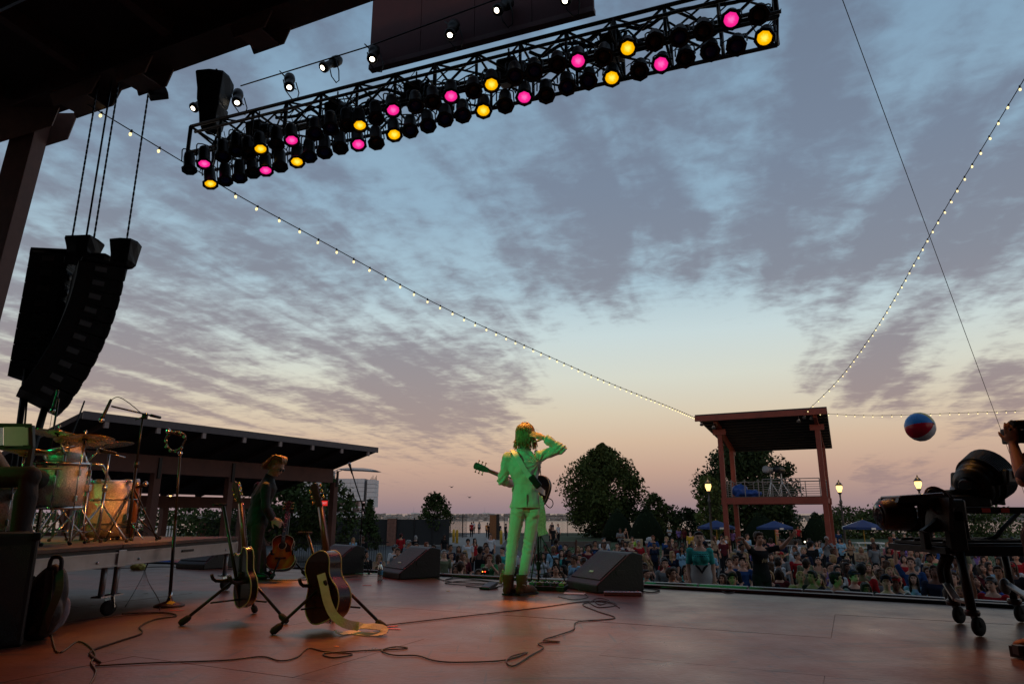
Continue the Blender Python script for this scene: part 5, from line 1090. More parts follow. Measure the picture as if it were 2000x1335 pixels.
o = crowd(1683, 1115, 'm', 'red', 'black', 'short', 'down', 3.1, 1.08, 'security guard in a red polo shirt with back turned at the stage barrier', SK[4]); o.scale = (1.16, 1.1, 1.1)
crowd(1818, 1068, 'm', 'blue', 'dark brown', 'short', 'phone', -.5, 1.14, 'tall man in a blue T-shirt looking down at his phone beside the lamp cart', SK[1])
o = crowd(1779, 1100, 'm', 'blue', 'brown', 'short', 'raise', 0, 1.12, 'man in a dark blue T-shirt raising his right arm near the barrier'.replace('his right', 'one'), SK[1]); o.scale = (-1.12, 1.1, 1.12)
for px, py, Yc_, zg in ((1365, 1051, 0, -1.42), (1481, 1051, 0, -1.44)):
    h = head_at(px, py, 1.12, zg); tag(build(MB().box((h.x, h.y, (zg+GZ)/2), (.7, .6, zg-GZ)), 'step_box', black, bev=.01), 'black step box under the '+('teal-shirted woman' if px < 1400 else 'man with outstretched arms'), 'box')
# the rest of the crowd, filled in between
FR_ = random.Random(21)
sh_f = ['black', 'white', 'grey', 'navy', 'maroon', 'pink', 'tan', 'tan', 'brown', 'teal', 'light blue', 'olive', 'black', 'purple', 'red']
sh_m = ['black', 'black', 'navy', 'grey', 'white', 'blue', 'red', 'olive', 'maroon', 'green', 'grey']
n = 0; tries = 0
while n < 222 and tries < 20000:
    tries += 1; Yd = 12.5*(46/12.5)**FR_.random()**1.25; px = FR_.uniform(690, 1990)
    ymax = 38 if px > 1200 else 34 if px > 1030 else 27
    if px < 850 and FR_.random() < .3: continue
    if Yd > ymax: continue
    q = W(px, 1100, Yd); x = q.x
    yf = np.interp(px, [690, 946, 1254, 1560, 1846, 2000], [1100, 1110, 1119, 1132, 1149, 1158])
    if Yd < 2.86*.42/((yf-1002)*.94/F): continue
    if any(abs(a-x) < .37+Yd*.002 and abs(b-Yd) < .42+Yd*.012 for a, b, _, _ in TAKEN): continue
    sex = 'f' if FR_.random() < .6 else 'm'; s_ = FR_.uniform(.9, 1.0) if sex == 'f' else FR_.uniform(1.0, 1.09)
    zh = GZ+1.565*s_; d = W(px, 1000, Yd); py = 667.5-F*math.tan(math.atan2(zh-CAM.z, Yd)-TH)
    hair = FR_.choice(['black', 'dark brown', 'dark brown', 'brown', 'brown', 'blond', 'blond' if sex == 'f' else 'dark brown', 'red' if FR_.random() < .3 else 'brown', 'grey' if FR_.random() < .25 else 'black'])
    hst = FR_.choice(['long', 'long', 'bob', 'bun', 'long']) if sex == 'f' else FR_.choice(['short', 'short', 'short', 'cap'])
    pose = FR_.choice(['down', 'down', 'look_up', 'look_up', 'turned', 'look_left', 'folded', 'phone' if FR_.random() < .4 else 'down', 'raise' if FR_.random() < .12 else 'look_up'])
    turn = FR_.choice([0, 0, 0, .3, -.3, .6, -.6, 2.8 if FR_.random() < .4 else 0])
    crowd(px, py, sex, FR_.choice(sh_f if sex == 'f' else sh_m), hair, hst, pose, turn, s_, tank=sex == 'f' and FR_.random() < .35)
    n += 1
# ---------------------------------------------------------------- barrier between apron and crowd
RL = bez([V(p) for p in [(-9, 13.9, 0), (-5.5, 13.0, 0), (-3, 11.95, 0), (-.41, 10.63, 0), (1.8, 9.75, 0), (2.69, 9.3, 0), (3.55, 8.8, 0), (3.99, 8.5, 0), (4.75, 7.93, 0), (6.5, 6.6, 0), (8, 5.4, 0)]], 3)
bz_ = M('barrier_rail', (.16, .165, .175), .5, .5, .3, 4)
LB = ['behind the riser', 'left of the brass-lit floor wedge', 'behind the bending guitarist', 'behind the near acoustic guitar', 'behind the water bottle', 'left of the singer', 'behind the singer', 'behind the large floor wedge', 'right of the large floor wedge', 'in front of the teal-shirted woman', 'below the tower', 'left of the red-shirted guard', 'in front of the red-shirted guard', 'left of the lamp cart', 'behind the lamp cart', 'at the right edge']
step = 2; seg_i = 0
for i in range(0, len(RL)-1, step):
    a, b = RL[i], RL[min(i+step, len(RL)-1)]; g = (b-a).normalized()*.012
    t = thing('crowd_barrier', 'black crowd barrier section with grey top rail '+LB[min(seg_i, 15)], 'barrier', V(((a.x+b.x)/2, (a.y+b.y)/2, GZ)), 'crowd barrier along the stage'); seg_i += 1
    z = -.1
    build(MB().bar(a+g+V((0, 0, z)), b-g+V((0, 0, z)), .11, .035), 'top_rail', bz_, t, bev=.008)
    build(MB().bar(a+g+V((0, 0, z-.32)), b-g+V((0, 0, z-.32)), .03, .6), 'panel', apm, t); build(MB().bar(a+g+V((0, 0, GZ+.45)), b-g+V((0, 0, GZ+.45)), .03, .85), 'panel', apm, t)
    for u in (.08, .92): p = a+(b-a)*u; build(MB().bar(V((p.x, p.y, GZ)), V((p.x, p.y, z-.02)), .05), 'post', blackm, t)
    for u in (.3, .7): p = a+(b-a)*u; build(MB().box(p+V((-.03, -.065, z-.03)), (.14, .02, .03)), 'latch', alu, t)
# ================================================================ ON STAGE
def local(t, rot):
    t.rotation_euler = rot.to_euler(); ORG[t.name] = V((0, 0, 0)); return t
def axes(z, front):
    """rotation with local Z along z and local -Y towards front"""
    z = V(z).normalized(); f = V(front); f = (f-z*f.dot(z)).normalized(); y = -f; x = y.cross(z).normalized(); return Matrix((x, y, z)).transposed()
# ---------------------------------------------------------------- the singer, back to us, hand to his head
YS_ = 7.45
def S(px, py, dy=0): return W(px, py, YS_+dy)
J = dict(head=S(1026, 849, .03), neck=S(1023, 882), shl=S(992, 893), shr=S(1056, 889), mid=S(1026, 938), pel=S(1029, 985), hil=S(1013, 990), hir=S(1044, 990), ell=S(980, 938, .02), wrl=S(1001, 944, .26), elr=S(1098, 876, -.1), wrr=S(1061, 854, -.06),
         knl=S(1001, 1062), knr=S(1033, 1062, .04), anl=S(993, 1140, -.02), anr=S(1019, 1141, -.03), face=V((.18, 1, .05)), toe=V((.75, .6, 0)))
sg = thing('person', 'singer in a pale suit seen from behind, hand raised to his head', 'person', V((J['pel'].x, YS_, 0)))
so = V(sg.location)
def fin(me, nm, mat, par, org, col=None):
    for v in me.vertices: v.co -= org
    o = put(me, nm, mat, par)
    if col: o.color = (*col, 1)
    return o
mb = MB(); torso(mb, J, -.012); head(mb, J)
for s_ in 'lr': arm(mb, J, s_, (.045, .037, .027)); leg(mb, J, s_, (.07, .05, .035), 0, False)
d = (S(1030, 844, -.09)-J['wrr']).normalized(); hand(mb, J['wrr']-d*.01, d, V((.05, -.85, .5)), -1, .2, 1.05)
d = V((.1, .6, .55)); hand(mb, J['wrl'], d, V((-.5, -.5, .2)), 1, 1.1, 1.0)
fin(remesh(mb, .0065, 1), 'body', skin, sg, so, (.5, .31, .23))
ARMPIT = J['shr']+V((-.03, 0, -.09)); ELB = [J['ell'], J['elr']]
def ridge(x): return .5-abs(x)
def wrinkle(c):
    d = V(c)-ARMPIT; r = math.hypot(d.x, d.z); a = math.atan2(d.z, d.x)
    v = .011*math.exp(-r/.2)*sin(a*13+2*noise.noise(V(c)*5))*min(1, r/.05)
    for e_ in ELB:
        q = (V(c)-e_).length; v += .008*math.exp(-(q/.09)**2)*sin((c.x-c.z)*110+3*noise.noise(V(c)*8))
    return v+.011*ridge(noise.noise(V((c.x*8+c.z*6, c.y*7, c.z*9-c.x*5))))-.005+.005*noise.noise(V((c.x*20-c.z*14, c.y*16, c.z*10)))
suit = M('suit_white', (.52, .54, .5), .8, 0, .06, 12, .15, bscale=50)
mb = MB(); torso(mb, J, .022, -.035, hem=.034, top=True, waist=.93)
sw = {'l': (.06, .055, .047), 'r': (.06, .054, .047)}
for s_ in 'lr':
    a, b, c = J['sh'+s_], J['el'+s_], J['wr'+s_]; r = sw[s_]; ee = b.lerp(c, .8)
    limb(mb, [a, a.lerp(b, .5), b], [r[0], r[0]*.96, r[1]]); limb(mb, [b, b.lerp(ee, .5), ee], [r[1], r[1]*.98, r[2]])
    dd = (ee-b).normalized(); mb.tube([ee-dd*.03, ee+dd*.025], [r[2]*1.08, r[2]*1.12], 14)
mb.tube([J['neck']-V((0, 0, .03)), J['neck']+V((0, .01, .045))], [.085, .066], 14)
fin(remesh(mb, .0078, 2, wrinkle), 'jacket', suit, sg, so)
vt = J['pel']+V((.0, -.128, .04)); build(MB().box(vt, (.006, .02, .13)), 'jacket_vent_shade', M('vent_shadow', (.12, .13, .12), .9), sg)  # dark strip stands in for the shade inside the back vent
build(MB().tube([J['neck']+V((.072*cos(a_), .0+.07*sin(a_), .028+.012*sin(a_))) for a_ in [2*pi*i/20 for i in range(21)]], .012, 6), 'collar', suit, sg)
mb = MB()
for s_ in 'lr': leg(mb, J, s_, (.086, .062, .05), 0, False)
mb.ell(J['pel']+V((0, .01, -.02)), (.145, .1, .11), nu=16, nv=10)
for s_ in 'lr': mb.ell(J['hi'+s_]+V((0, -.03, -.045)), (.076, .07, .085), nu=12, nv=8)
def wr2(c):
    v = 0; nn_ = noise.noise(V(c)*6)
    for s_ in 'lr':
        for q, k, w_ in ((J['kn'+s_], .007, .1), (J['an'+s_]+V((0, 0, .05)), .009, .08), (J['hi'+s_]+V((0, 0, -.08)), .006, .09)):
            if (V(c)-q).length < .2: v += k*math.exp(-((c.z-q.z)/w_)**2)*sin(c.z*95+c.x*40*nn_+5*nn_)*(.4+noise.noise(V(c)*11+V((3, 1, 2))))
    return v+.006*ridge(noise.noise(V((c.x*12-c.z*8, c.y*10, c.z*7))))-.002
fin(remesh(mb, .0078, 2, wr2), 'trousers', suit, sg, so)
boot = M('boot_suede', (.14, .075, .035), .75, 0, .3, 14, .3)
for s_ in 'lr':
    a = J['an'+s_]; td_ = V((.72, .65, 0)).normalized() if s_ == 'r' else V((.62, .78, 0)).normalized(); mb = MB()
    g = V((a.x, a.y, 0)); mb.tube([g+V((0, 0, .2)), g+V((0, 0, .12)), g+V((0, 0, .06))], [.062, .058, .052], 14)
    rot = axes(V((0, 0, 1)), td_)
    mb.ell(g+td_*.06+V((0, 0, .052)), (.045, .13, .045), rot, 14, 8); mb.ell(g+td_*.145+V((0, 0, .036)), (.042, .07, .03), rot, 12, 8); mb.ell(g-td_*.03+V((0, 0, .05)), (.04, .045, .05), rot, 12, 8)
    fin(remesh(mb, .008, 2), 'boot', boot, sg, so)
    so_ = [g+rot @ V(p) for p in ((-.04, .06, .0), (.04, .06, .0), (.044, 0, .0), (.035, -.06, 0), (.044, -.14, 0), (.025, -.215, 0), (-.025, -.215, 0), (-.044, -.14, 0), (-.035, -.06, 0), (-.044, 0, 0))]
    build(MB().prism([p+V((0, 0, .002)) for p in so_], V((0, 0, .016))), 'sole', black, sg)
# hair: a cap under many strands falling to the shoulders
def strands(h, b, n, ln, spread, seed, r0=.0042, back=True, part=0.0):
    rr = random.Random(seed); m = MB()
    for i in range(n):
        az = rr.uniform(-pi, pi)
        if abs(az) > 2.35 and back: az = rr.uniform(-2.2, 2.2)       # leave the face free (face is -Y)
        d = V((sin(az), cos(az), 0)); p0 = h+b @ V((rr.uniform(-.035, .035), rr.uniform(-.04, .05), .128+rr.uniform(-.012, .008)))
        p1 = h+b @ (V((d.x*.088, d.y*.1+.01, .06+rr.uniform(-.03, .03)))); p2 = h+b @ (V((d.x*.1*spread, d.y*.108*spread+.015, -.03+rr.uniform(-.03, .03)))); L_ = ln*rr.uniform(.6, 1.12); spr = rr.uniform(.9, 1.22)
        p3 = h+b @ V((d.x*.1*spread*spr+rr.uniform(-.02, .02), d.y*.1*spread*spr+.02+rr.uniform(-.02, .02), .02-L_))
        m.tube(bez([p0, p1, p2, p3], 4), [r0]*9+[r0*.9, r0*.7, r0*.5, r0*.25], 5)
    return m
hm = M('hair_blond', (.34, .19, .08), .45, 0, .5, 40, .3)
b = basis(J['face']); h = J['head']
mb = strands(h, b, 380, .165, 1.04, 4)
mb.ell(h+b @ V((0, .02, .045)), (.088, .1, .088), b, 16, 10); mb.ell(h+b @ V((0, .05, -.035)), (.076, .052, .09), b, 14, 8)
o = build(mb, 'hair', hm, sg)
# strap across the back, wireless pack, hanging scarf
def ribbon(pts, wd, nrm, th=.006):
    m = MB(); pts = [V(p) for p in pts]; n = len(pts); L0, R0 = [], []
    rings = []
    for i, p in enumerate(pts):
        t_ = (pts[min(i+1, n-1)]-pts[max(i-1, 0)]).normalized(); nn = nrm[i] if isinstance(nrm, list) else V(nrm); nn = (nn-t_*nn.dot(t_)).normalized(); x = t_.cross(nn)
        w2 = wd[i]/2 if hasattr(wd, '__len__') else wd/2
        rings.append([p-x*w2-nn*th/2, p+x*w2-nn*th/2, p+x*w2+nn*th/2, p-x*w2+nn*th/2])
    return m.loft(rings, False)
st = bez([S(1000, 878, .05), S(1005, 884, -.1), S(1016, 902, -.145), S(1030, 925, -.142), S(1046, 946, -.135), S(1058, 958, -.05), S(1064, 962, .06)], 6)
build(ribbon(st, .055, V((.1, -1, .1))), 'guitar_strap', M('strap_white', (.66, .68, .64), .7), sg)
pk = S(1045, 940, -.165); rot = Matrix.Rotation(radians(-38), 3, 'Y')
build(MB().box(pk, (.075, .045, .15), rot), 'wireless_pack', black, sg, bev=.014)
sc_p = [S(1056, 968, -.05), S(1059, 990, -.13), S(1060, 1010, -.13), S(1058, 1030, -.12), S(1061, 1044, -.12)]
build(ribbon(bez(sc_p, 4), [.03+.005*i for i in range(17)], V((.25, -1, 0)), .008), 'scarf', M('scarf_cloth', (.5, .5, .38), .9, 0, .5, 60, .5), sg)
build(ribbon(bez([S(983, 1112, -.02), S(980, 1125, -.03), S(978, 1138, -.05)], 4), [.02, .025, .03, .035, .04, .045, .04, .035, .03], V((.2, -1, 0)), .006), 'trouser_fringe', M('scarf_cloth', (.5, .5, .38)), sg)
# ---------------------------------------------------------------- guitars
fretw = M('rosewood', (.035, .018, .012), .5); cream = M('binding_cream', (.55, .45, .25), .4); maple = M('neck_mahogany', (.13, .045, .02), .35, coat=.5); gold = M('tuner_gold', (.65, .42, .12), .25, 1)
def burst_mat(name, c0, c1, c2, cz, r0, r1, rough=.16):
    if name in MATS: return MATS[name]
    m = M(name, c0, rough, coat=.6); nt = m.node_tree; n = nt.nodes; l = nt.links; bs = n['Principled BSDF']
    t = n.new('ShaderNodeTexCoord'); mp = n.new('ShaderNodeMapping'); mp.inputs['Location'].default_value = (0, 0, -cz); mp.inputs['Scale'].default_value = (1.15, 0, .9); l.new(t.outputs['Object'], mp.inputs[0])
    ln = n.new('ShaderNodeVectorMath'); ln.operation = 'LENGTH'; l.new(mp.outputs[0], ln.inputs[0])
    cr_ = n.new('ShaderNodeValToRGB'); e = cr_.color_ramp.elements; e[0].position = r0; e[0].color = (*c0, 1); e[1].position = r1; e[1].color = (*c2, 1); q = e.new((r0+r1)/2); q.color = (*c1, 1)
    l.new(ln.outputs['Value'], cr_.inputs[0]); l.new(cr_.outputs[0], bs.inputs['Base Color']); return m
AC = [(0, .02), (.004, .08), (.025, .14), (.07, .183), (.125, .2), (.18, .19), (.24, .152), (.285, .132), (.33, .134), (.385, .148), (.43, .14), (.465, .105), (.485, .06), (.49, .03)]
EL = [(0, .02), (.004, .07), (.02, .115), (.06, .155), (.11, .172), (.16, .165), (.21, .135), (.245, .122), (.29, .13), (.34, .142), (.385, .138), (.42, .11), (.43, .07), (.4, .032)]
def guitar(bottom, zdir, front, kind, label, topm, backm, bind=True, scale=1.0):
    t = thing('guitar', label, 'guitar', bottom); local(t, axes(zdir, front)); t.scale = (scale,)*3
    pr = AC if kind == 'acoustic' else EL; dp = .105 if kind == 'acoustic' else .05
    out = [V((w_, 0, z)) for z, w_ in pr]+[V((-w_, 0, z)) for z, w_ in reversed(pr)]
    cl = bez(out+[out[0]], 3)[:-1]
    bd_ = build(MB().prism([p+V((0, -dp/2+.006, 0)) for p in cl], V((0, dp-.006, 0)), True), 'body', backm, t)
    ct = V((0, 0, .22)); tp = build(MB().prism([p+V((0, -dp/2, 0)) for p in cl], V((0, .005, 0))), 'soundboard' if kind == 'acoustic' else 'top', topm, t)
    if bind:
        for yy in (-dp/2-.001, dp/2): build(MB().tube([p*1.0+V((0, yy, 0)) for p in cl]+[cl[0]+V((0, yy, 0))], .0045, 5), 'binding', cream, bd_)
    yb = -dp/2; nl = .36 if kind == 'acoustic' else .42; z0 = .485 if kind == 'acoustic' else .4; z1 = z0+nl
    build(MB().loft([[V((x*wd, y, z)) for x, y in ((-1, yb), (1, yb), (.8, yb+.022), (-.8, yb+.022))] for z, wd in ((z0-.05, .029), (z1, .022))], True), 'neck', maple, t)
    fb = build(MB().loft([[V((x*wd, y, z)) for x, y in ((-1, yb-.008), (1, yb-.008), (1, yb), (-1, yb))] for z, wd in ((z0-.12, .03), (z1, .022))], False), 'fretboard', fretw, t)
    for i in range(14):
        z = z1-(z1-z0+.1)*(1-.944**(i+1))*1.7; build(MB().box((0, yb-.0095, z), (.046, .003, .003)), 'fret', steel, fb)
        if i in (2, 4, 6, 8, 11): build(MB().box((0, yb-.0088, z+.013), (.026, .002, .012)), 'inlay', cream, fb)
    hs = build(MB().prism([V((-.024, yb+.004, z1)), V((.024, yb+.004, z1)), V((.036, yb+.02, z1+.06)), V((.04, yb+.035, z1+.17)), V((.018, yb+.037, z1+.185)), V((-.018, yb+.037, z1+.185)), V((-.04, yb+.035, z1+.17)), V((-.036, yb+.02, z1+.06))], V((0, .015, 0))), 'headstock', fretw, t)
    for i in range(3):
        for s_ in (-1, 1):
            z = z1+.055+i*.045; p = V((s_*.034, yb+.022+i*.006, z)); q = build(MB().cone(p, p+V((s_*.03, 0, 0)), .005, None, 6).ell(p+V((s_*.035, 0, 0)), (.007, .011, .013), None, 8, 6), 'tuner', gold, t)
            build(MB().cone(V((s_*.022, yb, z)), V((s_*.022, yb+.03+i*.006, z)), .005, None, 6), 'string_post', steel, q)
    for i in range(6): x = -.02+i*.008; build(MB().cone(V((x*1.2, yb-.013, .13)), V((x*.8, yb-.011, z1)), .0011, None, 4), 'string', steel, t)
    if kind == 'acoustic':
        build(MB().lathe([(.05, 0), (.05, .002)], V((0, yb-.001, .335)), V((0, -1, 0)), 20), 'soundhole', black, t); build(MB().lathe([(.052, 0), (.06, 0), (.06, .002), (.052, .002)], V((0, yb-.0005, .335)), V((0, -1, 0)), 24), 'rosette', cream, t)
        build(MB().box((0, yb-.005, .155), (.15, .01, .028)), 'bridge', fretw, t, bev=.004); build(MB().box((0, yb-.011, .157), (.075, .004, .004)), 'saddle', cream, t)
        build(MB().prism([V((.05, yb-.002, .38)), V((.11, yb-.002, .33)), V((.125, yb-.002, .25)), V((.06, yb-.002, .24)), V((.045, yb-.002, .3))], V((0, .002, 0))), 'pickguard', M('pickguard', (.05, .015, .01), .2), t)
    else:
        for z in (.19, .3): build(MB().box((0, yb-.006, z), (.075, .012, .038)), 'pickup', steel, t, bev=.003)
        build(MB().box((0, yb-.006, .12), (.085, .012, .014)), 'bridge', steel, t)
        for i in range(4): build(MB().cone(V((.09+.03*(i % 2), yb, .06+.045*(i//2))), V((.09+.03*(i % 2), yb-.016, .06+.045*(i//2))), .011, None, 10), 'knob', gold, t)
    build(MB().cone(V((0, 0, .0)), V((0, 0, -.014)), .006, .008, 8), 'strap_button', steel, t)
    return t
dkwood = M('mahogany_dark', (.028, .007, .005), .25, 0, .25, 8, coat=.3, spec=.3); blackg = M('guitar_black', (.008, .006, .006), .3, coat=.15, spec=.3)
sunb = burst_mat('sunburst', (.6, .3, .05), (.42, .06, .012), (.02, .006, .004), .16, .06, .3)
# near acoustic: back towards us
bA = W(645, 1212, 5.2); hA = W(613, 962, 5.42)
guitar(bA, hA-bA, V((.6, .8, .1)), 'acoustic', 'dark acoustic guitar on the nearest stand with a pale strap hanging from it', sunb, dkwood)
# semi hollow seen almost edge on
bB = W(482, 1182, 5.62); hB = W(462, 934, 5.85)
guitar(bB, hB-bB, V((.72, .69, .1)), 'electric', 'black electric guitar with cream edging on the stand left of the acoustic', blackg, blackg)
bC = W(546, 1113, 9.3); hC = W(564, 988, 9.62)
guitar(bC, hC-bC, V((.12, -1, .15)), 'acoustic', 'sunburst acoustic guitar facing us beside the bending guitarist', sunb, dkwood, True, .92)
bD = W(1071, 966, YS_+.2); hD = W(935, 911, YS_+.62)
guitar(bD, hD-bD, V((-.1, .95, .15)), 'electric', 'dark electric guitar slung in front of the singer, headstock showing at his side', blackg, blackg)
sg_c = bez([W(1070, 972, YS_+.2), W(1078, 976, YS_+.2), W(1080, 985, YS_+.18), W(1074, 991, YS_+.15), W(1066, 984, YS_+.1), W(1064, 975, YS_+.1)], 5)
tag(build(MB().tube(sg_c, .005, 5), 'cable', rubber), 'small loop of cable at the singer\'s hip beside the guitar', 'cable')
greenp = M('stand_black', (.02, .02, .022), .35, .3)
def gstand(c, yaw, top, label, h=.62, foot=.36, cross=True):
    c = V(c); t = thing('guitar_stand', label, 'stand', V((c.x, c.y, 0)), 'guitar stands')
    hub = V((c.x, c.y, .3)); feet = [V((c.x+foot*cos(yaw+a), c.y+foot*sin(yaw+a), .025)) for a in (0, 2.2, 4.2)]
    for i, f_ in enumerate(feet):
        l_ = build(MB().cone(hub+V((0, 0, .06)), f_, .012, .012, 8), 'leg', greenp, t); dd = (f_-hub).normalized(); build(MB().lathe([(.014, -.07), (.024, -.05), (.026, 0), (.016, .02)], f_, dd, 10), 'rubber_foot', rubber, l_)
        m_ = hub.lerp(f_, .55); build(MB().cone(m_, V((c.x, c.y, .16)), .007, None, 6), 'brace', greenp, t)
    build(MB().cone(V((c.x, c.y, .1)), V(top), .014, .012, 8), 'upright', greenp, t)
    d = V((cos(yaw+.3), sin(yaw+.3), 0)); x = V((-d.y, d.x, 0))
    for s_ in (-1, 1): build(MB().tube(bez([hub, hub+x*s_*.1+d*.02, hub+x*s_*.13+d*.16, hub+x*s_*.13+d*.2+V((0, 0, .05))], 3), .013, 7), 'cradle_arm', rubber, t)
    tt = V(top); build(MB().tube(bez([tt+x*.05+d*.06, tt+x*.045, tt, tt-x*.045, tt-x*.05+d*.06], 3), .011, 6), 'neck_yoke', rubber, t)
    build(MB().box(hub+V((0, 0, .04)), (.1, .05, .05), Matrix.Rotation(yaw, 3, 'Z')), 'hub', greenp, t, bev=.012)
    return t
gstand(V((bA.x-.03, bA.y+.12, 0)), 3.85, W(600, 1040, 5.5), 'black tripod stand under the nearest acoustic guitar', foot=.42)
gstand(V((bB.x-.06, bB.y+.05, 0)), 3.75, W(436, 985, 5.75), 'black tripod stand under the edge-on electric guitar', foot=.42)
gstand(V((bC.x, bC.y+.12, 0)), 4.6, W(566, 1000, 9.65), 'small black stand under the sunburst guitar', foot=.3)
# pale strap hanging from the near acoustic to the floor
sp = bez([W(627, 1120, 5.12), W(633, 1145, 5.08), W(640, 1175, 5.06), W(652, 1200, 5.05), W(672, 1216, 5.03), G(700, 1222, .05), G(725, 1222, .06), G(748, 1226, .045), G(745, 1236, .02), G(715, 1237, .012), G(690, 1234, .01), G(668, 1236, .012), G(655, 1232, .03)], 5)
nn = [V((.2, -1, .2)) if i < 26 else V((.1, -.55, .85)) if i < 36 else V((0, -.3, 1)) for i in range(len(sp))]
tag(build(ribbon(sp, .058, nn, .005), 'guitar_strap', M('strap_canvas', (.62, .58, .5), .85, 0, .15, 20, .3)), 'pale canvas strap trailing from the nearest acoustic guitar onto the floor', 'strap')
# ---------------------------------------------------------------- second musician, bending towards the sunburst guitar
YT_ = 9.15
def T(px, py, dy=0): return W(px, py, YT_+dy)
J = dict(head=T(541, 911, -.02), neck=T(526, 934), shl=T(505, 950, .18), shr=T(519, 950, -.19), mid=T(508, 985), pel=T(502, 1022), hil=T(498, 1026, .1), hir=T(505, 1026, -.1), ell=T(517, 985, .25), wrl=T(535, 1012, .12), elr=T(518, 990, -.22), wrr=T(531, 1012, -.1),
         knl=T(510, 1075, .1), knr=T(500, 1075, -.1), anl=T(512, 1121, .12), anr=T(498, 1122, -.1), face=V((.9, -.15, -.62)), toe=V((.9, -.2, 0)))
tg = thing('person', 'musician in a dark jacket and sunglasses bending over a guitar', 'person', V((J['pel'].x, YT_, 0))); to = V(tg.location)
mb = MB(); torso(mb, J, -.01); head(mb, J)
for s_ in 'lr': arm(mb, J, s_); leg(mb, J, s_, (.07, .05, .035), 0, False)
hand(mb, J['wrr'], V((.75, .1, -.5)), V((.3, -.9, .3)), 1, .8); hand(mb, J['wrl'], V((.8, -.1, -.2)), V((.1, .5, .8)), -1, .8)
fin(remesh(mb, .0075, 1), 'body', skin, tg, to, (.5, .31, .23))
dj = M('jacket_dark', (.022, .018, .017), .75, 0, .2, 12, .2)
mb = MB(); torso(mb, J, .022, -.04, hem=.012)
for s_ in 'lr':
    a, b_, c = J['sh'+s_], J['el'+s_], J['wr'+s_]; e_ = b_.lerp(c, .9); limb(mb, [a, a.lerp(b_, .5), b_], [.07, .064, .056]); limb(mb, [b_, e_], [.055, .045])
mb.tube([J['neck']-V((0.01, 0, .03)), J['neck']+V((.015, 0, .05))], [.08, .068], 14)
fin(remesh(mb, .01, 2, wrinkle), 'jacket', dj, tg, to)
mb = MB()
for s_ in 'lr': leg(mb, J, s_, (.092, .066, .055), 0, False)
mb.ell(J['pel'], (.13, .16, .12), nu=14, nv=8); fin(remesh(mb, .011, 2, wr2), 'trousers', M('trousers_brown', (.05, .03, .025), .85, 0, .2, 10, .2), tg, to)
for s_ in 'lr':
    a = J['an'+s_]; g = V((a.x, a.y, 0)); td_ = V((.9, -.3, 0)).normalized(); rot = axes(V((0, 0, 1)), td_); mb = MB().tube([g+V((0, 0, .14)), g+V((0, 0, .05))], [.05, .05], 12).ell(g+td_*.07+V((0, 0, .045)), (.045, .14, .042), rot, 12, 8); fin(remesh(mb, .011, 1), 'boot', black, tg, to)
b = basis(J['face']); h = J['head']
mb = MB(); rr = random.Random(8)
mb.ell(h+b @ V((0, .03, .042)), (.081, .092, .083), b, 16, 10); mb.ell(h+b @ V((0, .075, -.03)), (.068, .045, .075), b, 12, 8)
for i in range(170):
    az = rr.uniform(-1, 1); p0 = h+b @ V((az*.06, -.06, .085+rr.uniform(-.012, .012))); p1 = h+b @ V((az*.082, .0, .128+rr.uniform(-.015, .025))); p2 = h+b @ V((az*.09, .1, .07+rr.uniform(-.03, .03))); p3 = h+b @ V((az*.08+rr.uniform(-.02, .02), .135+rr.uniform(-.02, .03), -.06-rr.uniform(0, .07)))
    mb.tube(bez([p0, p1, p2, p3], 3), [.005]*8+[.004, .002], 5)
build(mb, 'hair', hm, tg)
o = build(eyes(J, None, 1.02, glasses=True), 'sunglasses', black, tg)
# ---------------------------------------------------------------- floor wedges
wedm = M('wedge_black', (.016, .015, .014), .55, 0, .3, 20, .3, bscale=120)
def wedge(px, py, face, wd, dp, ht, label):
    c = G(px, py); f = V((*face, 0)).normalized(); x = V((-f.y, f.x, 0)); t = thing('floor_monitor', label, 'floor monitor', c, 'floor monitor wedges')
    pr = [(dp*.5, 0), (dp*.5, ht*.2), (dp*.44, ht*.27), (-dp*.22, ht*.97), (-dp*.3, ht), (-dp*.5, ht*.93), (-dp*.5, 0)]
    build(MB().prism([c+f*u+V((0, 0, z))-x*wd/2 for u, z in pr], x*wd), 'cabinet', M('wedge_cab', (.01, .009, .009), .5, 0, .3, 10, .15), t, bev=.012)
    a = V((*(f*(dp*.44)).xy, ht*.27)); e = V((*(f*(-dp*.22)).xy, ht*.97)); d = (e-a).normalized(); nrm = x.cross(d); nrm = nrm if nrm.z > 0 else -nrm
    g = build(MB().prism([c+a+d*.03-x*(wd/2-.03)+nrm*.001, c+a+d*.03+x*(wd/2-.03)+nrm*.001, c+e-d*.03+x*(wd/2-.03)+nrm*.001, c+e-d*.03-x*(wd/2-.03)+nrm*.001], nrm*.008), 'grille', wedm, t, bev=.003)
    m_ = c+a+d*.14+nrm*.011; build(MB().box(m_, (.07, .004, .022), Matrix((x, nrm, d)).transposed()), 'badge', M('badge_silver', (.45, .42, .36), .4), g)
    for s_ in (-1, 1): build(MB().box(c+x*s_*(wd/2+.002)+V((0, 0, ht*.5)), (.12, .008, .04), Matrix((f, x, V((0, 0, 1)))).transposed()), 'handle', black, t)
wedge(1180, 1150, (-.88, -.47), .62, .62, .4, 'large black floor wedge right of the singer')
wedge(800, 1126, (-.8, -.6), .56, .6, .38, 'black floor wedge between the water bottle and the singer')
wedge(652, 1119, (-.7, -.72), .6, .58, .38, 'black floor wedge behind the near acoustic guitar')
wedge(400, 1108, (-.45, -.9), .62, .56, .36, 'black floor wedge at the end of the drum riser')
wedge(170, 1100, (-.3, -.95), .8, .55, .36, 'low black floor wedge in the shade beneath the drum riser')
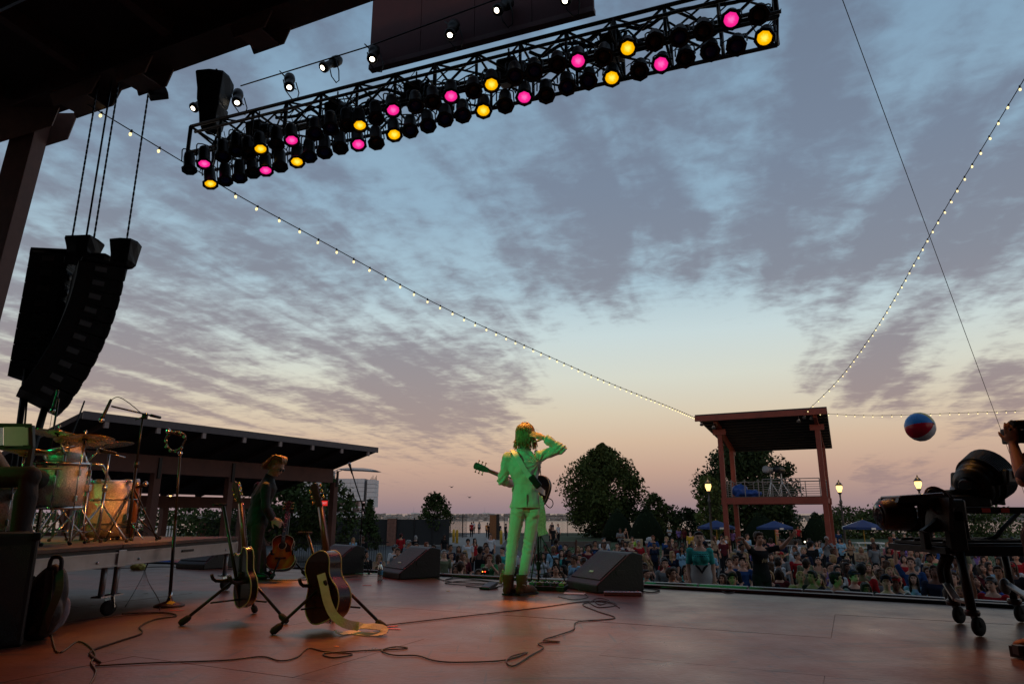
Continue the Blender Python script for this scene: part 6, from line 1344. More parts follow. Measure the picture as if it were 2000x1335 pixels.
# ---------------------------------------------------------------- drum riser
ZD = .56
R0, R1 = G(38, 1076, ZD), G(466, 1047, ZD); rd = (R1-R0).normalized(); rp = V((-rd.y, rd.x, 0)); RLn = (R1-R0).length; RW = 2.44
carp = M('riser_carpet', (.13, .09, .07), .85, 0, .4, 6, .2)
t = thing('drum_riser', 'wheeled aluminium drum riser with a worn brown deck', 'riser', V((*R0.xy, 0)))
A_ = R0-rd*1.2
JO = [0, .0, 0]
j0 = (W(241, 1060, 6.2)-R0)  # joint between the two decks
sj = None
d_ = ray(241, 1062); m_ = d_.x/d_.y; sj = (m_*R0.y-R0.x)/(rd.x-m_*rd.y)
for s0, s1 in ((-1.2, sj-.006), (sj+.006, RLn)):
    a, b = R0+rd*s0, R0+rd*s1
    dk = build(MB().prism([a, b, b+rp*RW, a+rp*RW], V((0, 0, -.03))), 'deck', carp, t, bev=.004)
    build(MB().bar(a+rp*.03+V((0, 0, -.045)), b+rp*.03+V((0, 0, -.045)), .03, .024), 'gap_strip', black, t)
    for off in (.035, RW-.035):
        r_ = build(MB().bar(a+rp*off+V((0, 0, -.115)), b+rp*off+V((0, 0, -.115)), .05, .115), 'side_rail', alu, t, bev=.005)
        if off < 1:
            for z in (-.065, -.165): build(MB().bar(a+rp*.004+V((0, 0, z)), b+rp*.004+V((0, 0, z)), .012, .012), 'rail_lip', alu, r_)
            for u in (.12, .88): build(MB().lathe([(.012, 0), (.01, .01), (0, .012)], a+(b-a)*u+rp*.01+V((0, 0, -.13)), -rp, 8), 'bolt', steel, r_)
            build(MB().box((a+b)/2+rp*.006+V((0, 0, -.1)), (.2, .012, .022), Matrix.Rotation(math.atan2(rd.y, rd.x), 3, 'Z')), 'latch', black, r_)
    for e_ in (a, b): build(MB().bar(e_+rp*.01+V((0, 0, -.11)), e_+rp*(RW-.01)+V((0, 0, -.11)), .05, .11), 'end_rail', alu, t)
build(MB().box(R0+rd*sj+rp*.003+V((0, 0, -.112)), (.1, .02, .135), Matrix.Rotation(math.atan2(rd.y, rd.x), 3, 'Z')), 'joint_plate', alu, t, bev=.004)
legm = M('leg_grey', (.28, .28, .29), .45, .6)
for s_, off in ((sj-.08, .08), (sj+.08, .08), (RLn-.08, .08), (sj, RW*.5), (RLn-.1, RW-.1), (sj, RW-.1)):
    p = R0+rd*s_+rp*off; p.z = 0; l_ = build(MB().cone(p+V((0, 0, .15)), p+V((0, 0, ZD-.16)), .024, None, 12), 'leg', legm, t)
    build(MB().box(p+V((0, 0, .155)), (.12, .09, .012), Matrix.Rotation(math.atan2(rd.y, rd.x), 3, 'Z')), 'leg_plate', steel, l_)
for s_, off in ((sj, .08), (RLn-.08, .08), (sj, RW*.5), (RLn-.1, RW-.1)):
    p = R0+rd*s_+rp*off; p.z = 0; cs = build(MB().lathe([(.03, -.016), (.058, -.016), (.06, -.01), (.06, .01), (.058, .016), (.03, .016)], p+V((.02, 0, .062)), V((.8, -.6, 0)), 16), 'caster', rubber, t)
    build(MB().bar(p+V((0, 0, .15)), p+V((.02, 0, .06)), .05, .014, V((.8, -.6, 0))).bar(p+V((.02, .02, .15)), p+V((.04, .02, .06)), .012, .05), 'fork', steel, cs)
def D(px, py, Y): return W(px, py, Y)
# ---------------------------------------------------------------- drums
spk = M('drum_sparkle', (.5, .46, .42), .22, .35, .55, 90, .35, coat=.6, bscale=160); headm = M('drum_head', (.5, .48, .44), .5); hoopm = M('hoop_wood', (.13, .06, .035), .35, coat=.4)
def shell(t, c, ax, r, ln, lugs=8, hoop=steel, mat=spk, hw=.022):
    ax = V(ax).normalized(); x, y, _ = frame(ax); a = V(c)-ax*ln/2
    build(MB().lathe([(r, 0), (r, ln)], a, ax, 32), 'shell', mat, t)
    for h_, s_ in ((0, 1), (ln, -1)):
        build(MB().lathe([(r+.003, -.004*s_), (r+.014, -.004*s_), (r+.014, hw*s_), (r+.003, hw*s_), (r+.003, -.004*s_)], a+ax*h_, ax, 32, cap=False), 'hoop', hoop, t); build(MB().lathe([(r-.002, .001*s_-.003*s_), (0, -.004*s_)], a+ax*h_, ax, 32), 'drum_head', headm, t)
    for i in range(lugs):
        an = 2*pi*i/lugs+.3; d = x*cos(an)+y*sin(an)
        lg = build(MB().box(a+ax*ln*.22+d*(r+.012), (.022, .03, .05), axes(ax, d)), 'lug', steel, t, bev=.005); build(MB().box(a+ax*ln*.78+d*(r+.012), (.022, .03, .05), axes(ax, d)), 'lug', steel, t, bev=.005)
        build(MB().cone(a+ax*-.008+d*(r+.014), a+ax*(ln+.008)+d*(r+.014), .004, None, 6), 'tension_rod', steel, t)
kax = V((.86, .5, .02)).normalized(); kc = D(216, 991, 6.95); kc.z = ZD+.292
t = thing('bass_drum', 'sparkle-finish bass drum glowing orange on the riser', 'drum', V((kc.x, kc.y, ZD))); shell(t, kc, kax, .28, .45, 8, hoopm, spk, .04)
for s_ in (-1, 1):
    p = kc+kax*.14+V((kax.y, -kax.x, 0))*s_*.27+V((0, 0, -.08)); build(MB().cone(p, V((*(p+V((kax.y, -kax.x, 0))*s_*.16+kax*.16).xy, ZD+.012)), .009, .006, 8), 'spur', steel, t); build(MB().box(p, (.05, .05, .07)), 'spur_bracket', steel, t, bev=.01)
fc = D(112, 947, 5.75); t = thing('floor_tom', 'deep sparkle floor tom on chrome legs at the front of the riser', 'drum', V((fc.x, fc.y, ZD))); shell(t, fc, (0.02, -.03, 1), .2, .37, 8)
for a in (.4, 2.5, 4.6):
    p = fc+V((.225*cos(a), .225*sin(a), 0)); build(MB().tube([p+V((0, 0, .12)), p+V((0, 0, -.3)), V((p.x+.03*cos(a), p.y+.03*sin(a), ZD+.02))], .006, 6), 'leg', steel, t); build(MB().box(p+V((0, 0, -.02)), (.04, .04, .06)), 'leg_bracket', steel, t, bev=.008); build(MB().ell((p.x+.03*cos(a), p.y+.03*sin(a), ZD+.02), .014, nu=8, nv=6), 'rubber_foot', rubber, t)
tc_ = D(128, 893, 6.35); t = thing('rack_tom', 'small sparkle rack tom tilted above the floor tom', 'drum', tc_-V((0, 0, .1))); shell(t, tc_, (-.22, -.25, .95), .155, .2, 6)
build(MB().tube([tc_+V((.12, .1, -.04)), tc_+V((.26, .15, -.06)), V((kc.x-.05, kc.y, ZD+.57))], .014, 8), 'mount_arm', steel, t)
c2 = D(10, 995, 5.3); t = thing('snare_drum', 'amber-lit drum shell at the left edge behind the drummer\'s leg', 'drum', V((c2.x, c2.y, ZD))); shell(t, c2, (0, 0, 1), .17, .34, 6)
for a in (.4, 2.5, 4.6): p = c2+V((.19*cos(a), .19*sin(a), 0)); build(MB().cone(p, V((p.x, p.y, ZD)), .006, None, 6), 'leg', steel, t)
brass = M('cymbal_bronze', (.6, .33, .1), .28, 1, .2, 30, .1)
def tripod(t, base, h, r=.3, yaw=0, mat=steel, tube_r=.011):
    for a in (0, 2.09, 4.19):
        f_ = base+V((r*cos(yaw+a), r*sin(yaw+a), .012)); build(MB().cone(base+V((0, 0, h*.42)), f_, .008, None, 6).cone(base+V((0, 0, .12)), base.lerp(f_, .5)+V((0, 0, h*.1)), .005, None, 5), 'leg', mat, t); build(MB().ell(f_, .016, nu=8, nv=6), 'rubber_foot', rubber, t)
    build(MB().cone(base+V((0, 0, .06)), base+V((0, 0, h*.6)), tube_r*1.2, None, 10), 'lower_tube', mat, t); build(MB().cone(base+V((0, 0, h*.6)), base+V((0, 0, h)), tube_r*.85, None, 8), 'upper_tube', mat, t); build(MB().lathe([(.02, -.03), (.022, 0), (.02, .03)], base+V((0, 0, h*.6)), n=10), 'collar', mat, t)
def cymbal(px, py, Y, r, tilt, label, base_off=(0, 0), hat=False, yaw=0):
    c = D(px, py, Y); b = V((c.x+base_off[0], c.y+base_off[1], ZD)); t = thing('cymbal_stand', label, 'cymbal', b, 'cymbals of the drum kit')
    ax = V((tilt[0], tilt[1], 1)).normalized()
    for k in range(2 if hat else 1): build(MB().lathe([(.008, .03), (.035, .026), (.045, .012), (r*.6, .002), (r, -.014), (r, -.016), (r*.6, -.002), (.045, .008), (.008, .026)], c+V((0, 0, -.03*k)), ax if not k else -ax, 40), 'cymbal', brass, t)
    build(MB().cone(c+ax*.02, c+ax*.075, .008, .006, 8).ell(c+ax*.06, (.014, .014, .01), nu=8, nv=6), 'wing_nut', steel, t); build(MB().lathe([(.022, -.012), (.022, .0)], c, ax, 10), 'felt', rubber, t)
    build(MB().cone(b+V((0, 0, (c.z-ZD)*.98 if base_off == (0, 0) else (c.z-ZD)*.8)), c-ax*.01, .008, None, 8), 'tilter', steel, t)
    tripod(t, b, (c.z-ZD)*(.98 if base_off == (0, 0) else .8), .27, yaw)
cymbal(112, 845, 6.1, .225, (.06, .12), 'crash cymbal behind the floor tom, upper left of the kit', (.1, .0), yaw=.5)
cymbal(166, 856, 6.0, .23, (-.1, .1), 'crash cymbal tilted in the middle of the kit', yaw=1.1)
cymbal(207, 866, 6.9, .25, (-.12, -.02), 'ride cymbal nearest the bass drum', (-.1, -.1), yaw=.2)
cymbal(50, 877, 5.6, .19, (.03, .08), 'hi-hat cymbals by the drummer at the left edge', hat=True, yaw=2)
blackst = M('stand_dark', (.02, .02, .021), .35, .5)
def mic(t, p, d, mat=black, ln=.17):
    d = V(d).normalized(); m_ = build(MB().lathe([(.009, -ln), (.013, -ln*.95), (.016, -.03), (.02, -.008)], p, d, 12), 'microphone', mat, t); build(MB().ell(p+d*.008, (.024, .024, .026), nu=12, nv=8), 'grille', steel, m_)
# boom stand standing on the riser
tp = D(283, 812, 6.75); bs = V((tp.x-.02, tp.y, ZD)); t = thing('microphone_stand', 'tall boom microphone stand on the riser above the bass drum', 'mic stand', bs, 'microphone stands')
tripod(t, bs, tp.z-ZD, .26, .3, blackst); a, b = D(218, 793, 6.35), D(313, 815, 6.9)
build(MB().cone(a, b, .008, None, 8), 'boom', blackst, t); build(MB().cone(b+(a-b).normalized()*.12, b, .015, None, 10), 'counterweight', blackst, t); build(MB().box(tp, (.05, .04, .06)), 'clutch', blackst, t, bev=.01); build(MB().cone(tp, tp+V((-.08, -.02, -.04)), .006, None, 6), 'clutch_handle', blackst, t)
mic(t, D(199, 818, 6.3), D(199, 818, 6.3)-D(216, 782, 6.34), black, .2)
build(MB().tube(bez([D(216, 782, 6.34), D(230, 775, 6.36), D(250, 785, 6.5), D(278, 808, 6.7)], 5), .004, 5), 'cable', rubber, t)
# overhead mic behind the crash
tp = D(106, 768, 6.6); bs = V((tp.x+.05, tp.y, ZD)); t = thing('microphone_stand', 'upright stand with a slim overhead microphone above the crash cymbal', 'mic stand', bs, 'microphone stands'); tripod(t, bs, tp.z-ZD-.05, .25, .8, blackst); mic(t, D(103, 800, 6.6), V((-.1, 0, -1)), black, .2); build(MB().cone(tp+V((.05, 0, -.05)), D(106, 772, 6.6), .008, None, 6), 'clip', blackst, t)
# small drum mic on a stand near the ride
tp = D(214, 884, 6.3); bs = V((tp.x, tp.y, ZD)); t = thing('microphone_stand', 'short stand with a drum microphone in front of the bass drum', 'mic stand', bs, 'microphone stands'); tripod(t, bs, tp.z-ZD, .25, .1, steel); mic(t, D(196, 880, 6.25), V((-1, 0, .15)), black, .15); build(MB().cone(D(200, 881, 6.26), D(245, 893, 6.35), .007, None, 6), 'boom', steel, t)
# stool-height stand with drum mic bracket on the riser's far side
tp = D(276, 952, 6.9); bs = V((tp.x, tp.y, ZD)); t = thing('microphone_stand', 'low stand with a kick-drum microphone right of the bass drum', 'mic stand', bs, 'microphone stands'); tripod(t, bs, tp.z-ZD, .24, .9, blackst); mic(t, D(283, 945, 6.85), V((.8, -.2, .3)), black, .12)
# round-base stand with tambourine in front of the riser
bs = G(330, 1183); tp = W(354, 876, bs.y+.02); tp.x = bs.x+.0; t = thing('microphone_stand', 'round-based stand with a tambourine and microphone, yellow label on its foot', 'mic stand', bs, 'microphone stands')
tp = W(352, 885, bs.y); 
build(MB().lathe([(.13, 0), (.13, .012), (.1, .024), (.03, .045), (.02, .07)], bs, n=28), 'base', M('base_iron', (.05, .035, .028), .5, .3), t)
build(MB().cone(bs+V((0, 0, .05)), bs.lerp(tp, .55)+V((0, 0, 0)), .015, None, 12), 'lower_tube', blackst, t); build(MB().cone(bs.lerp(tp, .55), tp, .011, None, 10), 'upper_tube', blackst, t); build(MB().cone(bs+V((0, 0, .06)), bs+V((0, 0, .12)), .019, None, 12), 'sleeve', steel, t)
build(MB().box(bs+V((.04, -.06, .037)), (.06, .045, .003), Matrix.Rotation(.45, 3, 'X') @ Matrix.Rotation(-.2, 3, 'Z')), 'label', M('label_yellow', (.7, .6, .03), .6), t)
build(MB().ell(tp+V((0, 0, -.0)), .022, nu=10, nv=8), 'knob', steel, t); mic(t, W(330, 842, bs.y-.1), W(330, 842, bs.y-.1)-W(352, 850, bs.y), black, .14); build(MB().tube(bez([tp, W(357, 868, bs.y), W(362, 855, bs.y), W(345, 846, bs.y-.05)], 4), .008, 6), 'gooseneck', blackst, t)
tm = W(343, 862, bs.y-.05); q = thing('tambourine', 'small tambourine with metal jingles hung on the round-based stand', 'tambourine', tm-V((0, 0, .1))); build(MB().tube(bez([tm+V((.09*cos(a_), .02*sin(a_*2), .09*sin(a_))) for a_ in [radians(d) for d in range(20, 330, 20)]], 3), .012, 6), 'frame', black, q)
for a_ in range(30, 330, 36): p = tm+V((.09*cos(radians(a_)), -.012, .09*sin(radians(a_)))); build(MB().lathe([(.014, -.004), (.016, 0), (.014, .004)], p, V((.2, 1, 0)), 10), 'jingle', steel, q)
# stand with a slanted boom near the wedge
bs = G(701, 1118); tp = W(706, 985, bs.y); tp.x = bs.x+.02; t = thing('microphone_stand', 'black boom stand rising past the white building with its microphone high', 'mic stand', bs, 'microphone stands')
tripod(t, bs, tp.z, .3, 1.2, blackst); a, b = W(686, 918, bs.y), W(713, 1003, bs.y); build(MB().cone(a, b, .009, None, 8), 'boom', blackst, t); build(MB().cone(b+(a-b)*.12, b, .014, None, 8), 'counterweight', blackst, t); build(MB().box(tp, (.04, .04, .05)), 'clutch', blackst, t); mic(t, W(683, 907, bs.y), W(683, 907, bs.y)-a, black, .14)
# the singer's stand
bs = G(1052, 1143); t = thing('microphone_stand', 'straight black microphone stand just in front of the singer', 'mic stand', bs, 'microphone stands'); tripod(t, bs, 1.45, .34, .2, blackst); build(MB().box(bs+V((0, 0, .22)), (.05, .05, .1)), 'leg_hub', blackst, t, bev=.01); mic(t, bs+V((-.02, -.12, 1.52)), V((-.1, -.9, .4)))
build(MB().tube(bez([bs+V((.03, 0, 1.4)), bs+V((.05, .0, .9)), bs+V((.03, 0, .4)), bs+V((.1, -.05, .01))], 5), .005, 5), 'cable', rubber, t)
# stand base behind the riser
bs = G(232, 1104); t = thing('microphone_stand', 'tripod base of a stand standing beyond the riser legs', 'mic stand', bs, 'microphone stands'); tripod(t, bs, .42, .36, .5, blackst)
# clear acrylic screen panels by the drummer
acr = M('acrylic_sheet', (.6, .66, .5), .25, 0, .12, 6, alpha=.9, spec=.6); c = D(26, 850, 5.2); t = thing('drum_screen', 'greenish acrylic screen panel in a black frame at the left edge', 'screen', V((c.x, c.y, ZD)))
for k, (x0_, x1_) in enumerate(((-14, 4), (7, 54))):
    a, b, e, f_ = D(x0_, 833, 5.15), D(x1_, 833, 5.25), D(x1_, 870, 5.25), D(x0_, 870, 5.15); build(MB().prism([a, b, e, f_], V((0, .012, 0))), 'sheet', acr, t)
fr = [D(-20, 830, 5.15), D(62, 831, 5.27), D(63, 873, 5.27), D(-20, 873, 5.15)]
for p, q in zip(fr, fr[1:]+fr[:1]): build(MB().bar(p, q, .03, .03, V((0, 1, 0))), 'frame', black, t)
for p in (fr[2], fr[3]): build(MB().bar(p, V((p.x, p.y, ZD)), .03, .03, V((0, 1, 0))), 'post', black, t)
# ---------------------------------------------------------------- drummer at the left edge (mostly out of the picture)
def Q(px, py, Y=5.15): return W(px, py, Y)
J = dict(head=V((-4.75, 5.25, 1.75)), neck=V((-4.72, 5.25, 1.6)), shl=V((-4.78, 5.45, 1.52)), shr=V((-4.62, 5.03, 1.52)), mid=V((-4.75, 5.2, 1.25)), pel=V((-4.75, 5.15, 1.05)), hil=V((-4.7, 5.25, 1.04)), hir=V((-4.66, 5.05, 1.04)), ell=V((-4.55, 5.6, 1.25)), wrl=V((-4.3, 5.75, 1.2)), elr=Q(-22, 872, 4.95), wrr=Q(14, 917, 5.2),
         knl=Q(75, 935, 5.45), knr=Q(58, 930, 5.0), anl=V((-4.0, 5.5, ZD+.1)), anr=Q(38, 1040, 4.98), face=V((1, .3, -.1)), toe=V((.9, .2, 0)))
J['anr'].z = ZD+.1
dg2 = thing('person', 'drummer in dark clothes at the left edge, only an arm and knee showing', 'person', V((-4.7, 5.2, ZD))); do = V(dg2.location)
mb = MB(); torso(mb, J, -.01); head(mb, J)
for s_ in 'lr': arm(mb, J, s_); leg(mb, J, s_, (.07, .05, .035), 0, False)
hand(mb, J['wrr'], V((.8, .3, -.2)), V((0, 0, 1)), 1, 1.2); hand(mb, J['wrl'], V((.8, .3, -.2)), V((0, 0, 1)), -1, 1.2); fin(remesh(mb, .009, 1), 'body', skin, dg2, do, (.46, .29, .22))
mb = MB(); torso(mb, J, .02, -.1)
for s_ in 'lr': a, b_ = J['sh'+s_], J['el'+s_]; limb(mb, [a, a.lerp(b_, .7)], [.07, .062])
fin(remesh(mb, .013, 2), 'shirt', dj, dg2, do); mb = MB()
for s_ in 'lr': leg(mb, J, s_, (.1, .078, .06), 0, True)
mb.ell(J['pel'], (.17, .16, .13)); fin(remesh(mb, .013, 2), 'trousers', dj, dg2, do)
b = basis(J['face']); fin(remesh(MB().ell(J['head']+b @ V((0, .02, .045)), (.086, .098, .09), b), .014, 1), 'hair', hairm, dg2, do, (.03, .02, .012))
p = J['wrr']; tag(build(MB().cone(p+V((-.08, -.02, .01)), p+V((.3, .18, .02)), .007, .005, 8), 'drumstick', M('hickory', (.5, .35, .15), .5)), 'pale drumstick in the drummer\'s hand over the floor tom', 'drumstick')
c = V((-4.78, 5.15, ZD)); t = thing('drum_stool', 'black drum stool under the drummer at the left edge', 'stool', c); build(MB().lathe([(.16, .36), (.18, .38), (.18, .43), (.14, .455), (0, .46)], c, n=20), 'seat', black, t); tripod(t, c, .38, .24, .4, steel)
# ---------------------------------------------------------------- dark case, backpack and bottle-shaped bag at the lower left
a = G(44, 1262); t = thing('amplifier', 'tall black amplifier case at the lower left edge', 'amplifier', V((a.x-.35, a.y+.2, 0))); rz = Matrix.Rotation(.72, 3, 'Z'); c = a+rz @ V((-.35, .21, .345))
build(MB().box(c, (.7, .42, .69), rz), 'cabinet', black, t, bev=.018); build(MB().box(c+rz @ V((0, -.212, -.02)), (.62, .012, .58), rz), 'grille', M('amp_grille', (.02, .02, .02), .8, 0, .3, 60, .4), t)
for s_ in (-1, 1): build(MB().box(c+rz @ V((s_*.33, -.2, .32)), (.05, .05, .05), rz), 'corner', blackm, t, bev=.01)
build(MB().tube(bez([c+rz @ V((-.12, 0, .35)), c+rz @ V((-.1, 0, .39)), c+rz @ V((.1, 0, .39)), c+rz @ V((.12, 0, .35))], 3), .012, 6), 'handle', rubber, t)
c = G(76, 1254)+V((0, .1, 0)); t = thing('backpack', 'black backpack slumped against the amplifier case', 'bag', c); mb = MB().ell(c+V((-.06, 0, .24)), (.13, .1, .24), Matrix.Rotation(.12, 3, 'Y'), 16, 10).ell(c+V((-.02, -.07, .17)), (.12, .08, .15), None, 12, 8).ell(c+V((-.1, 0, .1)), (.13, .11, .11), None, 12, 8)
bpm = M('nylon_black', (.018, .014, .014), .6, 0, .3, 10, .3); fin(remesh(mb, .014, 2, lambda q: .012*noise.noise(q*8)), 'bag', bpm, t, V(t.location))
build(MB().tube(bez([c+V((-.05, -.04, .45)), c+V((-.03, -.05, .52)), c+V((.03, -.05, .515)), c+V((.04, -.05, .42))], 4), .014, 6), 'handle', bpm, t)
for s_ in (0, .07): build(ribbon(bez([c+V((-.02+s_, -.08, .44)), c+V((.02+s_, -.12, .32)), c+V((.02+s_*.6, -.135, .18)), c+V((-.04+s_, -.13, .05))], 5), .045, V((.5, -1, 0)), .012), 'shoulder_strap', M('strap_brown', (.05, .025, .02), .7), t)
c = G(97, 1240)+V((0, .08, 0)); mb = MB().ell(c+V((0, 0, .13)), (.055, .055, .11), Matrix.Rotation(.25, 3, 'Y'), 14, 10).ell(c+V((-.05, -.02, .06)), (.07, .06, .06), None, 12, 8); t = thing('cloth_bundle', 'grey cloth bundle leaning beside the backpack', 'bundle', c); fin(remesh(mb, .012, 2, lambda q: .006*noise.noise(q*16)), 'cloth', M('grey_cloth', (.22, .21, .24), .9, 0, .2, 10, .3), t, V(t.location))
c = G(-6, 1252)+V((.03, 0, 0)); tag(build(MB().ell(c+V((0, 0, .05)), (.06, .05, .05), None, 12, 8), 'rag', M('rag_pale', (.4, .3, .28), .9)), 'pale crumpled rag at the extreme lower left edge', 'rag')
# ---------------------------------------------------------------- small things on the floor
c = G(742, 1133); t = thing('water_bottle', 'clear plastic water bottle with a blue label on the stage floor', 'bottle', c)
build(MB().lathe([(.03, 0), (.034, .008), (.033, .06), (.031, .09), (.034, .12), (.033, .15), (.018, .185), (.013, .195), (.013, .21)], c, n=18), 'bottle', M('pet_plastic', (.55, .65, .65), .12, 0, .05, 5, trans=.75), t); build(MB().lathe([(.0345, .07), (.035, .075), (.035, .118), (.0345, .123)], c, n=18, cap=False), 'label', M('label_blue', (.05, .3, .5), .5), t); build(MB().lathe([(.015, .2), (.015, .222), (0, .224)], c, n=12), 'cap', M('cap_blue', (.03, .12, .5), .4), t)
c = G(270, 1112); t = thing('towel', 'crumpled yellow-green towel on the floor beyond the riser', 'towel', c); fin(remesh(MB().ell(c+V((0, 0, .04)), (.11, .07, .06)).ell(c+V((-.05, 0, .07)), (.05, .05, .06)), .012, 1, lambda q: .028*noise.noise(q*22)), 'cloth', M('towel_yellow', (.55, .55, .16), .9, 0, .25, 25, .3), t, V(t.location))
def pedal_board(px, py, wd, dp, n, label, yaw):
    c = G(px, py); t = thing('pedal_board', label, 'pedalboard', c); rz = Matrix.Rotation(yaw, 3, 'Z')
    build(MB().box(c+V((0, 0, .03)), (wd, dp, .05), rz @ Matrix.Rotation(.08, 3, 'X')), 'case', black, t, bev=.006)
    for i in range(n):
        x = -wd/2+wd*(i+.5)/n; q = c+rz @ V((x, 0, .068)); pd_ = build(MB().box(q, (wd/n*.75, dp*.6, .03), rz), 'pedal', M('pedal_%d' % (i % 3), [(.1, .1, .11), (.2, .12, .04), (.05, .09, .07)][i % 3], .4), t, bev=.004)
        build(MB().cone(q+rz @ V((0, -dp*.2, .012)), q+rz @ V((0, -dp*.2, .03)), .009, None, 8), 'switch', steel, pd_)
        for k in (-1, 1): build(MB().cone(q+rz @ V((k*.012, dp*.15, .012)), q+rz @ V((k*.012, dp*.15, .026)), .006, None, 8), 'knob', cream, pd_)
pedal_board(1070, 1152, .42, .17, 5, 'pedal board with shiny knobs at the singer\'s feet', -.35)
pedal_board(947, 1120, .12, .1, 1, 'small black effects box with indicator lights left of the singer', 0.1)
p = G(947, 1120)+V((-.03, -.052, .035))
for k, (dx, col) in enumerate(((0, (1, .35, .05)), (.035, (1, .05, .02)))): tag(build(MB().ell(p+V((dx, 0, 0)), .008, nu=8, nv=6), 'indicator_light', M('led_%d' % k, col, .4, emit=col, es=4)), ['tiny amber indicator light on the small effects box', 'tiny red indicator light on the small effects box'][k], 'light')
c = G(955, 1149); t = thing('tuner_pedal', 'green-lit tilted pedal just left of the singer\'s boots', 'pedal', c); build(MB().box(c+V((0, 0, .03)), (.12, .2, .035), Matrix.Rotation(-.5, 3, 'Z') @ Matrix.Rotation(.2, 3, 'X')), 'treadle', black, t, bev=.008); build(MB().box(c+V((0, 0, .012)), (.13, .21, .02), Matrix.Rotation(-.5, 3, 'Z')), 'base', blackm, t, bev=.004)
c = G(1216, 1162); t = thing('light_strip', 'short metal floor light strip glinting green in front of the large wedge', 'light strip', c); rz = Matrix.Rotation(-.12, 3, 'Z')
build(MB().box(c+V((0, 0, .02)), (.38, .09, .035), rz), 'body', alu, t, bev=.006)
for i in range(9): build(MB().lathe([(.014, 0), (.014, .004), (0, .006)], c+rz @ V((-.16+.04*i, 0, .038)), n=10), 'lens', steel, t)
pap = M('paper', (.75, .72, .62), .8)
for k, (px, py, w_, l_, yw) in enumerate([(1122, 1158, .22, .14, -.2), (715, 1119, .5, .08, .05), (668, 1118, .35, .06, .1)]):
    c = G(px, py, .004); tag(build(MB().box(c, (w_, l_, .003), Matrix.Rotation(yw, 3, 'Z')), 'set_list', pap), ['white set list sheet taped beside the singer\'s pedal board', 'long strip of pale paper on the floor by the bottle', 'short strip of pale paper on the floor under the boom stand'][k], 'paper')
tapes = [(345, 1191, .13, .018, -.1, 'pink', 'pink tape mark beside the round mic stand base'), (770, 1227, .1, .02, -.35, 'pink', 'pink tape mark beside the trailing guitar strap, near arm'), (765, 1222, .09, .02, .3, 'pink', 'pink tape mark beside the trailing guitar strap, far arm'), (694, 1131, .16, .025, .05, 'pink', 'pink tape mark on the floor under the wedge, longer one'), (717, 1142, .1, .03, .1, 'pink', 'short pink tape mark nearer than the longer one'), (657, 1261, .03, .015, .1, 'orange', 'scrap of orange tape in front of the acoustic guitar'), (875, 1153, .035, .02, 0, 'yellow', 'scrap of yellow tape left of the singer'), (1042, 1162, .035, .02, .3, 'yellow', 'scrap of yellow tape by the singer\'s boot'), (285, 1158, .05, .02, .1, 'pale', 'scrap of pale tape under the riser'), (328, 1124, .05, .015, 0, 'yellow', 'scrap of yellow tape beyond the riser leg')]
tcol = {'pink': (.75, .08, .08), 'orange': (.8, .3, .05), 'yellow': (.7, .55, .05), 'pale': (.5, .4, .35)}
for px, py, a, b, yw, cn, lab in tapes: tag(build(MB().box(G(px, py, .0035), (a, b, .002), Matrix.Rotation(yw, 3, 'Z')), 'tape_mark', M('tape_'+cn, tcol[cn], .6)), lab, 'tape mark', 'tape marks on the stage')
# cables on the floor
def fcable(pix, r, label, mat=rubber, z=None):
    r *= .68; pts = [G(x, y, r+.0015 if z is None else z) for x, y in pix]; ps = bez(pts, 7)
    tag(build(MB().tube(ps, r, 6), 'cable', mat), label, 'cable', 'cables on the stage floor')
cabm = M('cable_olive', (.05, .05, .03), .55); cabr = M('cable_brown', (.09, .035, .025), .55)
fcable([(186, 1299), (300, 1293), (400, 1290), (454, 1287), (512, 1281), (548, 1289), (580, 1282), (602, 1265), (634, 1271), (688, 1276), (652, 1283), (634, 1275), (715, 1269), (770, 1267), (796, 1264), (770, 1262), (746, 1269), (769, 1278), (814, 1279), (850, 1289), (895, 1292), (985, 1288), (1030, 1273), (1000, 1280), (989, 1291), (1003, 1299), (1034, 1280), (1061, 1264), (1052, 1255), (1093, 1252), (1061, 1249), (1090, 1239), (1120, 1228), (1129, 1213), (1201, 1206), (1165, 1192), (1138, 1179), (1175, 1172), (1205, 1180), (1170, 1185), (1150, 1175)], .006, 'long dark cable looping right across the front of the floor', cabm)
fcable([(751, 1220), (900, 1203), (1050, 1186), (1138, 1174), (1190, 1176), (1210, 1186)], .0065, 'taut brown cable from the strap to the large wedge', cabr)
fcable([(173, 1340), (187, 1311), (178, 1293), (186, 1278), (173, 1260), (150, 1252), (113, 1273), (98, 1233), (80, 1200)], .0075, 'cable looping down to the bottom edge at the lower left', cabm)
fcable([(196, 1293), (176, 1272), (226, 1253), (276, 1236), (273, 1223), (301, 1209), (344, 1202), (326, 1196), (280, 1196), (238, 1198)], .009, 'thick cable winding from the riser leg towards us', rubber)
fcable([(60, 1222), (103, 1216), (190, 1206), (276, 1198), (320, 1194)], .006, 'reddish cable lying straight in front of the riser', cabr)
fcable([(312, 1190), (310, 1170), (290, 1135), (283, 1112)], .006, 'brown cable curving up from the round stand base', cabr)
fcable([(245, 1183), (262, 1155), (278, 1125), (283, 1110)], .0045, 'thin cable running back under the riser', rubber)
fcable([(850, 1127), (880, 1135), (960, 1140), (900, 1141), (870, 1137), (930, 1133), (985, 1141), (950, 1146), (910, 1144)], .008, 'tangle of black cable left of the singer', rubber)
fcable([(862, 1118), (885, 1126), (870, 1131), (900, 1128), (930, 1131), (980, 1137)], .007, 'second black cable winding behind the tangle left of the singer', rubber)
fcable([(1090, 1164), (1120, 1170), (1148, 1165), (1140, 1158), (1128, 1150)], .005, 'thin cable curling from the pedal board to the wedge', cabm)
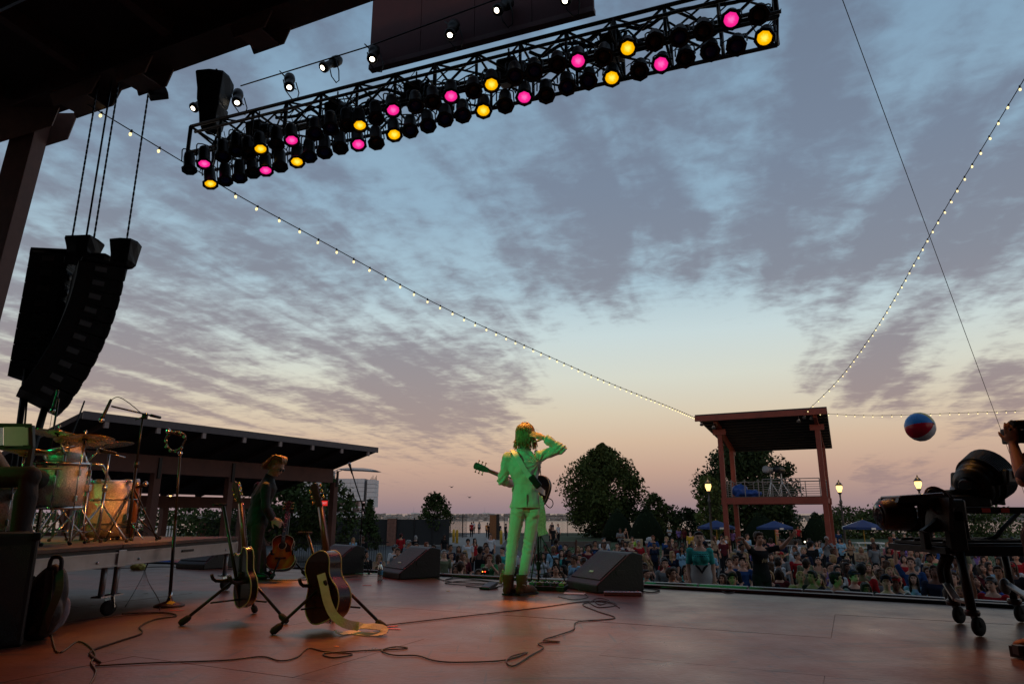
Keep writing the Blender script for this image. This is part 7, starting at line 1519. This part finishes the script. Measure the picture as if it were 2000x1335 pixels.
fcable([(1150, 1176), (1168, 1167), (1190, 1172), (1172, 1180), (1160, 1172)], .006, 'coil of cable in front of the large wedge', cabr)
fcable([(1240, 1150), (1270, 1156), (1288, 1152), (1262, 1148), (1245, 1147)], .01, 'black cable loop right of the large wedge', rubber)
fcable([(1404, 1150), (1420, 1157), (1436, 1154), (1420, 1149)], .01, 'small black cable loop by the stage edge', rubber)
fcable([(480, 1127), (540, 1132), (600, 1131), (660, 1128), (700, 1124)], .01, 'bundle of brown cable along the floor behind the guitar stands', cabr)
fcable([(0, 1110), (100, 1108), (200, 1110), (330, 1106), (470, 1112)], .008, 'dark cable lying along the floor under the riser', rubber)
p0 = W(306, 1050, 6.7); p0.z = ZD+.01
tag(build(MB().tube(bez([p0, W(296, 1085, 6.75), W(286, 1105, 6.8), G(284, 1112, .01)], 6), .006, 6), 'cable', rubber), 'black cable hanging off the edge of the riser', 'cable')
# ---------------------------------------------------------------- lamp cart on the right
YC = 5.0
def K(px, py, dy=0): return W(px, py, YC+dy)
t = thing('lamp_cart', 'black wheeled steel cart carrying stage lamps at the right edge', 'cart', G(1903, 1246))
bk = M('cart_black', (.014, .013, .013), .4, .3, .3, 10)
zt = K(1900, 996).z; zl = K(1900, 1075).z; DC = .75
xl, xr = K(1850, 1000).x, K(2060, 1000).x
for dy in (0, DC):
    build(MB().bar(V((xl-.05, YC+dy, zt)), V((xr, YC+dy, zt)), .05, .045), 'top_rail', bk, t, bev=.006)
    build(MB().bar(V((xl, YC+dy, zl)), V((xr, YC+dy, zl)), .05, .07), 'lower_rail', bk, t, bev=.006)
for x in (xl-.03, xr): 
    build(MB().bar(V((x, YC, zt)), V((x, YC+DC, zt)), .045, .045), 'side_rail', bk, t); build(MB().bar(V((x, YC, zl)), V((x, YC+DC, zl)), .045, .045), 'side_rail', bk, t)
build(MB().box(((xl+xr)/2, YC+DC/2, zl+.04), (xr-xl, DC, .02)), 'tray', bk, t)
for i in range(4): y = YC+.1+i*.18; build(MB().bar((xl, y, zl+.06), (xr, y+.03, zl+.06), .02, .02), 'tray_bar', bk, t)
for x, y, w_ in ((K(1866, 1040).x, YC, .12), (K(1838, 1040).x, YC+.2, .05), (K(1957, 1040).x, YC+DC*.6, .09), (K(1994, 1040).x, YC+DC, .06), (K(1932, 1040).x, YC+DC, .05)): build(MB().box((x, y, (zt+zl)/2), (w_, .06, zt-zl)), 'upright', bk, t, bev=.006)
for k, (p0, p1, r_) in enumerate([((1880, 1085), (1901, 1212), .031), ((1840, 1085), (1862, 1178), .028), ((1952, 1085), (1982, 1178), .026), ((2040, 1085), (2075, 1240), .03)]):
    dy = (0, .55, .62, 0)[k]; a = K(*p0, dy); g = K(*p1, dy); a = V((g.x-.02, YC+dy, zl)); b_ = V((g.x, YC+dy, .15))
    build(MB().cone(a, b_, r_, None, 12), 'leg', bk, t); build(MB().lathe([(.045, -.02), (.05, 0), (.045, .02)], b_, n=12), 'leg_collar', M('collar_brown', (.05, .025, .018), .4, .4), t)
    cs = build(MB().lathe([(.02, -.018), (.056, -.018), (.062, -.01), (.062, .01), (.056, .018), (.02, .018)], V((b_.x+.03, b_.y, .062)), V((.45, -.9, 0)), 20), 'caster', rubber, t); build(MB().bar(b_, V((b_.x+.03, b_.y, .06)), .05, .02), 'fork', bk, cs)
gm = M('steel_arm', (.3, .27, .25), .35, .7)
a0, a1, a2 = K(1846, 1136, .45), K(1868, 1170, .1), K(1890, 1176, .02); build(MB().bar(a0, a1, .05, .02), 'outrigger_arm', gm, t, bev=.004); build(MB().bar(a1, a2, .045, .02), 'outrigger_arm', gm, t, bev=.004)
a0, a1 = K(1962, 1136, .55), K(2015, 1170, .1); build(MB().bar(a0, a1, .05, .02), 'outrigger_arm', gm, t, bev=.004); build(MB().ell(K(1963, 1144, .5), (.045, .03, .06), nu=10, nv=8), 'knob', M('knob_grey', (.2, .2, .2), .3), t)
for px in (1920, 1957): p = K(px, 991); build(MB().box(V((p.x, YC-.028, zt)), (.06, .004, .03)), 'tape', M('tape_red', (.7, .06, .03), .6), t)
build(MB().tube(bez([K(1990, 1000, .3), K(1960, 1030, .2), K(1940, 1050, .2), K(1885, 1060, .3)], 6), .016, 6), 'cable', rubber, t)
for dx in (0, .05): build(MB().tube(bez([K(1845, 1085, .3)+V((dx, 0, 0)), K(1836, 1110, .35)+V((dx, 0, 0)), K(1840, 1135, .4)+V((dx, 0, 0))], 4), .022, 6), 'loom', rubber, t)
# big moving-head lamp standing on the cart
mh = M('moving_head_black', (.018, .018, .019), .38, 0, .3, 20, .15); 
bx = V((K(1930, 990).x, YC+.3, zt+.02)); mh_first = t = thing('moving_head', 'big round-bodied moving head lamp standing on the cart', 'stage lamp', bx, 'moving head lamps')
build(MB().box(bx+V((0, 0, .05)), (.34, .3, .09)), 'base', mh, t, bev=.02); build(MB().lathe([(.1, .09), (.09, .12), (.11, .14)], bx, n=20), 'pan_hub', mh, t)
hc = W(1927, 930, bx.y); ax = V((-.82, -.3, -.42)).normalized()
hd = build(MB().lathe([(0, -.2), (.1, -.192), (.16, -.155), (.192, -.085), (.2, .0), (.192, .05), (.17, .075), (.176, .085), (.176, .12), (.158, .13), (.162, .14), (.16, .175), (.135, .19), (.125, .21), (0, .21)], hc, ax, 32), 'head', mh, t)
for i in range(9): build(MB().lathe([(.19, -.1+i*.018), (.212-.001*i, -.1+i*.018), (.212-.001*i, -.092+i*.018), (.19, -.092+i*.018)], hc, ax, 32, cap=False), 'cooling_fin', mh, hd)
build(MB().lathe([(.11, .211), (.08, .22), (0, .223)], hc, ax, 24), 'lens', M('lens_dark', (.02, .02, .025), .05), hd)
sdv = ax.cross(V((0, 0, 1))).normalized()
for s_ in (-1, 1):
    o_ = hc+sdv*s_*.225; build(MB().loft([[p_+sdv*q_*.03+ax.cross(sdv)*0+V((0, 0, 0)) + (V((ax.x, ax.y, 0)).normalized()*r__*wd_) for q_, r__ in ((-1, -1), (1, -1), (1, 1), (-1, 1))] for p_, wd_ in ((o_+V((0, 0, .06)), .06), (o_-V((0, 0, .05)), .085), (V((o_.x*.6+bx.x*.4, o_.y*.6+bx.y*.4, bx.z+.16)), .09), (V((bx.x, bx.y, bx.z+.12)), .09))], False), 'yoke_arm', mh, t, bev=.015)
build(MB().box(hc-sdv*.24+V((.02, 0, .02)), (.05, .05, .06)), 'badge', M('badge_silver', (.45, .42, .36)), t)
for k in range(3): build(MB().tube(bez([bx+V((.1, -.05+k*.05, .05)), bx+V((.22, -.1+k*.05, .1)), bx+V((.3, -.1, .03+k*.02)), bx+V((.22, -.12, .03)), bx+V((.12, -.1, .02))], 5), .008, 5), 'cable', rubber, t)
mh_first.scale = (.9, .9, .94)
# second lamp hung sideways off the cart
hx = K(1846, 1000, .1); t = thing('moving_head', 'boxy moving head lamp mounted sideways off the left end of the cart', 'stage lamp', hx-V((.1, 0, .1)), 'moving head lamps')
build(MB().box(K(1852, 998, .1), (.12, .26, .17)), 'base', mh, t, bev=.02)
yk = [((1832, 985), .06), ((1830, 968), .06), ((1790, 967), .05), ((1735, 975), .04)]
orange_hi = M('yoke_top_highlight', (.11, .06, .04), .3, coat=.4)  # orange highlight along the yoke's top bar, painted into its colour
out_ = [K(1836, 1036, .1), K(1838, 990, .1), K(1832, 972, .1), K(1820, 966, .1), K(1735, 972, .1), K(1733, 981, .1), K(1776, 981, .1), K(1778, 1012, .1), K(1784, 1012, .1), K(1790, 990, .1), K(1812, 986, .1), K(1818, 1000, .1), K(1800, 1020, .1), K(1780, 1034, .1), K(1790, 1038, .1)]
build(MB().prism([p-V((0, .14, 0)) for p in out_], V((0, .04, 0))), 'yoke_arm', mh, t); build(MB().prism([p+V((0, .1, 0)) for p in out_], V((0, .04, 0))), 'yoke_arm', mh, t)
build(MB().bar(K(1834, 972, -.03), K(1834, 1036, -.03), .03, .28, V((0, 1, 0))), 'yoke_back', mh, t)
build(MB().bar(K(1738, 972, .1)+V((0, 0, .0)), K(1822, 966, .1), .28, .03), 'yoke_top', orange_hi, t, bev=.01)
hc = K(1757, 1003, .1); build(MB().lathe([(.0, -.075), (.1, -.07), (.115, -.04), (.115, .08), (.105, .1), (.105, .13), (.085, .15), (0, .15)], hc, V((-1, 0, -.06)), 28), 'head', mh, t)
build(MB().lathe([(.08, .151), (.05, .156), (0, .158)], hc, V((-1, 0, -.06)), 20), 'lens', M('lens_dark', (.02,)*3), t)
cq = K(1835, 975, .0); t = thing('cable_coil', 'coil of dark cable hanging over the end of the lamp cart', 'cable', cq-V((0, 0, .1)))
for k in range(7): 
    c = K(1834+k*2, 978+k*1.5, .02*k); rx, rz_ = .09+.006*k, .1-.004*k; build(MB().tube([c+V((rx*cos(a_)+.02*sin(k), .05*sin(a_)+.01*k, rz_*sin(a_))) for a_ in [2*pi*i/22 for i in range(23)]], .008, 5), 'turn', rubber if k % 2 else cabr, t)
c = G(1993, 1285); tag(build(MB().box(c+V((.02, 0, .035)), (.08, .1, .06), Matrix.Rotation(.4, 3, 'Z')).box(c+V((-.01, -.02, .05)), (.05, .05, .05)), 'clamp', M('collar_brown', (.12, .05, .03))), 'small brown lamp clamp on the floor at the right edge', 'clamp')
# ---------------------------------------------------------------- camera operator at the right edge
YO = 4.4
def O(px, py, dy=0): return W(px, py, YO+dy)
J = dict(head=O(2052, 832), neck=O(2062, 872), shl=O(2040, 900, -.12), shr=O(2085, 905, .12), mid=O(2055, 980), pel=O(2052, 1050), hil=O(2035, 1055), hir=O(2075, 1055), ell=O(2000, 938, -.1), wrl=O(1979, 868, .08), elr=O(2100, 960, .1), wrr=O(2030, 900, .2), knl=O(2030, 1150), knr=O(2075, 1150), anl=O(2030, 1262), anr=O(2075, 1262), face=V((-.95, .2, 0)), toe=V((-1, 0, 0)))
J['anl'].z = J['anr'].z = .09
og = thing('person', 'camera operator at the right edge, one bare arm holding up a camcorder', 'person', V((J['pel'].x, YO, 0))); oo = V(og.location)
mb = MB(); torso(mb, J, -.01); head(mb, J)
for s_ in 'lr': arm(mb, J, s_, (.05, .042, .029)); leg(mb, J, s_, (.07, .05, .035))
hand(mb, J['wrl'], O(1975, 845, .08)-J['wrl'], V((-.75, -.6, .1)), -1, .9, 1.0); hand(mb, J['wrr'], V((-.8, .1, .3)), V((0, .5, .8)), 1, .9); fin(remesh(mb, .007, 1), 'body', skin, og, oo, (.42, .22, .14))
mb = MB(); torso(mb, J, .03, -.1)
for s_ in 'lr': a, b_ = J['sh'+s_], J['el'+s_]; limb(mb, [a, a.lerp(b_, .8)], [.078, .07])
fin(remesh(mb, .014, 2, wrinkle), 'shirt', M('shirt_purple_black', (.03, .015, .03), .8), og, oo); mb = MB()
for s_ in 'lr': leg(mb, J, s_, (.1, .075, .06), 0, False)
mb.ell(J['pel'], (.17, .13, .13)); fin(remesh(mb, .016, 2), 'trousers', dj, og, oo); b = basis(J['face']); fin(remesh(MB().ell(J['head']+b @ V((0, .02, .045)), (.086, .098, .09), b), .014, 1), 'hair', hairm, og, oo, (.03, .02, .012))
p = O(1965, 851, .12); q_ = O(2045, 852, .12); t = thing('camcorder', 'black shoulder camcorder held up at the right edge', 'camera', p)
d = (q_-p).normalized(); build(MB().box(p+d*.035, (.075, .1, .1)), 'lens_hood', black, t, bev=.008); build(MB().cone(p+d*.05, p+d*.22, .045, .05, 16), 'lens_barrel', black, t); build(MB().box(p+d*.32, (.26, .13, .16)), 'body', black, t, bev=.015)
v_ = O(1982, 829, .08); build(MB().cone(v_, v_+V((.2, 0, .005)), .03, .033, 14), 'viewfinder', black, t); build(MB().lathe([(.026, 0), (.032, -.02), (.02, -.024)], v_, V((1, 0, 0)), 14), 'eyecup', rubber, t); build(MB().tube(bez([v_+V((.05, 0, -.02)), v_+V((.08, 0, -.05)), v_+V((.12, 0, -.06))], 3), .005, 5), 'wire', rubber, t); build(MB().bar(v_+V((.12, 0, 0)), p+d*.3, .03, .02), 'bracket', black, t)
# ---------------------------------------------------------------- stage lamps behind and beside the photographer (what lights the singer green)
def rig_lamp(loc, target, energy, col, ang, label, blend=.5):
    loc = V(loc); d = (V(target)-loc).normalized(); q = thing('par_lamp', label, 'stage lamp', loc, 'upstage lamps out of the picture'); q.rotation_euler = (-d).to_track_quat('Z', 'Y').to_euler()
    inst(PAR['body'], 'can', q); inst(PAR['frame'], 'gel_frame', q); inst(PAR['yoke'], 'yoke', q); gm_ = M('gel_green' if col[1] > .9 else 'gel_amber2', col, .3, emit=col, es=1); inst(MB().lathe([(.1, .03), (.06, .016), (0, .012)], (0, 0, 0), n=16).mesh('gel', gm_), 'gel', q)
    ld = bpy.data.lights.new('beam', 'SPOT'); ld.energy = energy; ld.color = col; ld.spot_size = radians(ang); ld.spot_blend = blend; ld.shadow_soft_size = .07; lo = bpy.data.objects.new('beam', ld); C.objects.link(lo); lo.parent = q; lo.location = (0, 0, -.03)
grn = (.0, 1, .22)
rig_lamp((-6.4, .4, 4.2), (.06, 7.45, 1.12), 1350, (0, 1, .27), 11.2, 'green lamp upstage aimed at the singer')
rig_lamp((-8.6, 3.0, 4.2), (-4.9, 5.9, 1.1), 420, grn, 34, 'green lamp at the side aimed at the drums')
rig_lamp((-6.2, 1.0, 4.8), (-3.1, 9.1, 1.35), 45, grn, 10, 'green lamp at the side aimed at the bending musician')
rig_lamp((-4.6, 1.2, 4.2), (-2.0, 5.4, .35), 120, grn, 22, 'green lamp at the side aimed at the guitar stands')
rig_lamp((-2.2, -1.6, 4.8), W(26, 850, 5.2), 190, (.25, 1, .2), 6, 'green lamp upstage aimed at the drum screen')
amb = (1, .31, .03)
rig_lamp((4.4, -.8, 5.2), (-4.05, 6.9, .85), 4200, (1, .3, .06), 7.5, 'amber lamp upstage aimed across at the bass drum')
rig_lamp((3.6, -1.2, 5.2), (-1.4, 5.3, .45), 150, amb, 13, 'amber lamp upstage aimed at the near guitars')
rig_lamp((-7.0, -1.5, 5.0), (-2.4, 4.2, 0), 220, (1, .16, .06), 40, 'red amber lamp upstage washing the floor at the guitars')
tag(build(MB().cone((-9.5, -1.6, 5.0), (3, -2.4, 5.0), .03, None, 8), 'lamp_pipe', black), 'black lamp pipe upstage of the photographer', 'pipe')
